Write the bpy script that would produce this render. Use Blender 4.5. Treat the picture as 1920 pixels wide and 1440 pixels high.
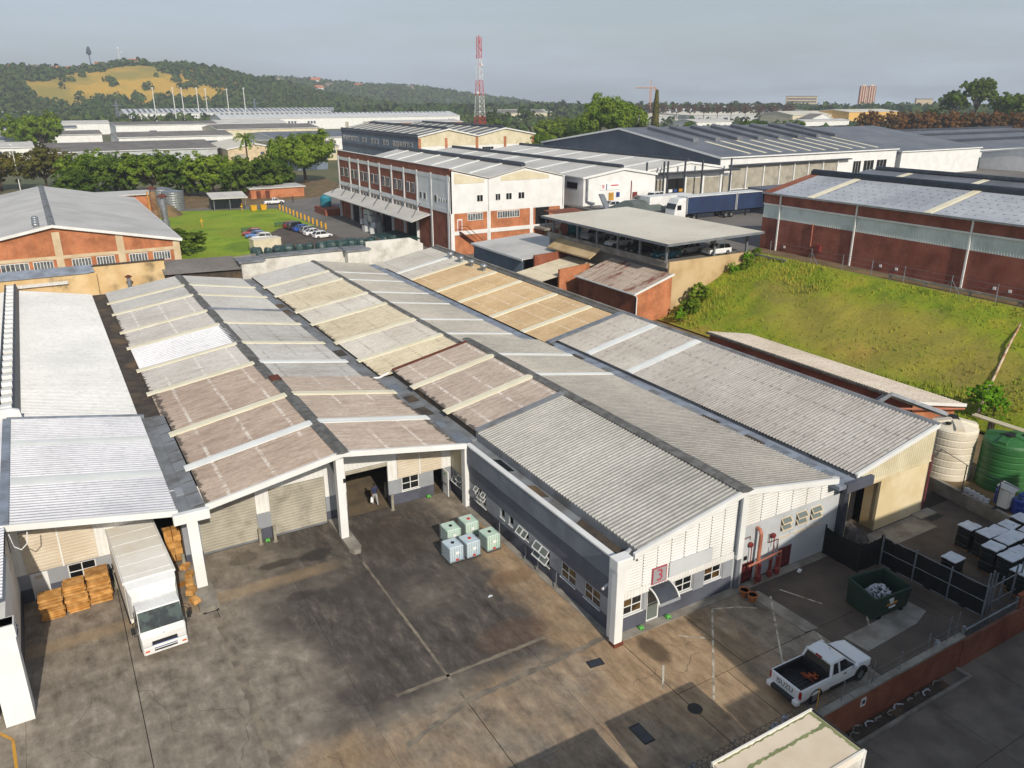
import bpy, math, random
from mathutils import Vector, Matrix, noise
from math import sin, cos, pi, radians
random.seed(11)
for o in list(bpy.data.objects): bpy.data.objects.remove(o)
S = bpy.context.scene
COL = S.collection

# ------------------------------------------------------------------ camera, sky, sun, exposure
cam = bpy.data.objects.new('camera', bpy.data.cameras.new('camera'))
COL.objects.link(cam)
cam.location = (-22.38, -26.77, 27.0)
cam.rotation_euler = (radians(69.96), 0, radians(-30.54))
cam.data.sensor_width = 36
cam.data.lens = 27.77
cam.data.clip_start = 0.5
cam.data.clip_end = 9000
S.camera = cam
LIGHT = Vector((0.11, 1.0, -0.61)).normalized()
sun = bpy.data.objects.new('sun', bpy.data.lights.new('sun', 'SUN'))
COL.objects.link(sun)
sun.rotation_euler = LIGHT.to_track_quat('-Z', 'Y').to_euler()
sun.data.energy = 4.6
sun.data.angle = radians(0.55)
sun.data.color = (1.0, 0.91, 0.78)
W = bpy.data.worlds.new('World'); S.world = W; W.use_nodes = True
S.view_settings.view_transform = 'Standard'
S.view_settings.look = 'None'
S.view_settings.exposure = -0.18
S.view_settings.gamma = 1.0

def node(nt, t, ins=None, **props):
    n = nt.nodes.new(t)
    for k, v in props.items(): setattr(n, k, v)
    for k, v in (ins or {}).items():
        s = n.inputs[k]
        if isinstance(v, bpy.types.NodeSocket): nt.links.new(v, s)
        else: s.default_value = v
    return n
def lin(c):
    if max(c) <= 1.0: return tuple(c)[:3] + (1,)
    f = lambda v: v/12.92 if v <= 0.04045 else ((v+0.055)/1.055)**2.4
    return tuple(f(v/255.) for v in c[:3]) + (1,)
def mixc(nt, fac, a, b, mode='MIX'):
    n = nt.nodes.new('ShaderNodeMix'); n.data_type = 'RGBA'; n.blend_type = mode; n.clamp_factor = True
    for i, v in ((0, fac), (6, a), (7, b)):
        if isinstance(v, bpy.types.NodeSocket): nt.links.new(v, n.inputs[i])
        else: n.inputs[i].default_value = v
    return n.outputs[2]
def math_(nt, op, a, b=0.0, c=0.0, clamp=False):
    n = nt.nodes.new('ShaderNodeMath'); n.operation = op; n.use_clamp = clamp
    for i, v in enumerate((a, b, c)):
        if isinstance(v, bpy.types.NodeSocket): nt.links.new(v, n.inputs[i])
        else: n.inputs[i].default_value = v
    return n.outputs[0]
def ramp(nt, fac, stops):
    n = nt.nodes.new('ShaderNodeValToRGB'); nt.links.new(fac, n.inputs[0])
    e = n.color_ramp.elements
    while len(e) > 1: e.remove(e[0])
    e[0].position = stops[0][0]; e[0].color = stops[0][1]
    for p, c in stops[1:]:
        q = e.new(p); q.color = c
    return n.outputs[0]
def step(nt, v, a, b):
    n = nt.nodes.new('ShaderNodeMapRange'); n.interpolation_type = 'SMOOTHSTEP'; n.clamp = True
    nt.links.new(v, n.inputs[0])
    n.inputs[1].default_value = a; n.inputs[2].default_value = b
    return n.outputs[0]

# sky: Nishita under a thin high veil of cloud
nt = W.node_tree
for n in list(nt.nodes): nt.nodes.remove(n)
sky = node(nt, 'ShaderNodeTexSky', sky_type='NISHITA', sun_disc=False, sun_elevation=radians(31.3), sun_rotation=radians(184),
           altitude=50, air_density=1.2, dust_density=2.2, ozone_density=2.0)
tc = node(nt, 'ShaderNodeTexCoord')
mp = node(nt, 'ShaderNodeMapping', {'Vector': tc.outputs['Generated'], 'Scale': (1.0, 1.0, 7.0)})
cl = node(nt, 'ShaderNodeTexNoise', {'Vector': mp.outputs[0], 'Scale': 2.2, 'Detail': 7.0, 'Roughness': 0.55})
cf = math_(nt, 'MULTIPLY_ADD', step(nt, cl.outputs[0], 0.34, 0.68), 0.4, 0.58)
zz = node(nt, 'ShaderNodeSeparateXYZ', {0: tc.outputs['Generated']}).outputs[2]
cf = math_(nt, 'MULTIPLY', cf, math_(nt, 'SUBTRACT', 1.0, math_(nt, 'MULTIPLY', step(nt, zz, 0.02, 0.7), 0.6)))
veil = mixc(nt, cf, sky.outputs[0], (6.0, 6.9, 8.0, 1))
bg = node(nt, 'ShaderNodeBackground', {'Color': veil, 'Strength': 0.1})
node(nt, 'ShaderNodeOutputWorld', {'Surface': bg.outputs[0]})

# ------------------------------------------------------------------ materials
MATS = {}
def newmat(name):
    m = bpy.data.materials.new(name); m.use_nodes = True
    nt = m.node_tree
    for n in list(nt.nodes): nt.nodes.remove(n)
    b = node(nt, 'ShaderNodeBsdfPrincipled'); node(nt, 'ShaderNodeOutputMaterial', {'Surface': b.outputs[0]})
    MATS[name] = m
    return m, nt, b
def pos(nt, obj=False, scale=(1, 1, 1), rot=(0, 0, 0)):
    src = node(nt, 'ShaderNodeTexCoord').outputs['Object'] if obj else node(nt, 'ShaderNodeNewGeometry').outputs['Position']
    if scale == (1, 1, 1) and rot == (0, 0, 0): return src
    return node(nt, 'ShaderNodeMapping', {'Vector': src, 'Scale': scale, 'Rotation': rot}).outputs[0]
def nz(nt, vec, scale, detail=5.0, rough=0.55, dist=0.0):
    return node(nt, 'ShaderNodeTexNoise', {'Vector': vec, 'Scale': scale, 'Detail': detail, 'Roughness': rough, 'Distortion': dist}).outputs[0]
def bump(nt, b, h, strength=0.3, dist=0.02):
    n = node(nt, 'ShaderNodeBump', {'Height': h, 'Strength': strength, 'Distance': dist})
    nt.links.new(n.outputs[0], b.inputs['Normal'])
def mat(name, c1, c2=None, scale=1.0, rough=0.7, metal=0.0, bmp=0.0, bscale=8.0, obj=False, stretch=(1, 1, 1), dirt=None, lo=0.35, hi=0.65, spec=0.5, rnd=0.0, dscale=0.35):
    m, nt, b = newmat(name)
    b.inputs['Roughness'].default_value = rough; b.inputs['Metallic'].default_value = metal
    b.inputs['Specular IOR Level'].default_value = spec
    if c2 is None and not dirt and not rnd and not bmp:
        b.inputs['Base Color'].default_value = lin(c1); return m
    p = pos(nt, obj, stretch)
    col = lin(c1)
    if c2 is not None:
        col = mixc(nt, step(nt, nz(nt, p, scale), lo, hi), lin(c1), lin(c2))
    if dirt:
        col = mixc(nt, math_(nt, 'MULTIPLY', step(nt, nz(nt, pos(nt, obj), dscale, 7.0, 0.62), 0.5, 0.72), dirt[1]), col, lin(dirt[0]))
    if rnd:
        r = node(nt, 'ShaderNodeObjectInfo').outputs['Random']
        col = mixc(nt, 1.0, col, ramp(nt, r, [(0, (1-rnd,)*3+(1,)), (1, (1+rnd*.4,)*3+(1,))]), 'MULTIPLY')
    if isinstance(col, bpy.types.NodeSocket): nt.links.new(col, b.inputs['Base Color'])
    else: b.inputs['Base Color'].default_value = col
    if bmp: bump(nt, b, nz(nt, p, bscale), bmp)
    return m
def brickmat(name, c1, c2, mortar, dirt=None, sc=1.0):
    m, nt, b = newmat(name)
    b.inputs['Roughness'].default_value = 0.9
    g = node(nt, 'ShaderNodeSeparateXYZ', {0: pos(nt)})
    v = node(nt, 'ShaderNodeCombineXYZ', {0: math_(nt, 'ADD', g.outputs[0], g.outputs[1]), 1: g.outputs[2]}).outputs[0]
    br = node(nt, 'ShaderNodeTexBrick', {'Vector': v, 'Color1': lin(c1), 'Color2': lin(c2), 'Mortar': lin(mortar), 'Scale': sc,
        'Mortar Size': 0.008, 'Brick Width': 0.23, 'Row Height': 0.085, 'Bias': -0.1})
    k = nz(nt, pos(nt), 0.5, 6.0, 0.6)
    col = mixc(nt, step(nt, k, 0.3, 0.75), br.outputs[0], lin([max(0, q*0.72) for q in c1]))
    k2 = nz(nt, pos(nt, scale=(1, 1, .25)), 1.3, 5.0, 0.6)
    col = mixc(nt, math_(nt, 'MULTIPLY', step(nt, k2, 0.45, 0.75), 0.35), col, lin([min(255, q*1.14) for q in c2]))
    if dirt:
        col = mixc(nt, math_(nt, 'MULTIPLY', step(nt, nz(nt, pos(nt, scale=(1, 1, .3)), 0.9, 6.0, 0.65), 0.5, 0.75), dirt[1]), col, lin(dirt[0]))
    nt.links.new(col, b.inputs['Base Color'])
    bump(nt, b, br.outputs['Fac'], -0.4, 0.01)
    return m
def roofmat(name, cols, rough=0.8, metal=0.0, streak=0.5, bands=None, bandcol=(225, 222, 215), rust=None, x0=0.0, dots=None, eave=None):
    """cols: light, mid, dark. streaks run down the slope (x), laps run along y."""
    m, nt, b = newmat(name)
    b.inputs['Roughness'].default_value = rough; b.inputs['Metallic'].default_value = metal
    P = pos(nt)
    st = nz(nt, pos(nt, scale=(.5, 3.6, .5)), 1.0, 8.0, 0.72)
    bl = nz(nt, P, 0.16, 4.0, 0.55)
    fine = nz(nt, pos(nt, scale=(1.1, 4, 1.1)), 2.6, 6.0, 0.75)
    f = math_(nt, 'ADD', math_(nt, 'MULTIPLY', st, streak), math_(nt, 'MULTIPLY', bl, 1-streak))
    col = ramp(nt, f, [(0.34, lin(cols[2])), (0.5, lin(cols[1])), (0.64, lin(cols[0]))])
    col = mixc(nt, math_(nt, 'MULTIPLY', step(nt, fine, 0.46, 0.66), 0.5), col, lin([v*.86 for v in cols[2]]))
    r = node(nt, 'ShaderNodeObjectInfo').outputs['Random']
    col = mixc(nt, 1.0, col, ramp(nt, r, [(0, (.92, .92, .93, 1)), (1, (1.05, 1.04, 1.03, 1))]), 'MULTIPLY')
    sp = node(nt, 'ShaderNodeSeparateXYZ', {0: P})
    if bands:
        fr = math_(nt, 'ABSOLUTE', math_(nt, 'SUBTRACT', math_(nt, 'FRACT', math_(nt, 'DIVIDE', math_(nt, 'SUBTRACT', sp.outputs[0], x0), bands)), 0.5))
        on = math_(nt, 'SUBTRACT', 1.0, step(nt, fr, 0.02, 0.055))
        k = step(nt, nz(nt, pos(nt, scale=(1.4, 3.6, 1.4)), 1.0, 5.0, 0.7), 0.44, 0.54)
        k2 = step(nt, nz(nt, pos(nt, scale=(.9, .25, .9)), 0.7, 3.0), 0.34, 0.5)
        col = mixc(nt, math_(nt, 'MULTIPLY', math_(nt, 'MULTIPLY', on, k), math_(nt, 'MULTIPLY', k2, 0.6)), col, lin(bandcol))
    if dots:
        fr = math_(nt, 'ABSOLUTE', math_(nt, 'SUBTRACT', math_(nt, 'FRACT', math_(nt, 'DIVIDE', math_(nt, 'SUBTRACT', sp.outputs[0], x0+.3), dots[0])), 0.5))
        on = math_(nt, 'SUBTRACT', 1.0, step(nt, fr, 0.05, 0.09))
        fy = math_(nt, 'ABSOLUTE', math_(nt, 'SUBTRACT', math_(nt, 'FRACT', math_(nt, 'DIVIDE', sp.outputs[1], dots[1])), 0.5))
        oy = math_(nt, 'SUBTRACT', 1.0, step(nt, fy, 0.12, 0.2))
        k2 = step(nt, nz(nt, pos(nt, scale=(1.2, .5, 1)), 0.9, 3.0), 0.36, 0.5)
        col = mixc(nt, math_(nt, 'MULTIPLY', math_(nt, 'MULTIPLY', on, oy), math_(nt, 'MULTIPLY', k2, dots[3])), col, lin(dots[2]))
    for ex in eave or ():
        dx = math_(nt, 'ABSOLUTE', math_(nt, 'SUBTRACT', sp.outputs[0], ex))
        k = math_(nt, 'MULTIPLY_ADD', nz(nt, pos(nt, scale=(.8, 1.6, .8)), 1.1, 5.0, .7), 2.6, math_(nt, 'MULTIPLY', dx, -1.5))
        col = mixc(nt, math_(nt, 'MULTIPLY', step(nt, k, .9, 1.15), .85), col, lin((58, 54, 50)))
    if rust:
        k = step(nt, nz(nt, pos(nt, scale=(.5, 1.5, .5)), rust[2], 7.0, 0.7), rust[3], rust[3]+.12)
        col = mixc(nt, math_(nt, 'MULTIPLY', k, rust[1]), col, lin(rust[0]))
    nt.links.new(col, b.inputs['Base Color'])
    return m
# ------------------------------------------------------------------ mesh helpers
class MB:
    def __init__(s): s.v = []; s.f = []
    def add(s, vs, fs):
        n = len(s.v); s.v += [tuple(q) for q in vs]; s.f += [tuple(i+n for i in f) for f in fs]; return s
    def quad(s, a, b, c, d): return s.add((a, b, c, d), ((0, 1, 2, 3),))
    def box(s, x0, x1, y0, y1, z0, z1):
        return s.add([(x, y, z) for z in (z0, z1) for y in (y0, y1) for x in (x0, x1)],
                     ((0, 2, 3, 1), (4, 5, 7, 6), (0, 1, 5, 4), (2, 6, 7, 3), (0, 4, 6, 2), (1, 3, 7, 5)))
    def cbox(s, c, d, rz=0.0, tilt=None):
        M_ = Matrix.Rotation(rz, 3, 'Z')
        if tilt: M_ = M_ @ Matrix.Rotation(tilt[0], 3, tilt[1])
        P = []
        for z in (-.5, .5):
            for y in (-.5, .5):
                for x in (-.5, .5): P.append(Vector(c) + M_ @ Vector((x*d[0], y*d[1], z*d[2])))
        return s.add(P, ((0, 2, 3, 1), (4, 5, 7, 6), (0, 1, 5, 4), (2, 6, 7, 3), (0, 4, 6, 2), (1, 3, 7, 5)))
    def bbox(s, x0, x1, y0, y1, z0, z1, b=0.03):
        "box with chamfered vertical and top edges"
        r = [(x0+b, y0), (x1-b, y0), (x1, y0+b), (x1, y1-b), (x1-b, y1), (x0+b, y1), (x0, y1-b), (x0, y0+b)]
        q = [(x0+b, y0+b), (x1-b, y0+b), (x1-b, y0+b), (x1-b, y1-b), (x1-b, y1-b), (x0+b, y1-b), (x0+b, y1-b), (x0+b, y0+b)]
        vs = [(x, y, z0) for x, y in r] + [(x, y, z1-b) for x, y in r] + [(x, y, z1) for x, y in q]
        fs = [(i, (i+1) % 8, 8+(i+1) % 8, 8+i) for i in range(8)] + [(8+i, 8+(i+1) % 8, 16+(i+1) % 8, 16+i) for i in range(8)]
        return s.add(vs, fs + [tuple(range(16, 24))])
    def prism(s, poly, axis, a, b):
        "extrude a 2-D polygon along an axis from a to b; poly is in the two other axes in xyz order"
        def p(q, t):
            return (t, q[0], q[1]) if axis == 'x' else (q[0], t, q[1]) if axis == 'y' else (q[0], q[1], t)
        n = len(poly)
        return s.add([p(q, a) for q in poly] + [p(q, b) for q in poly],
                     [(i, (i+1) % n, n+(i+1) % n, n+i) for i in range(n)] + [tuple(range(n))[::-1], tuple(range(n, 2*n))])
    def tube(s, pts, r, n=6, caps=True):
        pts = [Vector(p) for p in pts]; rs = r if isinstance(r, (list, tuple)) else [r]*len(pts)
        ring = []
        for i, p in enumerate(pts):
            d = (pts[min(i+1, len(pts)-1)] - pts[max(i-1, 0)]).normalized()
            u = d.orthogonal().normalized() if abs(d.z) > .99 else d.cross(Vector((0, 0, 1))).normalized()
            w = d.cross(u)
            ring += [p + (u*cos(2*pi*k/n) + w*sin(2*pi*k/n))*rs[i] for k in range(n)]
        m = len(pts)
        fs = [(i*n+k, i*n+(k+1) % n, (i+1)*n+(k+1) % n, (i+1)*n+k) for i in range(m-1) for k in range(n)]
        if caps: fs += [tuple(range(n))[::-1], tuple(range((m-1)*n, m*n))]
        return s.add(ring, fs)
    def lathe(s, prof, n=24, c=(0, 0, 0), caps=True):
        vs = [(c[0]+r*cos(2*pi*k/n), c[1]+r*sin(2*pi*k/n), c[2]+z) for r, z in prof for k in range(n)]
        m = len(prof)
        fs = [(i*n+k, i*n+(k+1) % n, (i+1)*n+(k+1) % n, (i+1)*n+k) for i in range(m-1) for k in range(n)]
        if caps: fs += [tuple(range(n))[::-1], tuple(range((m-1)*n, m*n))]
        return s.add(vs, fs)
    def wheel(s, c, r, w, ax='y', n=18, hub=0.0):
        prof = [(hub, -w/2), (r*.9, -w/2), (r, -w*.35), (r, w*.35), (r*.9, w/2), (hub, w/2)]
        vs = []
        for q, t in prof:
            for k in range(n):
                a, b_ = q*cos(2*pi*k/n), q*sin(2*pi*k/n)
                vs.append((c[0]+a, c[1]+t, c[2]+b_) if ax == 'y' else (c[0]+t, c[1]+a, c[2]+b_))
        fs = [(i*n+k, i*n+(k+1) % n, (i+1)*n+(k+1) % n, (i+1)*n+k) for i in range(5) for k in range(n)]
        return s.add(vs, fs)
    def loft(s, secs, caps=True, closed=True):
        n = len(secs[0]); m = len(secs)
        vs = [p for q in secs for p in q]
        rng = range(n) if closed else range(n-1)
        fs = [(i*n+k, i*n+(k+1) % n, (i+1)*n+(k+1) % n, (i+1)*n+k) for i in range(m-1) for k in rng]
        if caps: fs += [tuple(range(n))[::-1], tuple(range((m-1)*n, m*n))]
        return s.add(vs, fs)
    def corr(s, o, a, sl, pitch=0.2, h=0.045, kind='w', courses=1, lap=0.012):
        "corrugated sheet: o corner, a vector along (ribs counted on it), sl vector down/up the ribs"
        o, a, sl = Vector(o), Vector(a), Vector(sl)
        nrm = a.cross(sl).normalized()
        if nrm.z < -1e-6 or (abs(nrm.z) < 1e-6 and (nrm.x + nrm.y) > 0): nrm = -nrm
        L = a.length; N_ = max(2, int(round(L/pitch))); ad = a/N_
        prof = [(0, 0), (.25, h*.5), (.5, h), (.75, h*.5)] if kind == 's' else [(0, 0), (.5, h)] if kind == 'w' else [(0, 0), (.56, 0), (.68, h), (.88, h)]
        P = []
        for i in range(N_):
            P += [(o + ad*(i+t), e) for t, e in prof]
        P.append((o+a, 0))
        for c in range(courses):
            s0, s1 = sl*(c/courses), sl*((c+1)/courses)
            if c < courses-1: s1 = s1*1.01
            l0, l1 = (lap, 0) if courses > 1 else (0, 0)
            n0 = len(s.v)
            s.v += [tuple(p + s0 + nrm*(e+l0)) for p, e in P] + [tuple(p + s1 + nrm*(e+l1)) for p, e in P]
            m = len(P)
            s.f += [(n0+i, n0+i+1, n0+m+i+1, n0+m+i) for i in range(m-1)]
        return s
    def build(s, name, m, parent=None, smooth=False, loc=None):
        me = bpy.data.meshes.new(name); me.from_pydata(s.v, [], s.f); me.update()
        if m is not None: me.materials.append(MATS[m] if isinstance(m, str) else m)
        if smooth:
            for p in me.polygons: p.use_smooth = True
        return mkobj(name, me, parent, loc)
ABSR = set()
def mkobj(name, me, parent=None, loc=None):
    o = bpy.data.objects.new(name, me); COL.objects.link(o)
    if parent is not None:
        o.parent = parent
        if parent.name in ABSR: o.location = -Vector(parent.location)
    if loc is not None: o.location = loc
    return o
def tag(o, label=None, cat=None, group=None, kind=None):
    if label: o['label'] = label
    if cat: o['category'] = cat
    if group: o['group'] = group
    if kind: o['kind'] = kind
    return o
def thing(name, label, cat, loc=(0, 0, 0), rz=0.0, group=None, absolute=False):
    o = bpy.data.objects.new(name, None); COL.objects.link(o); o.empty_display_size = .3
    o.location = loc; o.rotation_euler = (0, 0, rz)
    if absolute: ABSR.add(o.name)
    return tag(o, label, cat, group)
def fix(root):
    "for absolute roots: children meshes sit in world coordinates"
    return root
def copy_tree(o, parent=None, **kw):
    c = o.copy(); COL.objects.link(c)
    if parent is not None: c.parent = parent
    for ch in list(o.children): copy_tree(ch, c)
    for k, v in kw.items():
        if k in ('label', 'group'): c[k] = v
        else: setattr(c, k, v)
    return c
def struct(name, mb, m, smooth=False):
    o = mb.build(name, m, None, smooth); o['kind'] = 'structure'; return o
def textmesh(name, s, size, m, parent, loc, rot, ext=0.004, align='CENTER'):
    cu = bpy.data.curves.new('t', 'FONT'); cu.body = s; cu.size = size; cu.extrude = ext; cu.align_x = align; cu.align_y = 'CENTER'
    t = bpy.data.objects.new('t', cu); COL.objects.link(t)
    dg = bpy.context.evaluated_depsgraph_get()
    me = bpy.data.meshes.new_from_object(t.evaluated_get(dg))
    bpy.data.objects.remove(t); bpy.data.curves.remove(cu)
    me.materials.clear(); me.materials.append(MATS[m])
    o = mkobj(name, me, parent)
    o.location = Vector(loc) + (o.location if parent is not None and parent.name in ABSR else Vector((0, 0, 0)))
    o.rotation_euler = rot
    return o
def gridmesh(xs, ys, zf):
    mb = MB(); nx = len(xs)
    mb.v = [(x, y, zf(x, y)) for y in ys for x in xs]
    mb.f = [(j*nx+i, j*nx+i+1, (j+1)*nx+i+1, (j+1)*nx+i) for j in range(len(ys)-1) for i in range(nx-1)]
    return mb
def frange(a, b, n): return [a+(b-a)*i/n for i in range(n+1)]
# ------------------------------------------------------------------ palette
mat('white_paint', (226, 227, 226), (216, 217, 215), 0.5, 0.55, dirt=((186, 182, 174), .22))
mat('white_clad', (228, 228, 226), (216, 216, 213), 0.5, 0.5, dirt=((176, 168, 152), .3))
mat('cream_clad', (214, 206, 180), (200, 190, 160), 0.5, 0.55, dirt=((165, 150, 115), .4))
mat('light_grey_paint', (150, 154, 160), (138, 142, 149), 0.6, 0.7, dirt=((120, 122, 124), .3))
mat('pale_wall', (186, 190, 193), (172, 176, 179), 0.6, 0.75, dirt=((140, 140, 138), .35))
mat('dark_grey_paint', (84, 87, 100), (74, 77, 89), 0.7, 0.75, dirt=((60, 60, 64), .4))
mat('band_grey', (122, 128, 138), (112, 118, 128), 0.7, 0.7, dirt=((95, 98, 104), .3))
mat('mid_grey_paint', (98, 103, 113), (90, 95, 105), 0.7, 0.7)
mat('concrete', (150, 145, 136), (120, 114, 105), 0.8, 0.92, bmp=.15, dirt=((88, 82, 74), .5))
mat('gutter_grey', (128, 132, 137), (108, 110, 112), 0.7, 0.85, dirt=((80, 74, 66), .6))
mat('gutter_blue', (140, 150, 165), (118, 126, 138), 0.8, 0.8, dirt=((84, 80, 76), .6))
mat('gutter_brown', (78, 68, 58), (56, 50, 46), 1.2, 0.95, dirt=((120, 96, 66), .7))
mat('ridge_grey', (112, 112, 110), (84, 84, 82), 2.0, 0.9, dirt=((64, 60, 56), .6))
mat('dark_steel', (58, 64, 74), (46, 50, 58), 1.0, 0.5)
mat('grey_steel', (120, 126, 134), (104, 108, 114), 1.0, 0.5)
mat('galv', (160, 164, 168), (138, 142, 146), 2.0, 0.4, 0.6)
mat('black', (18, 18, 20), rough=.6)
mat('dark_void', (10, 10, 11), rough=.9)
mat('rubber', (24, 24, 25), rough=.85)
mat('glass', (22, 26, 30), rough=.06, spec=.8)
mat('glass_warm', (92, 70, 38), (40, 30, 22), 1.4, .08, spec=.8)
mat('glass_pale', (104, 112, 108), rough=.1, spec=.8)
mat('shutter_beige', (170, 165, 151), (156, 151, 138), 0.8, 0.6, dirt=((84, 78, 66), .55), dscale=.5)
mat('shutter_cream', (206, 196, 178), (194, 182, 162), .8, .6)
mat('skylight_cream', (238, 230, 204), (228, 219, 188), .6, .4)
mat('skylight_white', (236, 238, 234), (226, 228, 224), .6, .4)
brickmat('brick_red', (158, 84, 56), (138, 70, 46), (150, 122, 102), dirt=((84, 54, 44), .4))
brickmat('brick_orange', (200, 124, 80), (182, 106, 68), (184, 150, 116), dirt=((132, 76, 54), .35))
brickmat('brick_dark', (158, 84, 66), (138, 70, 54), (146, 118, 104), dirt=((92, 54, 46), .4))
mat('ochre_wall', (214, 188, 144), (198, 168, 120), .5, .9, dirt=((80, 72, 58), .85), dscale=.3)
mat('cream_band', (206, 188, 158), (190, 170, 138), .6, .85)
mat('cream_plaster', (216, 202, 168), (204, 186, 146), .4, .85, dirt=((170, 138, 92), .6), dscale=.3)
mat('beige_wall', (196, 172, 134), (180, 154, 114), .35, .92, dirt=((140, 114, 80), .5), bmp=.15)
mat('white_wall', (216, 214, 208), (200, 198, 190), .5, .85, dirt=((120, 112, 100), .55), dscale=.25)
roofmat('roof_white', ((212, 214, 214), (202, 204, 204), (184, 187, 189)), .45, streak=.4)
roofmat('roof_lav', ((198, 201, 208), (185, 188, 196), (164, 168, 177)), .42, streak=.3)
roofmat('roof_brown', ((178, 165, 153), (161, 146, 134), (130, 115, 103)), .85, streak=.7, eave=(-17.05,), bands=2.75, bandcol=(206, 204, 200), x0=-17.1, rust=((122, 80, 60), .5, 1.1, .62))
roofmat('roof_grey2', ((190, 189, 187), (177, 174, 171), (152, 148, 143)), .85, streak=.65, eave=(-17.4,), bands=2.75, bandcol=(214, 213, 208), x0=-17.1)
roofmat('roof_grey2r', ((184, 186, 188), (170, 170, 168), (142, 138, 132)), .85, streak=.55, bands=2.6, bandcol=(110, 106, 100), x0=-8.9, rust=((150, 104, 80), .4, .7, .66))
roofmat('roof_tan', ((204, 197, 178), (191, 182, 160), (162, 152, 131)), .85, streak=.6, eave=(-.2,), bands=2.7, bandcol=(132, 122, 100), x0=0.2)
roofmat('roof_grey_old', ((198, 196, 190), (184, 181, 174), (160, 154, 145)), .85, streak=.5, bands=2.7, bandcol=(130, 126, 118), x0=0.2)
roofmat('roof_pink', ((182, 172, 162), (166, 154, 144), (138, 125, 115)), .85, streak=.7, eave=(.9, -.9), bands=2.7, bandcol=(210, 206, 204), x0=0.9, rust=((140, 100, 80), .4, 1.0, .64))
roofmat('roof_ibr', ((182, 181, 176), (166, 165, 160), (140, 139, 134)), .5, streak=.55)
roofmat('roof_ibr_r', ((176, 172, 164), (160, 157, 150), (136, 133, 127)), .55, streak=.5)
roofmat('roof_orange', ((206, 184, 150), (193, 168, 130), (168, 142, 106)), .85, streak=.5, bands=2.1, bandcol=(216, 206, 190), x0=17)
roofmat('roof_b4', ((186, 184, 178), (170, 166, 160), (146, 140, 133)), .7, streak=.55, x0=18.0, dots=(1.95, .81, (100, 96, 92), .4))
roofmat('roof_rusty', ((186, 176, 164), (168, 154, 142), (140, 122, 110)), .85, streak=.5, dots=(1.1, .5, (70, 62, 56), .8), rust=((104, 58, 42), .9, .5, .52))
roofmat('roof_wh', ((170, 176, 184), (154, 160, 170), (128, 134, 144)), .6, streak=.4, dots=(1.3, 1.1, (70, 74, 82), .9))
roofmat('roof_shedF', ((204, 196, 184), (188, 178, 164), (160, 148, 134)), .85, streak=.5, dots=(.9, .5, (128, 120, 112), .6))
roofmat('roof_galv', ((208, 207, 204), (196, 195, 192), (174, 173, 171)), .75, streak=.4)
roofmat('roof_cream', ((228, 222, 206), (218, 212, 195), (200, 192, 172)), .55, streak=.4)
roofmat('roof_slate', ((122, 126, 134), (106, 110, 118), (86, 90, 98)), .5, streak=.4)
roofmat('roof_offwhite', ((214, 212, 206), (202, 200, 194), (180, 178, 172)), .55, streak=.4)
roofmat('roof_old_grey', ((136, 132, 128), (118, 114, 110), (96, 92, 88)), .85, streak=.4)
mat('sheet_green', (212, 220, 218), (196, 206, 204), .3, .5, dirt=((130, 142, 138), .4))
roofmat('roof_rust_end', ((140, 92, 76), (116, 66, 50), (96, 52, 40)), .9, streak=.5)
mat('rust', (110, 56, 38), (84, 44, 32), 2.0, .9)
mat('red_paint', (132, 48, 44), (106, 38, 36), 1.5, .6)
mat('pipe_orange', (176, 110, 86), (150, 92, 72), 1.2, .6)
mat('burgundy', (104, 44, 52), (86, 38, 46), 1.0, .7)
mat('sign_grey', (150, 150, 152), rough=.6)
mat('sign_pink', (168, 62, 78), rough=.6)
mat('sign_pale', (196, 200, 202), (188, 192, 195), .5, .6)
mat('sign_white', (226, 228, 228), rough=.5)
mat('text_blue', (40, 62, 120), rough=.6)
mat('text_red', (190, 44, 54), rough=.6)
mat('green_box', (84, 160, 70), rough=.6)
mat('camera_white', (222, 222, 220), rough=.5)
mat('interior_floor', (112, 98, 78), (90, 80, 66), .8, .85)

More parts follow.
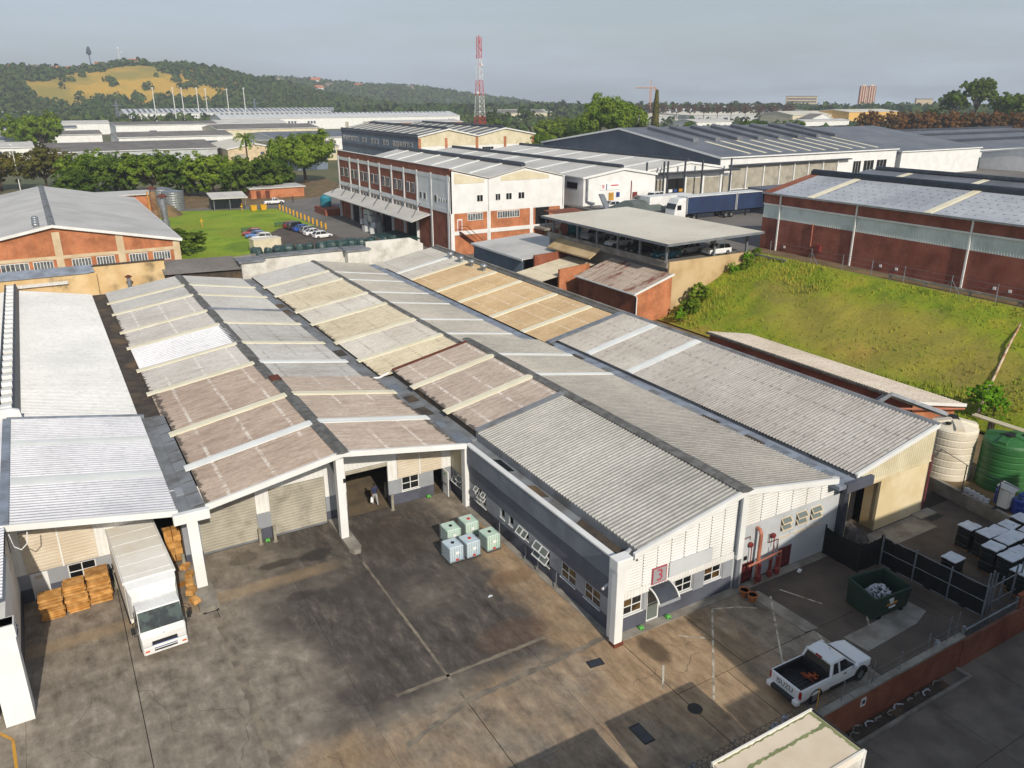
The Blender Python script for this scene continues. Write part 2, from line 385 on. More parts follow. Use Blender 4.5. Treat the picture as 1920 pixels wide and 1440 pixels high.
# ------------------------------------------------------------------ ground
def groundmat():
    m, nt, b = newmat('yard_concrete')
    P = pos(nt); sp = node(nt, 'ShaderNodeSeparateXYZ', {0: P}); x, y = sp.outputs[0], sp.outputs[1]
    n1 = nz(nt, P, 0.16, 6.0, .6); n2 = nz(nt, P, 0.9, 8.0, .65); n3 = nz(nt, pos(nt, scale=(1, .35, 1), rot=(0, 0, .5)), 1.6, 9.0, .74); n4 = nz(nt, P, .07, 3.0, .5)
    base = ramp(nt, math_(nt, 'MULTIPLY_ADD', n3, .5, math_(nt, 'MULTIPLY', n2, .5)), [(0.36, lin((88, 81, 72))), (0.46, lin((122, 113, 101))), (0.54, lin((140, 131, 118))), (0.64, lin((166, 157, 143)))])
    # oil and tyre grime over the middle of the court
    d = math_(nt, 'MULTIPLY', step(nt, x, -18.5, -11.0), math_(nt, 'SUBTRACT', 1.0, step(nt, x, -3.2, -0.6)))
    d = math_(nt, 'MULTIPLY', d, step(nt, y, -1.5, 4.0))
    d = math_(nt, 'MULTIPLY_ADD', math_(nt, 'SUBTRACT', n1, 0.5), 2.6, d)
    d = math_(nt, 'MULTIPLY_ADD', math_(nt, 'SUBTRACT', n3, 0.5), 1.3, d)
    grime = ramp(nt, n3, [(0.34, lin((46, 42, 40))), (0.48, lin((70, 65, 61))), (.58, lin((88, 82, 76))), (.7, lin((122, 114, 104)))])
    col = mixc(nt, math_(nt, 'MULTIPLY', step(nt, d, .22, .95), .93), base, grime)
    # ochre silt along the office wall and in front of it
    e = math_(nt, 'MULTIPLY', step(nt, x, -5.2, -1.2), math_(nt, 'SUBTRACT', 1.0, step(nt, x, 3.4, 6.5)))
    e = math_(nt, 'MULTIPLY', e, math_(nt, 'SUBTRACT', 1.0, step(nt, y, 13.5, 19.0)))
    e2 = math_(nt, 'MULTIPLY', math_(nt, 'SUBTRACT', 1.0, step(nt, y, -.5, 3.0)), .75)
    e = math_(nt, 'MAXIMUM', e, math_(nt, 'MULTIPLY', e2, math_(nt, 'SUBTRACT', 1.0, step(nt, x, 5.0, 9.0))))
    e = math_(nt, 'MULTIPLY_ADD', math_(nt, 'SUBTRACT', n1, 0.5), 1.7, e)
    e = math_(nt, 'MULTIPLY_ADD', math_(nt, 'SUBTRACT', n2, 0.5), 0.9, e)
    silt = ramp(nt, n3, [(.3, lin((116, 94, 70))), (.5, lin((158, 131, 99))), (.68, lin((184, 159, 124)))])
    col = mixc(nt, math_(nt, 'MULTIPLY', step(nt, e, .35, 1.05), .8), col, silt)
    # sandy strip by the drain
    s = math_(nt, 'ABSOLUTE', math_(nt, 'SUBTRACT', y, 14.7))
    s = math_(nt, 'MULTIPLY', math_(nt, 'SUBTRACT', 1.0, step(nt, s, .25, .8)), math_(nt, 'SUBTRACT', 1.0, step(nt, x, -12.5, -9.0)))
    col = mixc(nt, math_(nt, 'MULTIPLY', s, math_(nt, 'MULTIPLY', n2, .8)), col, lin((168, 142, 106)))
    # soft oval shadow painted into the colour by the corner, then oil spots
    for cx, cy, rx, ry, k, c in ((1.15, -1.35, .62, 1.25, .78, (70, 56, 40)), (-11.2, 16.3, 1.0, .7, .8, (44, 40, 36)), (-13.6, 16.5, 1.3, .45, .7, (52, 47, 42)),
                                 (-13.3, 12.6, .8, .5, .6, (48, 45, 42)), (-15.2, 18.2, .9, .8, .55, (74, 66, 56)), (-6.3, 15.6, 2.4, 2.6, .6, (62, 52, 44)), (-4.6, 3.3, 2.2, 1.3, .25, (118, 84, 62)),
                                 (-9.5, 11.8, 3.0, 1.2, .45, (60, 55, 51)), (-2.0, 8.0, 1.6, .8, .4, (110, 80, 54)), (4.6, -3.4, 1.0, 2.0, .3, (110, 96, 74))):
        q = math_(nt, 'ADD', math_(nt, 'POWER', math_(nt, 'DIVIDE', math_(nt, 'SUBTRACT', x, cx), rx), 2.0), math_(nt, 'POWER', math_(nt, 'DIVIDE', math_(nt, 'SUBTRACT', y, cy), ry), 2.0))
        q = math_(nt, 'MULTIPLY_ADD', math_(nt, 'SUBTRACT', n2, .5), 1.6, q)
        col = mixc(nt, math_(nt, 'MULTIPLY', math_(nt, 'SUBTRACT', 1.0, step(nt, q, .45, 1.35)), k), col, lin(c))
    for cx, cy, R_, k in ((-2, 2, 9.5, .28), (-24, 1, 10.5, .22), (-12, -8, 13.0, .25), (3, -12, 11.5, .2)):
        q = math_(nt, 'SQRT', math_(nt, 'ADD', math_(nt, 'POWER', math_(nt, 'SUBTRACT', x, cx), 2.0), math_(nt, 'POWER', math_(nt, 'SUBTRACT', y, cy), 2.0)))
        q = math_(nt, 'ABSOLUTE', math_(nt, 'MULTIPLY_ADD', math_(nt, 'SUBTRACT', n1, .5), 2.0, math_(nt, 'SUBTRACT', q, R_)))
        col = mixc(nt, math_(nt, 'MULTIPLY', math_(nt, 'MULTIPLY', math_(nt, 'SUBTRACT', 1.0, step(nt, q, .12, .34)), step(nt, n2, .38, .6)), k), col, lin((52, 47, 43)))
    fine = nz(nt, P, 7.0, 6.0, .7)
    col = mixc(nt, math_(nt, 'MULTIPLY', step(nt, fine, .5, .75), .22), col, lin((60, 54, 48)))
    spk = node(nt, 'ShaderNodeTexVoronoi', {'Vector': P, 'Scale': 1.7}).outputs['Distance']
    col = mixc(nt, math_(nt, 'MULTIPLY', math_(nt, 'SUBTRACT', 1.0, step(nt, spk, .03, .07)), math_(nt, 'MULTIPLY', step(nt, n4, .45, .6), .6)), col, lin((40, 36, 33)))
    r = node(nt, 'ShaderNodeObjectInfo').outputs['Random']
    col = mixc(nt, 1.0, col, ramp(nt, r, [(0, (.93, .93, .93, 1)), (1, (1.06, 1.06, 1.06, 1))]), 'MULTIPLY')
    nt.links.new(col, b.inputs['Base Color']); b.inputs['Roughness'].default_value = .9
    bump(nt, b, fine, .25, .01)
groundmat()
mat('asphalt', (74, 66, 60), (92, 82, 73), .5, .92, bmp=.2, bscale=12, dirt=((96, 84, 72), .5), dscale=.22)
mat('asphalt_road', (104, 101, 98), (118, 114, 110), .12, .92, dirt=((72, 70, 70), .5), dscale=.08)
roofmat('roof_far_grey', ((186, 186, 184), (174, 174, 172), (152, 151, 149)), .85, streak=.5)
mat('lane_concrete', (128, 117, 106), (106, 96, 87), .5, .92, bmp=.15, dirt=((70, 64, 60), .6), dscale=.3)
mat('joint', (44, 40, 36), rough=1)
mat('worn_edge', (136, 126, 110), (104, 96, 86), 1.2, .92)
mat('line_white', (190, 186, 172), (128, 118, 102), 2.2, .8, lo=.4, hi=.62)
mat('line_yellow', (190, 140, 44), (140, 108, 60), 2.2, .8, lo=.45, hi=.7)
mat('earth', (126, 104, 72), (98, 84, 58), .3, .95)
mat('far_ground', (86, 92, 58), (112, 104, 74), .02, .95, dirt=((64, 76, 46), .6), dscale=.012)

# country sheet reaching the horizon, with the lower service lane in front
gx = [-6000, -4000, -2500, -1500, -800, -300, -60, 40, 120, 300, 500, 800, 1100, 1400, 1700, 2200, 3000, 4500, 6500]; gy = [-4000, -400, -60, -9.02, -8.98, 60, 260, 500, 900, 1200, 1500, 1800, 2200, 2700, 3500, 5000, 8000]
def far_fall(x, y):
    t = max(0., min(1., (math.hypot(x+22, y+27)-1400)/4500)); return -85*t*(2-t)
struct('ground', gridmesh(gx, gy, lambda x, y: -1.83 if y < -9 else -0.05+far_fall(x, y)), 'far_ground')
lane = struct('service_lane', gridmesh(frange(-40, 60, 10), frange(-40, -9.0, 5), lambda x, y: -1.83), 'joint')
for i in range(14):
    for j in range(7):
        MB().box(-40+i*5.2+.012, -34.8+i*5.2-.012, -40+j*4.41+.012, -35.59+j*4.41-.012, -1.82, -1.795+random.uniform(-.004, .004)).build('slab', 'lane_concrete', lane)
yard = struct('yard', gridmesh([-60, -27, 0, 30.2], [-8.95, .4, 19.9, 79], lambda x, y: -0.03), 'joint')
sx = [-45, -36, -27, -22.3, -17.7, -13.2, -8.95, -4.4, -0.02]
sy = [-8.9, -4.5, .35, 2.25, 7.8, 14.1, 15.2, 19.78]
gapx = lambda i: .02 if sx[i] in (-17.7, -8.95, -22.3) else .006
gapy = lambda j: .006
for i in range(len(sx)-1):
    for j in range(len(sy)-1):
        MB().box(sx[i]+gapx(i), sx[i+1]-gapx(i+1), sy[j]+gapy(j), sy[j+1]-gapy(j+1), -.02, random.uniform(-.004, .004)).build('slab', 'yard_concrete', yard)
for x0, x1, y0, y1 in ((0.02, 4.4, -4.5, .45), (4.44, 9.0, -4.5, .45), (0.02, 3.2, -8.9, -4.54), (3.24, 6.4, -8.9, -4.54), (6.44, 9.6, -8.9, -4.54)):
    MB().box(x0, x1, y0, y1, -.02, random.uniform(-.003, .003)).build('slab', 'yard_concrete', yard)
MB().box(-27, 0, 19.84, 40, -.02, .004).build('slab', 'interior_floor', yard)
MB().box(9.04, 17.0, -4.5, .45, -.02, -.004).build('slab', 'asphalt', yard)
MB().box(9.64, 17.0, -8.9, -4.52, -.02, -.006).build('slab', 'asphalt', yard)
MB().box(17.03, 30.1, -8.9, .5, -.02, -.005).build('slab', 'asphalt', yard)
MB().box(17.03, 26.0, .53, 20, -.02, 0).build('slab', 'interior_floor', yard)
for poly in (((8.95, -.35), (9.75, -.45), (9.95, -4.55), (9.05, -4.4)), ((10.45, -5.75), (13.0, -5.75), (16.3, -5.3), (16.35, -6.6), (14.9, -7.0), (10.6, -7.15))):
    MB().prism(poly, 'z', -.015, .006).build('concrete_patch', 'concrete', yard)
MB().box(17.6, 25.6, -1.35, .4, -.015, .006).build('concrete_patch', 'concrete', yard)
# kerb footing along the office front
MB().box(.05, 16.6, -.05, .5, -.02, .05).build('footing', 'concrete', yard)
MB().box(-.42, -.02, .9, 17.0, -.02, .03).build('footing', 'concrete', yard)
def strip(mb, pts, w, z=.008):
    for (xa, ya), (xb, yb) in zip(pts[:-1], pts[1:]):
        d = Vector((xb-xa, yb-ya, 0)); n = Vector((-d.y, d.x, 0)).normalized()*w/2
        a, c = Vector((xa, ya, z)), Vector((xb, yb, z))
        mb.quad(a-n, c-n, c+n, a+n)
for pts in (((6.2, -.4), (1.2, -5.7)), ((9.95, -1.2), (6.1, -5.5)), ((.75, -2.6), (-.4, -3.9)), ((9.55, -4.8), (9.2, -5.7)), ((13.3, -5.0), (12.5, -5.8)), ((6.2, -.4), (7.6, -1.0), (8.4, -1.6)), ((3.0, -1.2), (4.2, -2.2)), ((10.9, -1.0), (11.9, -3.2))):
    mb = MB(); strip(mb, pts, .1); mb.build('parking_line', 'line_white', yard)
mb = MB(); strip(mb, ((-28.6, 9.9), (-27.5, 8.4), (-27.3, 5.5)), .13); mb.build('yellow_line', 'line_yellow', yard)
def worn(pts, w, m='worn_edge', z=.007, seed=1):
    r_ = random.Random(seed); mb = MB()
    for (xa, ya), (xb, yb) in zip(pts[:-1], pts[1:]):
        L = math.hypot(xb-xa, yb-ya); n = int(L/.3); ux, uy = (xb-xa)/L, (yb-ya)/L; P = [(L*i/n, w*r_.uniform(.25, .6), w*r_.uniform(.25, .6)) for i in range(n+1)]
        for (a, b, c), (d, e, f) in zip(P[:-1], P[1:]): mb.quad((xa+ux*a+uy*b, ya+uy*a-ux*b, z), (xa+ux*d+uy*e, ya+uy*d-ux*e, z), (xa+ux*d-uy*f, ya+uy*d+ux*f, z), (xa+ux*a-uy*c, ya+uy*a+ux*c, z))
    return mb.build('worn_joint', m, yard)
worn(((-8.95, 14.1), (-8.95, .4)), .17)
worn(((-17.75, 12.8), (-17.75, -3)), .5, z=.006, seed=4)
worn(((-11.7, 2.25), (-3.2, 2.3)), .24, seed=2)
worn(((-12.5, -.9), (-9.0, .2), (-3.0, .55), (-.3, .7)), .4, seed=3)
rc = random.Random(3)
mb = MB()
def crack(x, y, a, n, st=.3):
    pts = [(x, y)]
    for i in range(n):
        a += rc.uniform(-.8, .8); x += cos(a)*st; y += sin(a)*st; pts.append((x, y))
    strip(mb, pts, .014, .0075)
for x, y, a, n in ((-20, 6, 0, 9), (-24, 4, 1.4, 12), (-15, 3, .3, 14), (-22.4, 9, -1.5, 16), (-12, 9, 2.2, 7), (-25, 8, .2, 7), (1, -3.4, .3, 8), (3.4, -2, 2.4, 8), (-3.6, -1, -1.2, 9), (-1.5, -3, .6, 7), (-16, -2, 1.2, 9), (-19, 2, 1.2, 9)):
    crack(x, y, a, n)
mb.build('cracks', 'joint', yard)

mat('gate_grey', (92, 96, 100), (78, 82, 86), .7, .6, dirt=((60, 58, 54), .5))
mat('pole_rust', (206, 186, 164), (150, 96, 62), .8, .7)
mat('cover_white', (212, 217, 224), (194, 200, 209), 1.4, .55)
mat('tank_cream', (216, 208, 190), (204, 194, 174), .7, .6, obj=True, dirt=((176, 150, 104), .3))
mat('tank_green', (48, 104, 52), (42, 92, 46), .6, .5, obj=True)
mat('drum_blue', (36, 60, 140), rough=.4)
mat('bale_green', (34, 58, 58), (48, 74, 72), 2.0, .45, obj=True)
mat('bollard_yellow', (206, 156, 24), rough=.6)
mat('bench_green', (60, 96, 60), rough=.7)
mat('pipe_rusty', (150, 124, 94), (112, 78, 52), .8, .8, obj=True)
mat('tower_red', (160, 76, 66), (140, 66, 58), .05, .85)
mat('yellow_wall', (214, 172, 96), rough=.8)
mat('rubble', (92, 88, 84), (64, 60, 58), 3.0, .95)
mat('pane_grey', (118, 122, 124), (70, 74, 78), 1.6, .15)
# ------------------------------------------------------------------ wall, window and roof builders
def wallgrid(mb, axis, p, th, a0, a1, z0, z1, holes=()):
    "wall panel in plane axis=p (thickness th towards +axis) with rectangular holes (a0,a1,z0,z1)"
    A = sorted({a0, a1} | {v for h in holes for v in h[:2] if a0 < v < a1}); Z = sorted({z0, z1} | {v for h in holes for v in h[2:] if z0 < v < z1})
    for i in range(len(A)-1):
        for j in range(len(Z)-1):
            ca, cz = (A[i]+A[i+1])/2, (Z[j]+Z[j+1])/2
            if any(h[0] < ca < h[1] and h[2] < cz < h[3] for h in holes): continue
            if axis == 'y': mb.box(A[i], A[i+1], p, p+th, Z[j], Z[j+1])
            else: mb.box(p, p+th, A[i], A[i+1], Z[j], Z[j+1])
    return mb
def wallparts(root, name, m, axis, p, th, a0, a1, z0, z1, holes=()):
    "same panel, one object for each piece that the holes leave standing"
    A = sorted({a0, a1} | {v for h in holes for v in h[:2] if a0 < v < a1}); Z = sorted({z0, z1} | {v for h in holes for v in h[2:] if z0 < v < z1})
    cells = {(i, j) for i in range(len(A)-1) for j in range(len(Z)-1) if not any(h[0] < (A[i]+A[i+1])/2 < h[1] and h[2] < (Z[j]+Z[j+1])/2 < h[3] for h in holes)}
    while cells:
        st = [cells.pop()]; mb = MB()
        while st:
            i, j = st.pop(); bx(mb, axis, p, p+th, A[i], A[i+1], Z[j], Z[j+1])
            for q in ((i+1, j), (i-1, j), (i, j+1), (i, j-1)):
                if q in cells: cells.discard(q); st.append(q)
        mb.build(name, m, root)
def bx(mb, axis, p0, p1, a0, a1, z0, z1):
    return mb.box(a0, a1, p0, p1, z0, z1) if axis == 'y' else mb.box(p0, p1, a0, a1, z0, z1)
def window(root, axis, p, a0, a1, z0, z1, nx=2, nz_=2, fm='white_paint', gm='glass', fr=.06, rec=.10, open_=(), name='window', backing=True):
    "framed window standing in a hole of the wall whose outer face is plane axis=p"
    mb = MB(); q = p+rec-.05
    bx(mb, axis, q, q+.06, a0, a1, z1-fr, z1); bx(mb, axis, q, q+.06, a0, a1, z0, z0+fr)
    bx(mb, axis, q, q+.06, a0, a0+fr, z0+fr, z1-fr); bx(mb, axis, q, q+.06, a1-fr, a1, z0+fr, z1-fr)
    ws, hs = (a1-a0-2*fr)/nx, (z1-z0-2*fr)/nz_
    for i in range(1, nx): bx(mb, axis, q+.004, q+.056, a0+fr+ws*i-fr*.45, a0+fr+ws*i+fr*.45, z0+fr, z1-fr)
    for j in range(1, nz_): bx(mb, axis, q+.002, q+.058, a0+fr, a1-fr, z0+fr+hs*j-fr*.45, z0+fr+hs*j+fr*.45)
    bx(mb, axis, p-.05, p+.02, a0-.05, a1+.05, z0-.06, z0-.005)
    w = mb.build(name, fm, root)
    for i in range(nx):
        for j in range(nz_):
            A0, A1, Z0, Z1 = a0+fr+ws*i, a0+fr+ws*(i+1), z0+fr+hs*j, z0+fr+hs*(j+1)
            if (i, j) in open_:
                # top-hung sash swung outwards
                L = Z1-Z0; an = radians(38); dy, dz = -sin(an)*L, -cos(an)*L
                def P(a, t, e=0): return (a, q+dy*t-e, Z1+dz*t) if axis == 'y' else (q+dy*t-e, a, Z1+dz*t)
                sm = MB()
                for t0, t1, b0, b1 in ((0, .12, A0, A1), (.88, 1, A0, A1), (.12, .88, A0, A0+.06), (.12, .88, A1-.06, A1)):
                    sm.loft([[P(b0, t0), P(b1, t0), P(b1, t1), P(b0, t1)], [P(b0, t0, .03), P(b1, t0, .03), P(b1, t1, .03), P(b0, t1, .03)]])
                sh = sm.build('sash', fm, w)
                bx(MB(), axis, q+.03, q+.04, A0, A1, Z0, Z1).build('pane', 'dark_void', w)  # near-black sheet stands in for the unlit room behind the open sash
                g = MB(); g.quad(P(A0+.06, .12, .015), P(A1-.06, .12, .015), P(A1-.06, .88, .015), P(A0+.06, .88, .015)); g.build('pane', 'glass_pale', w)
            else:
                bx(MB(), axis, q+.02, q+.035, A0, A1, Z0, Z1).build('pane', gm if not isinstance(gm, (list, tuple)) else gm[(i+j) % len(gm)], w)
    return w
def slope(root, xe, ze, xr, zr, segs, pitch=.27, h=.075, kind='w', courses=3, name='roof_sheet'):
    for y0, y1, m in segs:
        mb = MB().corr((xe, y0, ze), (0, y1-y0, 0), (xr-xe, 0, zr-ze), pitch, h, kind, courses)
        mb.build(name, m, root)
def skylights(root, xe, ze, xr, zr, ys, m, w=.85, over=.3, up=.11):
    for i, y in enumerate(ys):
        mm = m[i] if isinstance(m, (list, tuple)) else m
        d = Vector((xr-xe, 0, zr-ze)); u = d.normalized(); a = Vector((xe, 0, ze)) - u*over; b = Vector((xr, 0, zr)) - u*.25
        mb = MB(); jit = random.uniform(-.015, .015)
        prof = [(-w/2, up-.06), (-w/2, up), (-w/6, up+.02+jit), (w/6, up+.02-jit), (w/2, up), (w/2, up-.06)]
        mb.loft([[(p.x, y+t, p.z+e) for t, e in prof] for p in (a, b)])
        mb.build('skylight', mm, root)
def ridgecap(root, x, z, y0, y1, w=.45, m='ridge_grey', dz=.09, drop=.1, n=None):
    n = n or max(1, int((y1-y0)/2.4)); mb = MB()
    for i in range(n):
        a, b = y0+(y1-y0)*i/n, y0+(y1-y0)*(i+1)/n; e = .012*(i % 2)
        mb.loft([[(x-w, y, z+dz-drop+e), (x-w*.35, y, z+dz+e), (x+w*.35, y, z+dz+e), (x+w, y, z+dz-drop+e), (x, y, z-.05)] for y in (a, b+.02)])
    return mb.build('ridge_cap', m, root)
def rake(root, y, pts, th=.06, hgt=.32, m='white_paint', name='fascia'):
    "sloping barge board along the gable edge; pts in (x,z) top line"
    mb = MB()
    for (x0, z0), (x1, z1) in zip(pts[:-1], pts[1:]):
        mb.prism([(x0, z0-hgt), (x1, z1-hgt), (x1, z1), (x0, z0)], 'y', y-th, y+.12)
    return mb.build(name, m, root)
def gable(mb, y, th, pts, z0):
    "solid wall whose top follows pts (x,z)"
    for (x0, za), (x1, zb) in zip(pts[:-1], pts[1:]):
        mb.prism([(x0, z0), (x1, z0), (x1, zb), (x0, za)], 'y', y, y+th)
    return mb

SKY = [71.6, 66.0, 58.0, 52.0, 44.6, 38.1]
# ================================================================== bay with the white roof (left)
b1 = thing('warehouse', 'white roofed warehouse bay at the left with a long louvred ridge ventilator', 'warehouse', (-26.7, 48, 0), absolute=True)
slope(b1, -18.65, 5.0, -26.7, 6.45, [(16.7, 32.9, 'roof_lav')], .34, .08, 'i', 1)
slope(b1, -18.75, 4.8, -26.7, 6.25, [(33.0, 77.6, 'roof_white')], .34, .075, 'i', 1)
slope(b1, -35.0, 5.0, -26.7, 6.45, [(9.6, 32.9, 'roof_lav')], .30, .06, 'i', 1)
slope(b1, -35.0, 4.8, -26.7, 6.25, [(33.0, 77.6, 'roof_white')], .34, .075, 'i', 1)
skylights(b1, -18.65, 5.0, -26.7, 6.45, (28.3, 22.2), 'skylight_white', 1.0, 0, .09)
MB().prism([(-18.4, 4.85), (-26.7, 6.3), (-26.7, 6.62), (-18.4, 5.12)], 'y', 32.86, 33.05).build('flashing', 'gutter_blue', b1)
rake(b1, 16.7, [(-26.95, 6.55), (-18.6, 5.07)], hgt=.36)
MB().box(-26.95, -26.5, 16.65, 33, 6.42, 6.56).build('ridge_flashing', 'gutter_blue', b1)
# ridge ventilator: two side flashings and a row of cowls
MB().prism([(-26.1, 6.2), (-25.95, 6.2), (-26.15, 7.0), (-26.3, 7.0)], 'y', 33.4, 77.6).build('ventilator_side', 'dark_steel', b1)
MB().prism([(-27.4, 6.2), (-27.25, 6.2), (-27.05, 7.0), (-27.2, 7.0)], 'y', 33.4, 77.6).build('ventilator_side', 'dark_steel', b1)
MB().box(-27.2, -26.15, 33.4, 77.6, 6.55, 6.6).build('ventilator_tray', 'dark_steel', b1)
for i in range(24):
    y = 33.9+i*1.83
    MB().prism([(y, 6.6), (y+.95, 6.6), (y+1.05, 6.85), (y+.75, 7.05), (y+.2, 7.05), (y-.1, 6.85)], 'x', -27.02, -26.34).build('ventilator_cowl', 'white_clad', b1)
MB().prism([(-27.6, 6.2), (-25.8, 6.2), (-25.9, 6.95), (-26.4, 7.15), (-27.0, 7.15), (-27.5, 6.95)], 'y', 33.1, 33.4).build('ventilator_end', 'white_paint', b1)
MB().box(-35, -8.9, 77.6, 77.8, 0, 4.7).build('rear_wall', 'white_wall', b1)
gable(MB(), 77.55, .05, [(-35, 4.7), (-26.7, 6.15), (-18.8, 4.7)], 4.6).build('rear_gable', 'white_clad', b1)
MB().box(-35.2, -35.0, 9.7, 77.6, 0, 4.95).build('side_wall', 'white_wall', b1)
# front wall of the right half (recessed)
WF = 19.8
hole1 = [(-22.1, -18.35, -1, 3.35), (-24.55, -23.1, .62, 1.68), (-26.42, -25.55, -1, 1.68)]
wallparts(b1, 'wall_base', 'dark_grey_paint', 'y', WF, .2, -27, -18.3, 0, .8, hole1)
wallparts(b1, 'wall', 'light_grey_paint', 'y', WF, .2, -27, -18.3, .8, 1.75, hole1)
mb = MB()
for a0, a1, z0, z1 in ((-27, -26.5, 1.75, 4.9), (-22.9, -22.1, 1.75, 4.9), (-22.1, -18.3, 3.4, 4.9)):
    MB().corr((a0, WF-.02, z0), (a1-a0, 0, 0), (0, 0, z1-z0), .3, .03, 'i').build('cladding', 'white_clad', b1)
wallparts(b1, 'wall_backing', 'white_clad', 'y', WF+.03, .1, -27, -18.3, 1.75, 4.7, [(-22.1, -18.35, -1, 3.35)])
gable(MB(), WF+.03, .1, [(-27, 6.3), (-18.8, 4.85)], 4.7).build('wall_backing', 'white_clad', b1)
for a0, a1 in ((-26.5, -24.72), (-24.66, -22.9)):
    MB().corr((a0, WF-.06, 1.78), (0, 0, 2.6), (a1-a0, 0, 0), .2, .03, 'i').build('louvre_panel', 'shutter_cream', b1)
MB().box(-24.73, -24.65, WF-.12, WF-.04, 1.75, 4.5).build('mullion', 'white_paint', b1)
window(b1, 'y', WF, -24.55, -23.1, .62, 1.68)
MB().box(-26.42, -25.55, WF+.05, WF+.1, 0, 1.68).build('door', 'white_paint', b1)
MB().box(-26.2, -25.8, WF+.03, WF+.045, 1.3, 1.5).build('notice', 'shutter_cream', b1)
MB().box(-18.35, -17.35, 18.9, 20.0, 0, 4.9).build('pier', 'light_grey_paint', b1)
MB().box(-18.36, -17.34, 18.89, 20.01, 0, .85).build('pier_base', 'dark_grey_paint', b1)
# gutter between the first two bays, its end beam and the white post
MB().box(-18.75, -17.1, 16.5, 32.9, 4.62, 4.86).build('gutter', 'gutter_grey', b1)
MB().box(-18.8, -17.3, 33.0, 77.6, 4.5, 4.72).build('gutter', 'gutter_brown', b1)
for i in range(9):
    MB().prism([(-17.9, 4.9), (-17.15, 5.0), (-17.15, 5.03), (-17.9, 4.93)], 'y', 17.0+i*1.72, 18.55+i*1.72).build('gutter_plate', 'gutter_grey', b1)
MB().bbox(-18.95, -17.0, 16.15, 16.55, 4.4, 5.0).build('gutter_end', 'white_paint', b1)
MB().prism([(15.85, .3), (16.35, .3), (16.55, 4.5), (16.2, 4.5)], 'x', -18.3, -17.72).build('post', 'white_paint', b1)
MB().prism([(-18.55, 13.8), (-18.2, 13.6), (-17.8, 13.6), (-17.5, 13.8), (-17.5, 19.7), (-18.55, 19.7)], 'z', 0, .3).build('plinth', 'concrete', b1)
# left half steps forward: side wall, parapet, post
wallparts(b1, 'wing_wall_base', 'dark_grey_paint', 'x', -27.05, .05, 10, 19.8, 0, .9)
MB().box(-27.3, -27.0, 10, 19.8, .9, 3.3).build('wing_wall', 'white_paint', b1)
MB().box(-27.35, -26.9, 9.9, 16.6, 3.3, 4.9).build('wing_parapet', 'white_paint', b1)
MB().box(-28.6, -27.36, 9.9, 16.6, 4.6, 4.75).build('wing_gutter', 'gutter_brown', b1)
MB().corr((-27.02, 16.7, 2.0), (0, 3.0, 0), (0, 0, 2.6), .3, .03, 'i').build('cladding', 'white_clad', b1)
MB().prism([(9.35, 0), (10.35, 0), (10.35, 5.0), (9.7, 5.0)], 'x', -27.75, -26.6).build('post', 'white_paint', b1)
MB().box(-28.4, -26.55, 9.6, 10.4, 4.35, 5.0).build('gutter_end', 'white_paint', b1)
MB().box(-40, -28, 10.2, 10.4, 0, 5.0).build('wing_front', 'white_paint', b1)
sg = MB().box(-26.99, -26.97, 13.5, 14.4, 1.7, 2.55).build('wall_sign', 'sign_white', b1)
MB().wheel((-26.955, 13.95, 2.28), .2, .02, 'x', 20, .11).build('emblem', 'text_blue', sg)
MB().lathe([(.07, -.006), (.07, .006)], 12, (-26.95, 13.95, 2.28)).build('emblem', 'text_blue', sg)
for i, (w, z) in enumerate(((.28, 1.98), (.38, 1.85))):
    MB().box(-26.968, -26.955, 13.95-w, 13.95+w, z-.035, z+.035).build('lettering', 'text_blue', sg)
mb = MB().tube([(-26.6, 16.6, 6.0), (-26.5, 16.5, 5.3), (-26.2, 16.45, 5.05), (-25.9, 16.5, 5.3), (-25.8, 16.6, 5.9)], .03); mb.build('cable', 'white_paint', b1)

# ================================================================== middle bay
b2 = thing('warehouse', 'brown and grey corrugated warehouse bay with two roller doors and an open doorway', 'warehouse', (-8.9, 48, 0), absolute=True)
X2, ZN, ZF = -8.9, 6.38, 6.02
SL = [(16.6, 22.2, 'roof_brown'), (22.2, 28.3, 'roof_brown'), (28.3, 32.7, 'roof_brown')]
slope(b2, -17.05, 4.98, X2, ZN, SL)
FL = [(32.4, 38.1, 'roof_brown'), (38.1, 44.6, 'roof_grey2'), (44.6, 52.0, 'roof_lav'), (52.0, 58.0, 'roof_grey2'), (58.0, 66.0, 'roof_grey2'), (66.0, 71.6, 'roof_far_grey'), (71.6, 77.6, 'roof_far_grey')]
slope(b2, -17.3, 4.8, X2, ZF, FL[:2] + FL[3:])
MB().corr((-17.3, 44.6, 4.8), (0, 7.4, 0), (X2+17.3, 0, ZF-4.8), .5, .11, 'i', 3).build('roof_sheet', 'roof_lav', b2)
slope(b2, -0.9, 4.98, X2, ZN, [(a, b, 'roof_pink') for a, b, _ in SL])
slope(b2, -1.4, 4.8, X2, ZF, [(32.4, 38.1, 'roof_grey2r'), (38.1, 44.6, 'roof_grey2r'), (44.6, 52.0, 'roof_grey2r'), (52.0, 58.4, 'roof_far_grey'), (58.4, 65.9, 'roof_far_grey'), (65.9, 71.6, 'roof_far_grey'), (71.6, 77.6, 'roof_far_grey')])
skylights(b2, -17.05, 4.98, X2, ZN, (28.3, 22.2), ['skylight_cream', 'skylight_white'])
skylights(b2, -0.9, 4.98, X2, ZN, (28.3, 22.2), ['skylight_cream', 'skylight_white'])
skylights(b2, -17.3, 4.8, X2, ZF, SKY, 'skylight_cream')
skylights(b2, -1.4, 4.8, X2, ZF, (71.6, 65.9, 52.4, 44.6, 38.2), ['skylight_cream']*4+['skylight_white'])
MB().prism([(-1.4, 4.87), (X2, ZF+.08), (X2, ZF+.16), (-1.4, 4.95)], 'y', 58.2, 58.8).build('flashing', 'gutter_blue', b2)
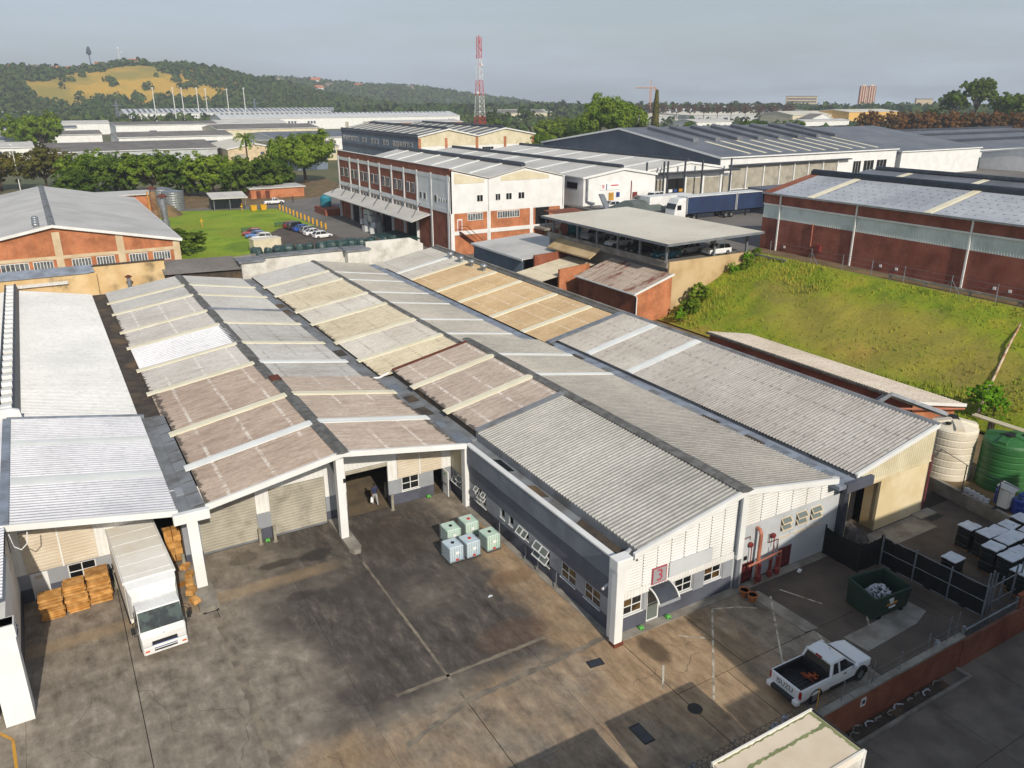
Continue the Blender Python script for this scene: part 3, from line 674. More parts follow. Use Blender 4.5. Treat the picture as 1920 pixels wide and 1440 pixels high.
ridgecap(b2, X2, ZN, 16.5, 32.8); ridgecap(b2, X2, ZF, 32.8, 77.7)
MB().box(X2-.4, X2+.4, 31.6, 32.9, ZN+.1, ZN+.13).build('rusty_cap', 'rust', b2)
rake(b2, 16.6, [(-17.15, 5.05), (X2, ZN+.08), (-.35, 5.02)], hgt=.36)
hole2 = [(-17.3, -13.8, -1, 3.45), (-12.95, -9.3, -1, 3.48), (-7.85, -4.85, -1, 3.45), (-3.85, -2.53, .92, 2.0), (-1.42, -.7, -1, 2.0)]
wallparts(b2, 'wall_base', 'dark_grey_paint', 'y', WF, .2, -17.4, 0, 0, .84, hole2)
wallparts(b2, 'wall', 'light_grey_paint', 'y', WF, .2, -17.4, 0, .84, 1.95, hole2)
mb = MB()
for a0, a1, z0, z1 in ((-17.0, -13.8, 3.47, 4.85), (-13.8, -12.95, 1.95, 5.4), (-12.95, -9.3, 3.5, 5.55), (-9.3, -7.85, 1.95, 6.0), (-7.85, -4.85, 3.47, 5.5), (-4.85, -4.15, 1.95, 5.4), (-.9, 0, 1.95, 4.75)):
    MB().corr((a0, WF-.03, z0), (a1-a0, 0, 0), (0, 0, z1-z0), .3, .03, 'i').build('cladding', 'white_clad', b2)
wallparts(b2, 'wall_backing', 'white_clad', 'y', WF+.03, .1, -17.4, 0, 1.95, 4.75, hole2)
gable(MB(), WF+.03, .1, [(-17, 4.85), (X2, 6.22), (-.9, 4.85)], 4.8).build('wall_backing', 'white_clad', b2)
for a0, a1 in ((-4.15, -2.52), (-2.46, -.78)):
    MB().corr((a0, WF-.06, 1.98), (0, 0, 2.75), (a1-a0, 0, 0), .2, .03, 'i').build('louvre_panel', 'shutter_cream', b2)
MB().box(-2.53, -2.45, WF-.12, WF-.04, 1.95, 4.7).build('mullion', 'white_paint', b2)
for a0, a1 in ((-17.3, -13.8), (-12.95, -9.3)):
    d = MB().corr((a0, WF+.1, 0), (0, 0, 3.47), (a1-a0, 0, 0), .2, .022, 'i').build('roller_door', 'shutter_beige', b2)
    MB().box(a0+.05, a1-.05, WF+.04, WF+.1, 0, .1).build('door_sill_bar', 'grey_steel', d)
MB().corr((-7.85, WF+.1, 3.1), (0, 0, .4), (3.0, 0, 0), .2, .022, 'i').build('roller_door', 'shutter_beige', b2)
window(b2, 'y', WF, -3.85, -2.53, .92, 2.0)
d = MB().box(-.72, -.66, 18.9, 19.75, .03, 1.98).build('open_door', 'white_paint', b2)
MB().box(-.78, -.72, 19.0, 19.6, .95, 1.02).build('push_bar', 'galv', d)
MB().box(-.735, -.72, 19.2, 19.4, 1.65, 1.8).build('exit_sign', 'green_box', d)
MB().prism([(16.85, 0.3), (17.3, 0.3), (17.3, 5.9), (16.8, 5.9)], 'x', X2-.42, X2+.08).build('post', 'white_paint', b2)
MB().prism([(17.2, 4.4), (17.3, 4.2), (19.8, 5.4), (19.8, 5.7)], 'x', X2-.3, X2-.1).build('bracket', 'grey_steel', b2)
mb = MB().prism([(-9.3, 15.5), (-9.1, 15.1), (-8.7, 15.1), (-8.5, 15.5), (-8.5, 19.7), (-9.3, 19.7)], 'z', 0, .28); mb.build('plinth', 'concrete', b2)
MB().box(X2-.05, X2+.1, 16.62, 16.8, 4.3, 4.5).build('flood_light', 'black', b2)
# valley gutter towards the office bay
MB().box(-1.0, .95, 17.4, 32.6, 4.55, 4.8).build('gutter', 'gutter_grey', b2)
MB().box(-1.5, -.05, 32.6, 77.6, 4.45, 4.66).build('gutter', 'gutter_grey', b2)
for i in range(20):
    y = 18+i*2.9; x = .2 if y < 32 else -.5
    MB().cbox((x-.25+random.uniform(-.15, .15), y, 4.82 if y < 32 else 4.68), (.9, random.uniform(.8, 2.2), .02), random.uniform(-.06, .06)).build('gutter_plate', random.choice(['galv', 'gutter_grey', 'gutter_grey', 'gutter_brown']), b2)
MB().tube([(-1.2, 32.5, 4.95), (-.3, 32.5, 4.85), (.6, 32.6, 5.1)], .09).build('flashing', 'white_clad', b2)
# interior glimpsed through the doorway
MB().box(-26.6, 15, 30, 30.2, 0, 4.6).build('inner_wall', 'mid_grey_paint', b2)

# ================================================================== office bay
b3 = thing('warehouse', 'office warehouse bay with white ribbed front, grey side wall and red number sign', 'warehouse', (8.3, 40, 0), absolute=True)
XN, Z3N, Z3F = 8.3, 6.72, 6.1
slope(b3, .9, 5.22, XN, Z3N, [(-.1, 17.6, 'roof_ibr')], .28, .055, 'i', 1)
slope(b3, .9, 5.22, XN, Z3N, [(17.6, 21.9, 'roof_pink'), (21.9, 27.9, 'roof_pink'), (27.9, 32.7, 'roof_pink')])
slope(b3, -.1, 4.85, XN-.1, Z3F, [(32.5, 37.5, 'roof_tan'), (37.5, 43.7, 'roof_grey_old'), (43.7, 51.2, 'roof_tan'), (51.2, 56.9, 'roof_grey_old'), (56.9, 65.4, 'roof_tan'), (65.4, 70.5, 'roof_grey_old'), (70.5, 77.8, 'roof_far_grey')])
slope(b3, 16.0, 5.4, XN, Z3N, [(-.1, 22.1, 'roof_ibr_r'), (22.1, 28.0, 'roof_ibr_r'), (28.0, 33.4, 'roof_ibr_r')], .27, .05, 'i', 1)
slope(b3, 15.5, 5.0, XN-.1, Z3F, [(33.2, 37.6, 'roof_ibr_r'), (37.6, 43.5, 'roof_ibr_r'), (43.5, 51.3, 'roof_ibr_r'), (51.3, 57, 'roof_ibr_r'), (57, 64.5, 'roof_ibr_r'), (64.5, 69.6, 'roof_ibr_r'), (69.6, 77.8, 'roof_ibr_r')], .3, .05, 'i', 1)
skylights(b3, .9, 5.22, XN, Z3N, (27.9, 21.9), 'skylight_cream')
skylights(b3, -.1, 4.85, XN-.1, Z3F, (70.5, 65.3, 56.9, 51.2, 43.7, 37.5), 'skylight_cream')
skylights(b3, 16.0, 5.4, XN, Z3N, (28.0, 22.1), 'skylight_white', .6, 0, .08)
skylights(b3, 15.5, 5.0, XN-.1, Z3F, (69.6, 64.5, 57.0, 51.3, 43.5, 37.6), 'skylight_white', .6, 0, .07)
ridgecap(b3, XN, Z3N, -.2, 33.3, .42, 'ridge_grey', .11, .09); ridgecap(b3, XN-.1, Z3F, 33.3, 77.9, .36)
MB().prism([(.9, 5.29), (XN, Z3N+.06), (XN, Z3N+.13), (.9, 5.37)], 'y', 17.25, 17.85).build('flashing', 'gutter_grey', b3)
MB().prism([(.9, 5.3), (XN-.4, Z3N), (XN-.4, Z3N+.1), (.9, 5.4)], 'y', 32.35, 32.62).build('rust_flashing', 'rust', b3)
rake(b3, -.1, [(.55, 5.22), (XN, Z3N+.09), (16.1, 5.47)], hgt=.34)
Y0 = .5
hf = [(.45, 1.8, 1.04, 2.04), (2.16, 3.05, -1, 2.24), (4.08, 5.35, 1.13, 2.06), (6.26, 7.54, 1.15, 2.1)]
wallparts(b3, 'wall_base', 'dark_grey_paint', 'y', Y0, .2, 0, 8.45, 0, 1.0, hf)
wallparts(b3, 'wall', 'light_grey_paint', 'y', Y0+.004, .2, 0, 8.45, 1.0, 2.1, hf)
for a0, a1 in ((1.87, 2.14), (5.45, 6.22), (7.66, 8.4)):
    MB().box(a0, a1, Y0-.035, Y0, .96, 2.07).build('wall_panel', 'light_grey_paint', b3)
MB().corr((0, Y0-.03, 2.08), (8.45, 0, 0), (0, 0, .46), .2, .03, 'i').build('cladding_skirt', 'white_clad', b3)
def gcorr(x0, x1, zb, top, y, m, name, nseg=8):
    "horizontally ribbed cladding panels under a sloping edge, built in vertical panels"
    for i in range(nseg):
        a, b = x0+(x1-x0)*i/nseg, x0+(x1-x0)*(i+1)/nseg
        mb = MB(); z = zb; k = 0
        while z < max(top(a), top(b)):
            ta, tb = min(z+.085, top(a)), min(z+.085, top(b))
            yo = y-.02*(k % 2)
            if ta > z or tb > z:
                ta, tb = max(ta, z), max(tb, z)
                mb.quad((a, yo, z), (b-.012, yo, z), (b-.012, y-.02*((k+1) % 2), tb), (a, y-.02*((k+1) % 2), ta))
            z += .085; k += 1
        mb.build(name, m, b3)
        for j in range(int((min(top(a), top(b))-zb)/.17)):
            pass
    mb = MB()
    for i in range(1, nseg):
        a = x0+(x1-x0)*i/nseg; z = zb+.1
        while z < top(a)-.1:
            mb.box(a-.02, a+.02, y-.05, y-.03, z, z+.05); z += .17
    tag(mb.build('rivets', 'dark_steel', b3), kind='stuff')
gcorr(.72, 8.3, 2.52, lambda x: 5.22+(x-.9)*(1.5/7.4)-.28, Y0-.03, 'white_clad', 'cladding')
gcorr(9.0, 16.65, 3.95, lambda x: 6.72-(x-8.3)*(1.32/7.7)-.27+.1, Y0-.03, 'white_clad', 'cladding', 6)
gable(MB(), Y0+.02, .15, [(0, 4.7), (.9, 5.1), (XN, 6.6), (16.0, 5.3), (17.2, 5.0)], 2.1).build('wall_backing', 'pale_wall', b3)
MB().box(0, .72, Y0-.1, Y0, 2.54, 5.0).build('corner_trim', 'white_clad', b3)
window(b3, 'y', Y0, .45, 1.8, 1.04, 2.04, gm=('glass', 'glass_warm')); window(b3, 'y', Y0, 4.08, 5.35, 1.13, 2.06); window(b3, 'y', Y0, 6.26, 7.54, 1.15, 2.1, gm=('glass', 'glass_warm'))
d = window(b3, 'y', Y0, 2.16, 3.05, .05, 2.24, 1, 2, gm='glass_pale', name='glass_door', fr=.08)
# curved entrance canopy
pts = [(Y0-.98*sin(t), 1.52+.8*cos(t)) for t in frange(0, 1.3, 8)]
cn = MB().loft([[(x, y, z) for y, z in pts] + [(x, y+.0, z-.03) for y, z in pts[::-1]] for x in (2.22, 3.55)]).build('door_canopy', 'dark_steel', b3)
for x in (2.16, 3.55):
    MB().loft([[(x+e, y, z+.04), (x+e, y, z-.05)] for y, z in pts for e in (0,)], False, False).build('canopy_rib', 'white_paint', cn)
    MB().tube([(x+.03, y, z) for y, z in pts], .045, 6).build('canopy_rib', 'white_paint', cn)
MB().box(2.16, 3.62, pts[-1][0]-.04, pts[-1][0]+.02, pts[-1][1]-.1, pts[-1][1]+.05).build('canopy_gutter', 'light_grey_paint', cn)
sg = MB().box(2.3, 3.3, Y0-.13, Y0-.09, 2.46, 3.45).build('number_sign', 'sign_pink', b3)
MB().box(2.36, 3.24, Y0-.14, Y0-.13, 2.52, 3.39).build('sign_face', 'sign_grey', sg)
textmesh('number_three', '3', 1.0, 'sign_pink', sg, (2.8, Y0-.15, 2.94), (pi/2, 0, 0), .008)
MB().box(3.47, 6.58, Y0-.15, Y0-.09, 2.55, 3.46).build('blank_sign', 'sign_pale', b3)
# corner post, centre post, wall on the right part of the front
MB().bbox(-.62, -.1, -.3, .15, .25, 4.6, .02).build('post', 'white_paint', b3)
MB().bbox(-.35, .02, .15, .75, .05, 4.7, .02).build('post', 'white_paint', b3)
MB().bbox(-.68, .3, -.35, .35, 4.6, 5.25, .03).build('gutter_end', 'white_paint', b3)
MB().box(-.6, -.02, -.32, .12, 0, .25).build('post_foot', 'rust', b3)
MB().bbox(8.52, 8.95, Y0-.24, Y0-.04, 2.05, 6.35, .02).build('post', 'white_paint', b3)
MB().bbox(8.56, 8.9, Y0-.2, Y0-.02, 0, 2.05, .02).build('post', 'grey_steel', b3)
MB().box(8.4, 8.56, Y0-.2, Y0-.06, 2.4, 6.2).build('down_pipe', 'band_grey', b3)
hr = [(12.12, 13.06, 2.28, 3.62), (13.42, 14.42, 2.28, 3.62), (14.7, 15.72, 2.28, 3.64), (9.25, 10.2, -1, 1.42), (10.3, 12.2, -1, 1.9), (12.26, 13.42, -1, 1.5)]
wallparts(b3, 'wall', 'pale_wall', 'y', Y0, .2, 8.45, 17.9, 0, 3.97, hr)
for a0, a1 in ((12.12, 13.06), (13.42, 14.42), (14.7, 15.72)):
    window(b3, 'y', Y0, a0, a1, 2.28, 3.62, 1, 3, fm='cream_band', open_=((0, 1), (0, 2)))
for a0, a1, z1 in ((9.25, 10.2, 1.42), (12.26, 13.42, 1.5)):
    g = MB().box(a0, a1, Y0+.06, Y0+.12, .1, z1).build('burgundy_gate', 'burgundy', b3)
    for k in range(7):
        x = a0+.05+(a1-a0-.1)*k/6
        MB().tube([(x, Y0+.02, .1), (x, Y0+.02, z1)], .018, 4).build('gate_bar', 'red_paint', g)
    for z in (.4, .9, z1-.05): MB().tube([(a0, Y0, z), (a1, Y0, z)], .02, 4).build('gate_bar', 'red_paint', g)
MB().box(10.3, 12.2, Y0+.14, Y0+.2, 0, 1.9).build('recess_back', 'pale_wall', b3)
# side wall facing the court
XW = 0.0
hs = [(14.6, 16.2, .9, 2.05), (12.1, 12.65, 1.3, 1.95), (11.0, 11.55, 1.3, 1.95), (9.15, 10.4, 1.25, 1.9), (6.8, 8.45, .7, 1.85), (4.14, 5.6, .85, 1.86), (1.84, 3.3, .84, 1.84)]
wallparts(b3, 'side_wall_base', 'dark_grey_paint', 'x', XW, .2, .75, 17.2, 0, .88, hs)
wallparts(b3, 'side_wall', 'light_grey_paint', 'x', XW+.003, .2, .75, 17.2, .88, 1.95, hs)
wallparts(b3, 'side_wall', 'mid_grey_paint', 'x', XW, .2, .75, 17.2, 1.95, 3.4, hs)
MB().box(-.16, .12, .3, 17.2, 3.4, 4.7).build('parapet', 'band_grey', b3)
MB().box(-.2, .16, .28, 17.25, 4.7, 4.8).build('coping', 'white_paint', b3)
MB().box(.16, 1.0, .3, 17.4, 4.5, 4.66).build('gutter', 'gutter_grey', b3)
MB().prism([(.25, 8.3), (.7, 8.0), (.75, 9.6), (.3, 9.9)], 'z', 4.66, 4.672).build('stain', 'gutter_brown', b3)
MB().prism([(.2, .5), (.95, .5), (.95, 5.0), (.2, 4.6)], 'z', 4.66, 4.671).build('stain', 'gutter_brown', b3)
MB().prism([(.25, 12.2), (.7, 12.0), (.75, 13.9), (.3, 14.2)], 'z', 4.66, 4.672).build('puddle', 'glass', b3)
for k, (a0, a1, z0, z1) in enumerate(hs):
    nx, nz_, op = ((3, 3, ((0, 1), (1, 1), (0, 2), (2, 2), (1, 0))), (1, 1, ()), (1, 1, ()), (2, 1, ((0, 0), (1, 0))), (2, 2, ((0, 0), (1, 0), (0, 1), (1, 1))), (2, 2, ()), (2, 2, ()))[k]
    window(b3, 'x', XW, a0, a1, z0, z1, nx, nz_, open_=op, gm='glass' if k < 5 else ('glass', 'glass_warm'))
MB().bbox(-.3, 0.02, 17.0, 17.55, 0, 4.5, .02).build('post', 'white_paint', b3)
wallparts(b3, 'side_wall_base', 'dark_grey_paint', 'x', .02, .1, 17.5, 19.8, 0, .88, [(18.0, 19.6, .8, 1.75)])
wallparts(b3, 'side_wall', 'light_grey_paint', 'x', .02, .1, 17.5, 19.8, .88, 1.9, [(18.0, 19.6, .8, 1.75)])
MB().corr((.01, 17.55, 1.9), (0, 2.25, 0), (0, 0, 2.8), .2, .03, 'i').build('cladding', 'cream_clad', b3)
window(b3, 'x', .02, 18.0, 19.6, .8, 1.75, 2, 2, open_=((0, 0), (1, 0), (0, 1)))
# downpipes and taps on the side wall
for y in (12.6, 9.3, 7.9, 5.9):
    MB().tube([(-.1, y, .9), (-.1, y, .3), (-.3, y-.15, .15)], .04, 5).build('waste_pipe', 'galv', b3)
MB().box(.86, .9, .0, 17.5, 4.6, 5.2).build('eave_closure', 'gutter_grey', b3)
MB().box(15.98, 16.02, 0, 33.3, 4.9, 5.36).build('eave_closure', 'gutter_grey', b3)
MB().box(.92, .96, 17.5, 32.5, 4.7, 5.2).build('eave_closure', 'gutter_brown', b3)
MB().box(-.06, -.02, 32.6, 77.6, 4.6, 4.83).build('eave_closure', 'gutter_brown', b3)
# rear
gable(MB(), 77.75, .15, [(-.1, 4.75), (XN-.1, 6.0), (15.5, 4.9)], 0).build('rear_wall', 'white_wall', b3)
# gutter on the right
MB().box(15.95, 17.75, -.35, 33.3, 4.75, 5.0).build('gutter', 'gutter_blue', b3)
MB().box(15.4, 16.85, 33.3, 77.6, 4.6, 4.85).build('gutter', 'gutter_blue', b3)
for i in range(16):
    y = 1+i*2.1
    MB().cbox((16.75+random.uniform(-.2, .2), y, 5.01), (.9, random.uniform(.5, 1.9), .012), random.uniform(-.05, .05)).build('gutter_plate', random.choice(['gutter_grey', 'gutter_blue', 'gutter_brown', 'galv']), b3)
MB().bbox(16.6, 19.1, -.45, -.15, 4.45, 5.05, .02).build('gutter_end', 'dark_grey_paint', b3)
MB().box(17.3, 17.72, .1, .5, 0, 4.5).build('post', 'dark_steel', b3)
MB().box(17.2, 17.85, .02, .5, 0, .35).build('post_foot', 'concrete', b3)

# ================================================================== right bay with single slope
b4 = thing('warehouse', 'single slope warehouse bay with cream end wall, dark doorway and orange rear roof', 'warehouse', (22, 38, 0), absolute=True)
slope(b4, 17.9, 5.15, 25.75, 6.8, [(0, 22.2, 'roof_b4'), (22.2, 28.1, 'roof_b4'), (28.1, 33.0, 'roof_b4')], .27, .07, 'w', 3)
slope(b4, 16.9, 4.95, 25.3, 6.5, [(33.0, 37.7, 'roof_orange'), (37.7, 44.1, 'roof_orange'), (44.1, 51.6, 'roof_orange'), (51.6, 57.6, 'roof_orange'), (57.6, 65.1, 'roof_orange'), (65.1, 69.6, 'roof_grey_old'), (69.6, 77, 'roof_grey_old')], .27, .05)
skylights(b4, 17.9, 5.15, 25.75, 6.8, (28.1, 22.2), 'skylight_white', .9, 0, .08)
skylights(b4, 16.9, 4.95, 25.3, 6.5, (69.6, 65.1, 57.6, 51.6, 44.1, 37.7), ['skylight_white']+['skylight_cream']*5, .85, .1)
MB().prism([(16.9, 5.05), (25.6, 6.66), (25.6, 6.9), (16.9, 5.2)], 'y', 32.8, 33.4).build('flashing', 'galv', b4)
MB().prism([(25.5, 6.72), (25.95, 6.72), (25.95, 6.95), (25.7, 6.95)], 'y', -.05, 33.3).build('edge_flashing', 'gutter_grey', b4)
MB().box(25.2, 25.9, 33.4, 77, 6.45, 6.62).build('edge_gutter', 'ridge_grey', b4)
MB().box(25.9, 26.15, 33.3, 77, 0, 6.85).build('edge_parapet', 'concrete', b4)
rake(b4, 0, [(17.95, 5.25), (25.9, 6.92)], hgt=.3)
h4 = [(18.35, 21.4, -1, 3.66)]
wallparts(b4, 'wall', 'cream_plaster', 'y', Y0, .2, 17.9, 26.5, 0, 4.0, h4)
mb = MB()
n = 36
for i in range(n):
    a, b = 18.2+(26.4-18.2)*i/n, 18.2+(26.4-18.2)*(i+1)/n; w_ = b-a
    t = lambda x: 5.15+(x-17.9)*(1.65/7.85)-.2
    P = [(a, 0), (a+w_*.55, 0), (a+w_*.68, -.04), (a+w_*.88, -.04), (b, 0)]
    for (xa, ya), (xb, yb) in zip(P[:-1], P[1:]):
        mb.quad((xa, Y0-.06+ya, 3.98), (xb, Y0-.06+yb, 3.98), (xb, Y0-.06+yb, t(xb)), (xa, Y0-.06+ya, t(xa)))
mb.build('cladding', 'cream_clad', b4)
gable(MB(), Y0-.02, .1, [(17.9, 4.95), (26.4, 6.55)], 3.9).build('wall_backing', 'cream_clad', b4)
MB().box(18.2, 26.5, Y0-.14, Y0-.02, 3.9, 3.99).build('cladding_trim', 'cream_clad', b4)
MB().box(21.43, 21.75, Y0+.21, Y0+1.1, 0, 3.66).build('door_reveal', 'ochre_wall', b4)
MB().box(26.3, 26.5, .7, 33.3, 0, 6.6).build('side_wall', 'cream_band', b4)
MB().tube([(26.5, Y0+.2, 4.4), (26.45, Y0-.12, 4.35), (26.45, Y0-.12, .55), (26.3, Y0-.2, .35)], .07, 8).build('down_pipe', 'burgundy', b4)
MB().box(17.95, 26, 2.2, 2.3, 0, 4.6).build('blackout_sheet', 'dark_void', b4)  # added black sheet: stops the sun so the doorway interior stays dark
mb = gridmesh(frange(18.6, 21.3, 12), frange(-.6, 2.1, 12), lambda x, y: max(-.02, .75*(1-((x-19.5)/1.3)**2-((y-1.2)/1.5)**2)+.18*noise.noise((x*2.2, y*2.2, 0))))
mb.build('rubble_heap', 'rubble', b4)
MB().box(17.92, 17.96, .0, 33, 4.9, 5.13).build('eave_closure', 'gutter_grey', b4)
MB().bbox(25.4, 27.2, -.3, .48, 0, .12, .02).build('drain_slab', 'concrete', b4)
MB().box(25.9, 27.3, -.75, -.35, -.0, .012).build('drain_opening', 'black', b4)
# ------------------------------------------------------------------ terrace, bank and upper yard
def smooth(t): t = max(0., min(1., t)); return t*t*(3-2*t)
struct('terrace', MB().prism([(30.4, 3.2), (28.6, -9.0), (28.6, -40), (60, -40), (60, 46.6), (26.6, 46.6), (26.6, 3.2)], 'z', -1, .86), 'earth')
mb = MB()
tw = thing('retaining_wall', 'low concrete retaining wall with a handrail post line below the water tanks', 'wall', (29.6, -2, 0), absolute=True)
def obl(mb, a, b, th, z0, z1):
    a, b = Vector(a), Vector(b); n = Vector((-(b-a).y, (b-a).x)).normalized()*th/2
    return mb.prism([tuple(a-n), tuple(b-n), tuple(b+n), tuple(a+n)], 'z', z0, z1)
obl(MB(), (30.4, 3.3), (28.55, -8.9), .3, -.02, .95).build('wall_body', 'concrete', tw)
for y in (-.2, -2.75, -5.4):
    x = 30.4-(3.3-y)*1.85/12.2
    MB().tube([(x, y, .95), (x, y, 3.0)], .04, 6).build('fence_post', 'dark_steel', tw); MB().cbox((x, y, .965), (.5, .25, .03), -.15).build('base_plate', 'dark_steel', tw)
MB().tube([(30.6, 3.3, 3.35), (29.87, -.2, 3.0), (29.49, -2.75, 3.0), (29.1, -5.4, 3.0)], .025, 5).build('top_wire', 'dark_steel', tw)

def grassmat(name, a, b, c, d, s=.5, patch=None):
    m, nt, bs = newmat(name)
    P = pos(nt); n1 = nz(nt, P, s, 6.0, .62); n2 = nz(nt, P, s*.25, 4.0, .55); n3 = nz(nt, P, s*9, 5.0, .7)
    col = ramp(nt, n1, [(.34, lin(a)), (.5, lin(b)), (.66, lin(c))])
    col = mixc(nt, step(nt, n2, .47, .6), col, lin(d))
    if patch:
        sp = node(nt, 'ShaderNodeSeparateXYZ', {0: P})
        for cx, cy, rx, ry, c in patch:
            q = math_(nt, 'ADD', math_(nt, 'POWER', math_(nt, 'DIVIDE', math_(nt, 'SUBTRACT', sp.outputs[0], cx), rx), 2.0), math_(nt, 'POWER', math_(nt, 'DIVIDE', math_(nt, 'SUBTRACT', sp.outputs[1], cy), ry), 2.0))
            q = math_(nt, 'MULTIPLY_ADD', math_(nt, 'SUBTRACT', n1, .5), 2.4, q)
            col = mixc(nt, math_(nt, 'MULTIPLY', math_(nt, 'SUBTRACT', 1.0, step(nt, q, .3, 1.2)), .5), col, lin(c))
    col = mixc(nt, math_(nt, 'MULTIPLY', step(nt, n3, .45, .7), .4), col, lin([v*.6 for v in a]))
    nt.links.new(col, bs.inputs['Base Color']); bs.inputs['Roughness'].default_value = .95
    bump(nt, bs, n3, .6, .15)
grassmat('bank_grass', (104, 128, 10), (128, 142, 20), (148, 146, 36), (150, 134, 46), .35, ((49.5, 22, 5.5, 15, (164, 138, 70)), (48.5, 8, 4, 6, (136, 116, 62)), (52.5, 36, 2.5, 5, (134, 118, 60))))
grassmat('lawn_grass', (104, 134, 10), (128, 156, 18), (148, 168, 30), (132, 146, 26), .16, ((-1, 150, 5, 14, (150, 140, 60)), (14, 158, 6, 5, (150, 166, 26)), (10, 128, 4, 6, (84, 118, 12)), (24, 168, 5, 4, (96, 128, 14))))
def bankz(x, y):
    t = (x-41.8)/(58.3-41.8)
    z = .86+6.5*(t if t < 0 else min(1, t*.75+.25*smooth(t)))
    z = max(z, .86)
    if 42.5 < x < 58: z += .35*noise.noise((x*.25, y*.22, 0))+.15*noise.noise((x*.8, y*.8, 3))
    return z
struct('grass_bank', gridmesh(frange(41.2, 59.5, 46), frange(-45, 46.55, 150), bankz), 'bank_grass', True)
up = struct('upper_yard', MB().prism([(58.6, -90), (900, -90), (900, 300), (420, 260), (130, 215), (80, 178), (65, 172), (65, 74), (43.7, 74), (43.7, 46.9), (58.6, 46.9)], 'z', -.9, 7.3), 'asphalt_road')
struct('verge_path', MB().box(59.2, 62.5, -40, 49, 7.2, 7.34), 'earth')
mat('grass_blade', (118, 138, 24), (156, 146, 52), .4, .9)
rb = random.Random(5); mb = MB()
for i in range(15000):
    x, y = rb.uniform(42, 58.5), rb.uniform(-12, 46)
    k = noise.noise((x*.12, y*.12, 7))
    if k < -.05 and rb.random() < .75: continue
    if ((x-49.5)/5.5)**2+((y-22)/15)**2 < 1 and rb.random() < .85: continue
    z = bankz(x, y); h = rb.uniform(.12, .42)*(1.4 if k > .2 else 1); a = rb.uniform(0, 6.28); w = rb.uniform(.04, .1)
    mb.add([(x-w*cos(a), y-w*sin(a), z-.05), (x+w*cos(a), y+w*sin(a), z-.05), (x+rb.uniform(-.15, .15), y+rb.uniform(-.15, .15), z+h)], ((0, 1, 2),))
tag(mb.build('long_grass', 'grass_blade'), 'long tufted grass on the sloping bank below the brick warehouse', 'grass', kind='stuff')

# fence along the bank top
bf = thing('fence', 'sagging wire fence on slim steel posts along the top of the grass bank', 'fence', (59.4, 28, 7.3), absolute=True)
for y in (45.2, 38.6, 34, 30, 25.9, 20.4, 15.6, 11):
    MB().tube([(59.5, y, 7.2), (59.5, y, 9.2)], .05, 6).build('post', 'grey_steel', bf)
for z in (7.9, 8.5, 9.1): MB().tube([(59.5, 45.2, z), (59.5, 11, z)], .012, 4).build('wire', 'grey_steel', bf)
for y in (38.6, 20.4):
    for s_ in (-1, 1): MB().tube([(59.5, y, 8.7), (59.5, y+s_*1.1, 7.25)], .04, 5).build('brace', 'grey_steel', bf)
gr = thing('guard_rail', 'low concrete guard rail beside the brick warehouse wall', 'rail', (59.9, 20, 7.3), absolute=True)
MB().box(59.8, 60.0, 10, 28, 7.75, 7.95).build('rail', 'concrete', gr)
for y in (27.8, 23.5, 18.5, 13.5): MB().box(59.82, 59.98, y-.12, y+.12, 7.3, 7.75).build('post', 'concrete', gr)
gr = thing('guard_rail', 'short low concrete rail between the carport and the fence', 'rail', (58, 43, 7.3), absolute=True)
MB().box(57.2, 57.4, 40.5, 46.2, 7.45, 7.65).build('rail', 'concrete', gr)
for y in (45.8, 43.3, 41): MB().box(57.22, 57.38, y-.12, y+.12, 6.6, 7.45).build('post', 'concrete', gr)

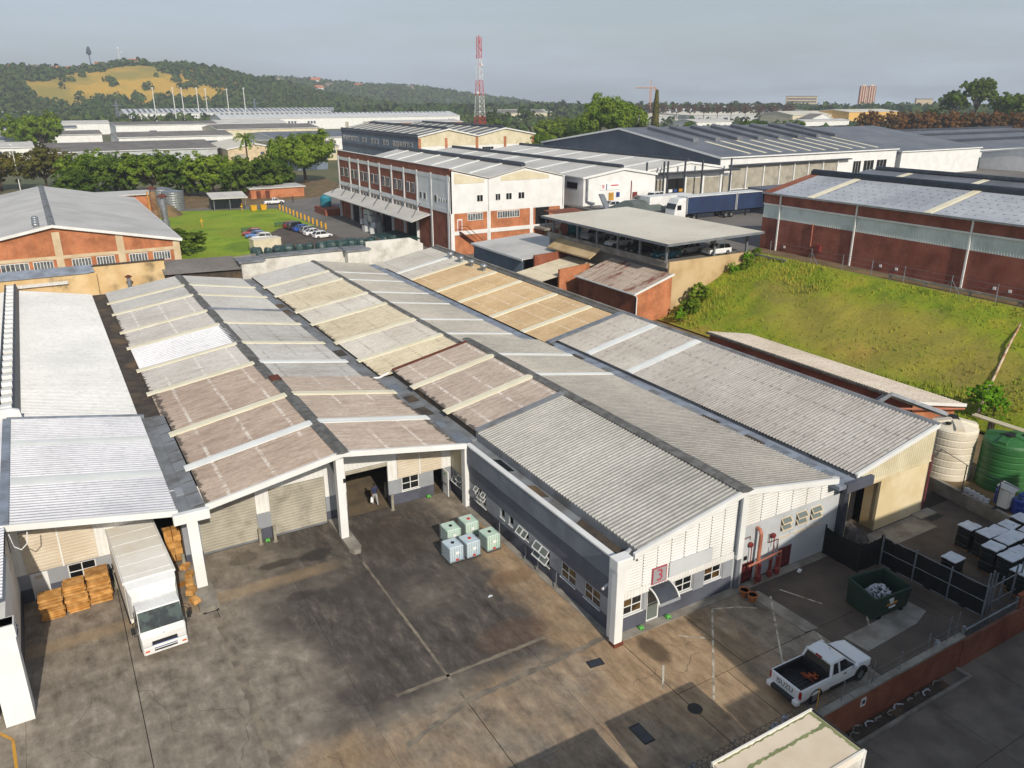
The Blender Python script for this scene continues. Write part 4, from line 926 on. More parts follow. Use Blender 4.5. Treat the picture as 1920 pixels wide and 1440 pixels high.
# ------------------------------------------------------------------ generic distant and mid-distance sheds
def fwin(root, axis, p, a0, a1, z0, z1, fm='white_paint', gm='glass', bars=1, name='window'):
    mb = MB(); bx(mb, axis, p-.05, p+.01, a0, a1, z0, z1); w = mb.build(name, fm, root)
    n = bars+1; t = .09
    for i in range(n):
        b0, b1 = a0+t+(a1-a0-t)*i/n, a0+(a1-a0-t)*(i+1)/n
        bx(MB(), axis, p-.07, p-.052, b0, b1, z0+t, z1-t).build('pane', gm, w)
    return w
def shed(name, label, x0, x1, y0, y1, zb, ze, zr, axis='y', rm='roof_galv', wm='white_clad', gm=None, vent=None, group=None, cat='warehouse', ov=.4, trim='white_paint', sky=None, sm='skylight_cream', ridge=None):
    "gabled shed: walls, two roof slopes, barge boards, optional ridge ventilator and skylights; axis = ridge direction"
    r = thing(name, label, cat, ((x0+x1)/2, (y0+y1)/2, zb), group=group, absolute=True)
    if axis == 'y':
        xm = ridge if ridge is not None else (x0+x1)/2
        MB().box(x0, x0+.25, y0, y1, zb, ze).build('wall', wm, r); MB().box(x1-.25, x1, y0, y1, zb, ze).build('wall', wm, r)
        gable(MB(), y0, .25, [(x0+.25, ze-.02), (xm, zr-.02), (x1-.25, ze-.02)], zb).build('gable_wall', gm or wm, r)
        gable(MB(), y1-.25, .25, [(x0+.25, ze-.02), (xm, zr-.02), (x1-.25, ze-.02)], zb).build('gable_wall', gm or wm, r)
        for xe in (x0-ov, x1+ov):
            k = ze-(zr-ze)*ov/abs(xm-(x0 if xe < xm else x1))
            MB().loft([[(xe, y, k), (xm, y, zr), (xm, y, zr+.12), (xe, y, k+.12)] for y in (y0-ov, y1+ov)]).build('roof_slope', rm, r)
            MB().prism([(xe, k-.28), (xm, zr-.28), (xm, zr+.14), (xe, k+.14)], 'y', y0-ov-.06, y0-ov+.01).build('barge_board', trim, r)
            for y in sky or ():
                MB().loft([[(xe+(xm-xe)*t, y+w, k+(zr-k)*t+e) for w, e in ((-.5, .13), (.5, .13), (.5, .19), (-.5, .19))] for t in (.04, .93)]).build('skylight', sm, r)
            MB().box(min(xe, xe-.12 if xe < xm else xe+.12), max(xe, xe-.12 if xe < xm else xe+.12), y0-ov, y1+ov, k-.1, k+.1).build('gutter', trim, r)
        if vent: MB().tube([(xm, y0+.5, zr+.25), (xm, y1-1, zr+.25)], vent, 10).build('ridge_ventilator', 'dark_steel', r)
    else:
        ym = ridge if ridge is not None else (y0+y1)/2
        MB().box(x0, x1, y0, y0+.25, zb, ze).build('wall', wm, r); MB().box(x0, x1, y1-.25, y1, zb, ze).build('wall', wm, r)
        for xa in (x0, x1-.25):
            MB().prism([(y0+.25, zb), (y1-.25, zb), (y1-.25, ze-.02), (ym, zr-.02), (y0+.25, ze-.02)], 'x', xa, xa+.25).build('gable_wall', gm or wm, r)
        for ye in (y0-ov, y1+ov):
            k = ze-(zr-ze)*ov/abs(ym-(y0 if ye < ym else y1))
            MB().loft([[(x, ye, k), (x, ym, zr), (x, ym, zr+.12), (x, ye, k+.12)] for x in (x0-ov, x1+ov)]).build('roof_slope', rm, r)
            MB().prism([(ye, k-.28), (ym, zr-.28), (ym, zr+.14), (ye, k+.14)], 'x', x0-ov-.06, x0-ov+.01).build('barge_board', trim, r)
            MB().box(x0-ov, x1+ov, min(ye, ye-.12 if ye < ym else ye+.12), max(ye, ye-.12 if ye < ym else ye+.12), k-.15, k+.12).build('gutter', trim, r)
            for x in sky or ():
                MB().loft([[(x+w, ye+(ym-ye)*t, k+(zr-k)*t+e) for w, e in ((-.5, .13), (.5, .13), (.5, .19), (-.5, .19))] for t in (.06, .45)]).build('skylight', sm, r)
        if vent: MB().tube([(x0+.5, ym, zr+.25), (x1-1, ym, zr+.25)], vent, 10).build('ridge_ventilator', 'dark_steel', r)
    return r

# ------------------------------------------------------------------ behind the bays: ochre wall, lean-to, white parapets
ow = thing('boundary_wall', 'stained ochre plaster wall behind the corrugated bays', 'wall', (-20, 80, 0), absolute=True)
MB().box(-36, -18.2, 79.2, 79.6, 0, 7.1).build('wall_body', 'ochre_wall', ow)
MB().box(-18.2, -10.0, 80.2, 80.6, 0, 7.65).build('wall_body', 'ochre_wall', ow)
MB().box(-18.5, -17.8, 79.0, 80.7, 0, 7.2).build('pilaster', 'ochre_wall', ow)
MB().box(-18.2, -9.9, 80.1, 80.75, 7.65, 7.75).build('coping', 'gutter_brown', ow)
MB().prism([(79.0, 7.12), (80.6, 7.75), (80.6, 7.85), (79.0, 7.22)], 'x', -36, -18.0).build('coping_sheet', 'gutter_blue', ow)
MB().corr((-26.9, 78.9, 6.1), (6.0, 0, 0), (0, .8, .85), .3, .05, 'w').build('awning', 'roof_galv', ow)
fl = thing('flue', 'short grey flue pipe with a rain cap in front of the ochre wall', 'pipe', (-14.45, 78.4, 5), absolute=True)
MB().tube([(-14.45, 78.4, 4.8), (-14.45, 78.4, 6.3)], .22, 10).build('pipe', 'grey_steel', fl); MB().lathe([(.4, 6.32), (.42, 6.42), (.05, 6.6)], 10, (-14.45, 78.4, 0)).build('cap', 'rust', fl)
ls = thing('lean_to', 'timber walled lean-to with a brown ribbed sheet roof behind the middle bay', 'shed', (-5.6, 80.5, 0), absolute=True)
MB().corr((-10.3, 78.6, 6.05), (9.3, 0, -.25), (-.2, 4.0, 1.1), .3, .06, 'w').build('roof_sheet', 'roof_old_grey', ls)
MB().box(-10.1, -1.1, 79.1, 79.3, 0, 5.9).build('timber_wall', 'gutter_brown', ls); MB().box(-10.1, -9.9, 79.3, 82.5, 0, 6.3).build('timber_wall', 'gutter_brown', ls)
ww = thing('parapet_wall', 'whitewashed rear parapet wall with grey flat coping and square end blocks', 'wall', (10, 80, 0), absolute=True)
MB().box(-1.0, 1.9, 78.6, 81.5, 0, 6.6).build('end_block', 'white_wall', ww); MB().box(-1.3, 2.1, 78.3, 81.8, 6.6, 6.8).build('block_coping', 'gutter_grey', ww)
MB().box(1.9, 13.5, 80.4, 80.9, 0, 6.7).build('wall_body', 'white_wall', ww); MB().box(2.1, 13.4, 80.1, 82.4, 6.7, 6.85).build('coping', 'gutter_grey', ww)
MB().box(13.5, 16.6, 79.0, 82.0, 0, 6.6).build('end_block', 'white_wall', ww); MB().box(13.2, 16.9, 78.8, 82.3, 6.6, 6.85).build('block_coping', 'gutter_grey', ww)
MB().prism([(16.6, 0), (25.4, 0), (25.4, 6.6), (23.4, 7.6), (16.6, 7.6)], 'y', 80.0, 80.4).build('wall_body', 'white_wall', ww)
tv0 = thing('turbine_vent', 'nearest of the small galvanised turbine vents along the orange roof edge', 'vent', (24.4, 59.5, 6.4), group='turbine vents on the orange roof')
MB().lathe([(.2, -.2), (.2, .25)], 12).build('neck', 'galv', tv0); MB().lathe([(.22, .25), (.42, .4), (.46, .6), (.36, .8), (.05, .88)], 14).build('rotor', 'galv', tv0, True)
for y, w_ in ((62.8, 'second'), (65.8, 'third'), (68.9, 'farthest')): copy_tree(tv0, None, location=(24.4, y, 6.4), label=w_+' of the small galvanised turbine vents counted from the near end of the orange roof' if w_ != 'farthest' else 'farthest of the small galvanised turbine vents along the orange roof edge')

# ------------------------------------------------------------------ brick gabled hall behind the ochre wall
bh = shed('brick_hall', 'orange brick gabled hall with pale sheet roof behind the ochre wall', -38, -4.4, 107, 168, 0, 6.0, 9.3, 'y', 'roof_galv', 'brick_orange', ov=.5)
for xa, za in ((-20.95, 8.3), (-12.65, 7.4), (-4.75, 5.6), (-29.3, 7.4)): MB().box(xa-.5, xa+.5, 106.85, 107, 0, za).build('pilaster', 'cream_band', bh)
for xa, xb in ((-28.8, -21.45), (-20.45, -13.15), (-12.15, -5.25)): MB().box(xa, xb, 106.9, 107, 4.35, 4.85).build('string_course', 'cream_band', bh)
for a0, a1 in ((-28.6, -25.0), (-24.5, -21.9), (-19.5, -16.9), (-16.2, -13.7), (-11.7, -9.1), (-8.3, -5.8)): fwin(bh, 'y', 106.98, a0, a1, 2.9, 4.25, bars=5, gm='pane_grey')
MB().prism([(-21.75, 9.3), (-21.2, 9.55), (-20.65, 9.3)], 'y', 106.5, 168.5).build('ridge_cap', 'gutter_grey', bh)
for i in range(4): MB().lathe([(.3, 0), (.3, .3), (.5, .5), (.45, .8), (.1, .95)], 10, (-23.2, 108.5+i*2.6, 8.75)).build('turbine_vent', 'galv', bh, True)

# lawn, road and yard left-behind
struct('lawn', MB().prism([(-3.5, 112), (10, 118), (12.5, 128), (17, 134), (22, 146), (29.6, 142), (29.8, 180), (8, 187), (-3.5, 187)], 'z', -.04, .02), 'lawn_grass')
struct('rear_road', MB().prism([(-3, 82), (40, 82), (64, 99), (64, 210), (-60, 235), (-60, 195), (-3, 187)], 'z', -.045, -.01), 'asphalt_road')
struct('dirt_strip', MB().prism([(-30, 192), (24, 190), (60, 204), (66, 250), (-30, 224)], 'z', -.04, .03), 'earth')
struct('car_park', MB().prism([(12.3, 121), (29.4, 121), (29.4, 147), (22, 148), (12.3, 131)], 'z', -.04, .035), 'asphalt')
kw = thing('kerb_wall', 'low pale kerb wall at the near edge of the lawn', 'wall', (6, 116, 0), absolute=True); obl(MB(), (-3, 111.5), (11, 117.6), .5, 0, .7).build('wall_body', 'concrete', kw)

# ------------------------------------------------------------------ tall brick and white factory with loading canopy
jb = thing('factory', 'tall brick and white factory with a long white loading canopy', 'factory', (52, 130, 0), absolute=True)
YJ, XJ = 100.2, 40.0
MB().box(40.1, 63.6, YJ+.1, 159.2, 0, 12.6).build('core', 'brick_red', jb)
MB().box(XJ, XJ+.3, YJ, 159.3, 0, 7.4).build('wall_lower', 'brick_red', jb)
cols_y = [158.9, 151.3, 145.6, 139.4, 133.2, 126.7, 120.5, 114.3]
for i in range(7):
    MB().box(XJ, XJ+.3, cols_y[i+1]+.3, cols_y[i]-.3, 8.3, 13.1).build('brick_panel', 'brick_red', jb)
    ya, yb = cols_y[i+1], cols_y[i]
    for f0, f1 in ((.18, .44), (.56, .82)): fwin(jb, 'x', XJ, ya+(yb-ya)*f0, ya+(yb-ya)*f1, 9.5, 11.5, bars=1, gm='pane_grey')
    for f0, f1 in ((.12, .32), (.40, .60), (.68, .88)): fwin(jb, 'x', XJ, ya+(yb-ya)*f0, ya+(yb-ya)*f1, 5.8, 7.3, bars=1, gm='pane_grey')
MB().box(XJ-.05, XJ+.3, YJ, 114.0, 8.2, 13.1).build('white_panel', 'white_paint', jb)
for a0, a1 in ((112, 113), (110.2, 111.2), (105.5, 106.5)): fwin(jb, 'x', XJ-.05, a0, a1, 8.9, 10.2)
for a0 in (104.2, 103.2, 102.2, 101.3): fwin(jb, 'x', XJ-.05, a0, a0+.45, 9.2, 9.8, bars=0)
for y in cols_y+[108, 101]: MB().box(XJ-.14, XJ+.3, y-.3, y+.3, 0, 14.0).build('column', 'white_paint', jb)
MB().box(XJ-.1, XJ+.3, YJ, 159.3, 13.1, 13.8).build('white_band', 'white_paint', jb); MB().box(XJ-.1, XJ+.3, YJ, 159.3, 7.4, 8.2).build('white_band', 'white_paint', jb)
MB().box(XJ-.02, XJ+.3, YJ, 159.3, 13.8, 15.1).build('parapet', 'brick_red', jb); MB().box(XJ-.1, XJ+.4, YJ, 159.3, 15.1, 15.2).build('coping', 'white_paint', jb)
# front
MB().box(40, 63.7, YJ-.02, YJ+.2, 0, 7.4).build('front_brick', 'brick_orange', jb)
gable(MB(), YJ, .3, [(40, 14.8), (47.6, 13.1), (55.2, 14.7), (63.7, 12.8)], 7.4).build('front_white', 'white_paint', jb)
gable(MB(), YJ-.05, .06, [(40.8, 14.4), (46.8, 13.1)], 12.5).build('translucent_panel', 'cream_clad', jb)
gable(MB(), YJ-.05, .06, [(50.2, 13.4), (55.2, 14.3), (60.5, 13.2)], 12.6).build('translucent_panel', 'cream_clad', jb)
for x in (40.25, 47.6, 56.7, 63.4): MB().box(x-.35, x+.35, YJ-.15, YJ, 0, 7.4).build('column', 'white_paint', jb)
MB().box(40, 63.7, YJ-.12, YJ, 3.6, 4.3).build('white_band', 'white_paint', jb)
for a0, a1 in ((45.2, 46.5), (49, 50.1), (51.2, 52.5), (53.8, 55.2)): fwin(jb, 'y', YJ, a0, a1, 9.2, 10.45)
fwin(jb, 'y', YJ-.02, 43.3, 46.4, 6.0, 7.3, bars=5, gm='pane_grey'); fwin(jb, 'y', YJ-.02, 49.4, 54.1, 6.0, 7.3, bars=8, gm='pane_grey')
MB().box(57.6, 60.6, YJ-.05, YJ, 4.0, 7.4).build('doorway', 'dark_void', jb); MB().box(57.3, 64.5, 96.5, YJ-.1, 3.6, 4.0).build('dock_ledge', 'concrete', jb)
MB().box(41.2, 42.2, YJ-.08, YJ-.02, 4.4, 6.4).build('door', 'white_paint', jb); MB().box(41.35, 42.05, YJ-.11, YJ-.08, 4.4, 6.2).build('door_leaf', 'pipe_orange', jb)
st = MB().loft([[(x, y, z) for x, y, z in ((41.5+t, YJ-1.2, 4.3-t*.75), (41.5+t, YJ-.2, 4.3-t*.75), (41.5+t, YJ-.2, 4.1-t*.75), (41.5+t, YJ-1.2, 4.1-t*.75))] for t in (0, 5.5)]).build('fire_stair', 'rust', jb)
MB().tube([(41, YJ-1.2, 5.3), (42.5, YJ-1.2, 5.3), (47, YJ-1.2, 1.4)], .06, 5).build('stair_rail', 'rust', st)
# roofs
MB().loft([[(40.3, y, 14.9), (47.6, y, 13.2), (47.6, y, 13.35), (40.3, y, 15.05)] for y in (YJ-.3, 159)]).build('roof_slope', 'roof_offwhite', jb)
for xe, ze in ((47.6, 13.2), (64.0, 12.8)): MB().loft([[(xe, y, ze), (55.2, y, 14.8), (55.2, y, 14.95), (xe, y, ze+.15)] for y in (YJ-.3, 159)]).build('roof_slope', 'roof_offwhite', jb)
for y in (108, 117, 126, 135, 144, 152): MB().loft([[(x, y+w, z+e) for w, e in ((-.5, .1), (.5, .1), (.5, .2), (-.5, .2))] for x, z in ((47.8, 13.35), (54.9, 14.85))]).build('skylight', 'skylight_white', jb)
MB().tube([(55.2, YJ+.5, 15.15), (55.2, 158, 15.15)], .5, 10).build('ridge_ventilator', 'dark_steel', jb)
for xx in (47.6, 63.75): MB().tube([(xx, YJ-.2, 13.0), (xx, YJ-.2, .2)], .13, 6).build('down_pipe', 'white_paint', jb)
MB().loft([[(36, y, 5.15), (40, y, 6.3), (40, y, 6.45), (36, y, 5.3)] for y in (108.5, 160)]).build('loading_canopy', 'roof_offwhite', jb)
for i in range(8):
    y = 111+i*6.6; MB().tube([(39.95, y+2.2, 7.9), (37.2, y, 5.7)], .06, 5).build('canopy_tie', 'dark_steel', jb)
for y in cols_y: MB().box(XJ-.4, XJ-.15, y-.15, y+.15, 0, 5.9).build('canopy_post', 'white_paint', jb)
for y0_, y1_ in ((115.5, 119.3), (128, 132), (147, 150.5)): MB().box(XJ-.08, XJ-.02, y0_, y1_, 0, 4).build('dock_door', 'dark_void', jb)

# ------------------------------------------------------------------ blue grey block behind the factory
kb = thing('office_block', 'blue grey block with dark ridged twin roof and ochre gable ends', 'factory', (124, 288, 7.3), absolute=True)
MB().box(100, 149, 247.2, 330, 0, 13).build('core', 'band_grey', kb)
mat('bluegrey', (112, 126, 142), (100, 112, 128), .2, .7)
mat('slateblue', (70, 82, 98), (62, 72, 88), .2, .6)
MB().box(99.8, 100, 247, 330, 0, 11.8).build('side_wall', 'bluegrey', kb); MB().box(99.7, 100, 247, 330.2, 11.8, 13.9).build('side_fascia', 'slateblue', kb); MB().box(99.75, 100, 247, 330, 6.2, 7.8).build('side_band', 'slateblue', kb)
for y in frange(252, 326, 22):
    if int(y*7) % 5 == 0: continue
    for dy in (0, 1.4): fwin(kb, 'x', 99.8, y+dy, y+dy+1, 8.8, 10.8, bars=0)
gable(MB(), 247, .2, [(100, 13), (111.9, 15.4), (124, 13), (136, 15.4), (149, 13)], 9.6).build('gable_cladding', 'cream_clad', kb)
MB().box(100, 149, 246.98, 247.2, 5, 9.6).build('front_wall', 'white_paint', kb)
for x in (100.3, 111, 123.8, 136, 148.6): MB().box(x-.5, x+.5, 246.8, 247, 5, 12.5).build('pier', 'brick_orange', kb)
for x0_, x1_ in ((112.5, 118), (126, 131), (138, 144)): fwin(kb, 'y', 246.98, x0_, x1_, 7, 9, bars=3)
for xe, xr, z0_ in ((99.5, 111.9, 13.1), (124, 111.9, 13.0), (124, 136, 13.0), (149.5, 136, 13.1)):
    MB().loft([[(xe, y, z0_), (xr, y, 15.5), (xr, y, 15.65), (xe, y, z0_+.15)] for y in (246.6, 330)]).build('roof_slope', 'roof_slate', kb)
    MB().prism([(xe, z0_-.2), (xr, 15.3), (xr, 15.75), (xe, z0_+.25)], 'y', 246.4, 246.6).build('barge_board', 'white_paint', kb)
    for y in frange(252, 326, 10): MB().loft([[(x, y+w, z+e) for w, e in ((-.7, .14), (.7, .14), (.7, .22), (-.7, .22))] for x, z in ((xe+(xr-xe)*.04, z0_+.1), (xe+(xr-xe)*.94, 15.35))]).build('skylight', 'skylight_cream', kb)
for x in (111.9, 136): MB().tube([(x, 248, 15.8), (x, 322, 15.8)], .6, 8).build('ridge_ventilator', 'dark_steel', kb)

# ------------------------------------------------------------------ white sheds with dock doors, upper yard
n9 = shed('white_shed', 'white gabled shed with a red number nine sign facing the upper yard', 66.6, 84, 97.6, 172, 7.3, 12.6, 13.9, 'y', 'roof_offwhite', 'white_paint', vent=.45, ov=.3, sky=(106, 116, 126, 136, 146, 156), sm='skylight_white', ridge=76)
fwin(n9, 'x', 66.6, 99.5, 103, 10.3, 11.5, fm='mid_grey_paint', bars=2)
sg = MB().box(70.5, 71.75, 97.5, 97.58, 10.05, 11.15).build('number_sign', 'sign_white', n9); textmesh('number_nine', '9', 1.25, 'text_red', sg, (71.12, 97.47, 10.6), (pi/2, 0, 0), .01)
sg = MB().box(71.9, 75.3, 97.5, 97.58, 10.05, 11.2).build('name_board', 'sign_white', n9); MB().box(73.0, 74.8, 97.47, 97.495, 10.75, 10.95).build('red_lettering', 'text_red', sg)
MB().box(71.9, 72.05, 97.46, 97.495, 10.05, 11.2).build('blue_edge', 'text_blue', sg)
MB().box(72.6, 73.6, 97.3, 97.58, 7.9, 9.5).build('yellow_notice', 'line_yellow', n9); MB().box(74.4, 75.2, 97.5, 97.58, 8.6, 9.5).build('blue_notice', 'text_blue', n9)
MB().box(78.4, 79.4, 97.3, 97.58, 8.3, 9.3).build('hose_cabinet', 'red_paint', n9); MB().tube([(78, 97.5, 8), (78, 97.5, 11.5)], .1, 6).build('red_pipe', 'red_paint', n9)
MB().tube([(67.3, 97.4, 12.3), (67.3, 97.4, 8.2), (68.8, 96.9, 7.7)], .25, 8).build('down_pipe', 'grey_steel', n9)
dk = shed('dock_shed', 'white dock shed with grey roller doors under a dark flat canopy', 84.2, 107, 102, 172, 7.3, 12.6, 14.0, 'y', 'roof_offwhite', 'white_paint', vent=.45, ov=.2, sky=(110, 120, 130, 140, 150, 160), sm='skylight_white', ridge=97)
for i, (a0, a1) in enumerate(((85.2, 89.7), (90.8, 95.4), (96, 100.4), (100.9, 105.6), (106.1, 108.4))):
    if i == 1:
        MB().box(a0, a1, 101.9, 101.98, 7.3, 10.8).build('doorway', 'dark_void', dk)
        bd = MB().box(a0, a1, 101.5, 101.6, 7.9, 8.9).build('notice_board', 'black', dk)
        for k in range(3): MB().box(a0+.3+k*1.4, a0+1.3+k*1.4, 101.45, 101.495, 8.1, 8.7).build('poster', ('sign_white', 'text_blue', 'line_yellow')[k], bd)
    else: MB().corr((a0, 101.95, 7.3), (0, 0, 3.4), (a1-a0, 0, 0), .2, .05, 'w').build('roller_door', 'shutter_beige', dk)
    MB().box(a1+.1, a1+.6, 101.6, 102, 7.3, 11.2).build('pier', 'white_paint', dk)
MB().box(83, 110, 100.2, 102, 11.9, 12.2).build('dock_canopy', 'dark_steel', dk)
for x in (83.3, 87.8, 88.8, 93.4, 98.2, 106.4): MB().tube([(x, 99.5, 7.3), (x, 99.5, 14.6)], .22, 6).build('canopy_mast', 'dark_steel', dk)
gb = shed('distribution_shed', 'huge dark grey shed with slate roof, ridge vents and white dock front', 107.6, 168.5, 103.8, 176, 7.3, 14.4, 19.3, 'x', 'roof_slate', 'white_paint', gm='slateblue', ov=.4, sky=(118, 123, 128, 133, 138, 143, 148, 153, 158, 163))
for i in range(8):
    x = 115+i*7.2
    MB().loft([[(x+w, y, z+e) for w, e in ((-.9, .05), (.9, .05), (.9, .75), (.5, 1.0), (-.5, 1.0), (-.9, .75))] for y, z in ((120, 16.6), (137, 18.95))]).build('slope_vent', 'roof_slate', gb)
lv = MB().box(107.3, 107.36, 120, 134, 10.5, 13.6).build('louvre', 'mid_grey_paint', gb)
for k in range(7): MB().box(107.22, 107.3, 120.1, 133.9, 10.6+k*.43, 10.85+k*.43).build('louvre_blade', 'slateblue', lv)
for a0, a1 in ((111.3, 115.1), (115.8, 120.6), (121.2, 125.7), (126, 130.6), (131, 135.4), (135.8, 140.5), (141, 145.7)):
    MB().corr((a0, 103.7, 7.6), (0, 0, 4.7), (a1-a0, 0, 0), .25, .06, 'w').build('roller_door', 'shutter_beige', gb); MB().box(a1+.02, a1+.28, 103.3, 103.8, 7.3, 12.6).build('pier', 'white_paint', gb)
MB().box(110, 150, 102.6, 103.8, 12.5, 12.75).build('dock_canopy', 'dark_steel', gb)
for a0, a1 in ((152, 155), (156, 160), (161, 165)): fwin(gb, 'y', 103.8, a0, a1, 7.6, 12, bars=2)
shed('distribution_shed', 'white walled shed with slate roof continuing right of the dock front', 171, 206, 104, 174, 7.3, 13.6, 18.2, 'x', 'roof_slate', 'white_paint', ov=.3)
for i, (w_, y0_) in enumerate((('nearest', 84), ('second', 112), ('third', 140), ('farthest', 168))):
    shed('long_shed', w_+' of the long slate roofed sheds at the far right' + (' counted from the front' if w_ in ('second', 'third') else ''), 214, 400, y0_, y0_+24, 7.3, 12.0, 13.6, 'x', 'roof_slate', 'white_paint', vent=.6, ov=.3, group='long slate sheds at the right')
shed('grey_shed', 'grey roofed shed with cream skylights behind the brick warehouse', 96, 118, 20, 66, 7.3, 13.0, 14.6, 'y', 'roof_slate', 'white_paint', vent=.5, sky=(30, 45, 58))
sd = thing('flat_shed', 'low dark blue flat roofed cabin beyond the brick warehouse', 'shed', (92, 74, 7.3), absolute=True)
MB().box(88, 104, 68, 76, 7.3, 11.4).build('wall', 'slateblue', sd); MB().box(87.5, 104.5, 67.5, 76.5, 11.4, 11.7).build('roof', 'mid_grey_paint', sd)

# ------------------------------------------------------------------ dark brick warehouse on the upper level
bw = thing('brick_warehouse', 'dark brick warehouse with a pale sheeted strip and white downpipes above the bank', 'warehouse', (71, 20, 7.3), absolute=True)
YN, YS = 49.8, -25
MB().box(62.5, 63, YS, YN, 7.2, 11.5).build('wall_lower', 'brick_dark', bw); MB().corr((62.56, YS, 11.5), (0, YN-YS, 0), (0, 0, 1.75), .3, .05, 'i').build('sheeted_strip', 'sheet_green', bw)
MB().box(62.65, 63, YS, YN, 11.5, 13.2).build('strip_backing', 'sheet_green', bw)
MB().box(62.45, 63, YS, YN, 13.25, 14.75).build('wall_upper', 'brick_dark', bw); MB().box(62.4, 62.45, YS, YN, 13.2, 13.4).build('trim', 'white_paint', bw)
MB().box(63, 80, YN-.4, YN, 7.2, 14.6).build('end_wall', 'brick_dark', bw)
slope(bw, 62.2, 14.8, 71.2, 16.7, [(42.6, 49.9, 'roof_wh'), (26.6, 41.6, 'roof_wh'), (YS, 25.6, 'roof_wh')], .32, .06, 'w', 1); slope(bw, 80.2, 14.8, 71.2, 16.7, [(YS, 49.9, 'roof_wh')], .32, .06, 'w', 1)
slope(bw, 62.2, 14.84, 71.2, 16.74, [(48.4, 49.92, 'roof_rust_end')], .32, .06, 'w', 1)
skylights(bw, 62.2, 14.8, 71.2, 16.7, (42.1, 26.1), 'skylight_cream', 1.0, .1, .1)
MB().tube([(71.4, YS, 16.95), (71.4, 49.6, 16.95)], .5, 12).build('ridge_ventilator', 'dark_steel', bw, True)
MB().box(62.0, 62.25, YS, YN+.1, 14.65, 14.85).build('gutter', 'galv', bw)
for y in (46.9, 35.2, 21.0, 8): MB().box(62.3, 62.46, y-.09, y+.09, 7.3, 14.7).build('down_pipe', 'white_paint', bw)
MB().tube([(62.4, 41.3, 8.8), (62.4, 41.3, 11.7)], .08, 6).build('orange_pipe', 'pipe_orange', bw); MB().bbox(62.15, 62.49, 39.6, 40.3, 8.3, 9.2).build('hose_cabinet', 'red_paint', bw)
for y in (45.5, 31.0, 28.9, 17.5, 15.9): MB().box(62.42, 62.49, y-.15, y+.15, 7.9, 8.2).build('vent_plate', 'sign_white', bw)

# ------------------------------------------------------------------ brick shed, blue shed and lean-to roofs below the carport
bs = thing('brick_shed', 'brick shed with rust streaked sheet roof against the beige retaining wall', 'shed', (40.7, 52, 0), absolute=True)
MB().box(38.0, 38.25, 46.0, 58, -1, 4.55).build('wall', 'brick_red', bs); MB().box(37.97, 38.0, 46.0, 58, -1, 1.5).build('whitewash', 'white_wall', bs)
gable(MB(), 45.95, .25, [(38, 4.55), (43.5, 6.2)], -1).build('front_wall', 'brick_orange', bs)
slope(bs, 37.6, 4.5, 43.6, 6.35, [(45.8, 58.4, 'roof_rusty')], .24, .05, 'w', 2); rake(bs, 45.75, [(37.55, 4.6), (43.6, 6.45)], hgt=.22)
MB().box(37.45, 37.6, 45.7, 58.4, 4.4, 4.55).build('gutter', 'white_paint', bs); MB().tube([(37.7, 45.8, 4.4), (37.95, 45.8, 4.1), (37.95, 45.8, -.5)], .08, 6).build('down_pipe', 'white_paint', bs)
rw = thing('retaining_wall', 'tall beige retaining wall rising from the bank below the carport', 'wall', (50, 46.7, 0), absolute=True)
MB().box(43.5, 58.8, 46.62, 46.9, -1, 7.7).build('wall_body', 'beige_wall', rw); MB().box(43.3, 43.7, 46.9, 74, 6.9, 7.6).build('deck_beam', 'concrete', rw)
MB().prism([(41.4, 5.9), (43.3, 7.0), (43.3, 7.2), (41.4, 6.1)], 'y', 60.5, 71).build('sloping_slab', 'beige_wall', rw); MB().box(43.2, 43.55, 47.2, 74, 7.6, 7.75).build('kerb', 'concrete', rw)
us = thing('open_shed', 'open sided blue grey sheeted shed with pale flat roof beside the factory', 'shed', (41.5, 77, 0), absolute=True)
MB().corr((36, 69, 2.7), (0, 15, 0), (0, 0, 2.3), .25, .04, 'i').build('side_sheeting', 'bluegrey', us); MB().loft([[(35.7, y, 5.0), (47.2, y, 5.7), (47.2, y, 5.8), (35.7, y, 5.1)] for y in (68.7, 84.4)]).build('roof', 'roof_galv', us)
for y in (69.2, 74, 79, 83.8): MB().box(36.02, 36.2, y-.1, y+.1, -.05, 5).build('post', 'dark_steel', us)
MB().box(46.8, 47, 69, 84, 0, 5.6).build('rear_wall', 'mid_grey_paint', us); MB().box(36, 47, 83.9, 84.1, 0, 5).build('rear_wall', 'mid_grey_paint', us)
MB().box(35.6, 35.7, 68.7, 84.4, 4.85, 5.15).build('fascia', 'white_paint', us)
sw = thing('brick_wall', 'ragged brick wall between the open shed and the small tan roof', 'wall', (41, 68.4, 0), absolute=True); MB().prism([(37.4, 0), (44.6, 0), (44.6, 6.1), (42.2, 6.0), (41, 5.7), (37.4, 5.6)], 'y', 68.2, 68.55).build('wall_body', 'brick_red', sw)
sl = thing('lean_to', 'small tan sheet roofed lean-to between two brick walls', 'shed', (38, 64.5, 0), absolute=True); slope(sl, 34.2, 3.5, 43.2, 5.0, [(61.2, 68.1, 'roof_tan')], .24, .05, 'w', 2); MB().box(34.4, 34.6, 61.3, 68, 0, 1.2).build('side_wall', 'brick_red', sl); MB().box(42.9, 43.2, 61.3, 68.1, 0, 5.0).build('rear_wall', 'concrete', sl)
for y in (61.6, 67.8): MB().box(34.35, 34.5, y-.1, y+.1, 0, 3.5).build('post', 'white_paint', sl)
sw = thing('brick_wall', 'square brick wall standing left of the rust streaked shed', 'wall', (39, 60.8, 0), absolute=True); MB().prism([(36.6, -.2), (41.6, -.2), (41.6, 5.35), (36.6, 5.0)], 'y', 60.6, 60.95).build('wall_body', 'brick_orange', sw)

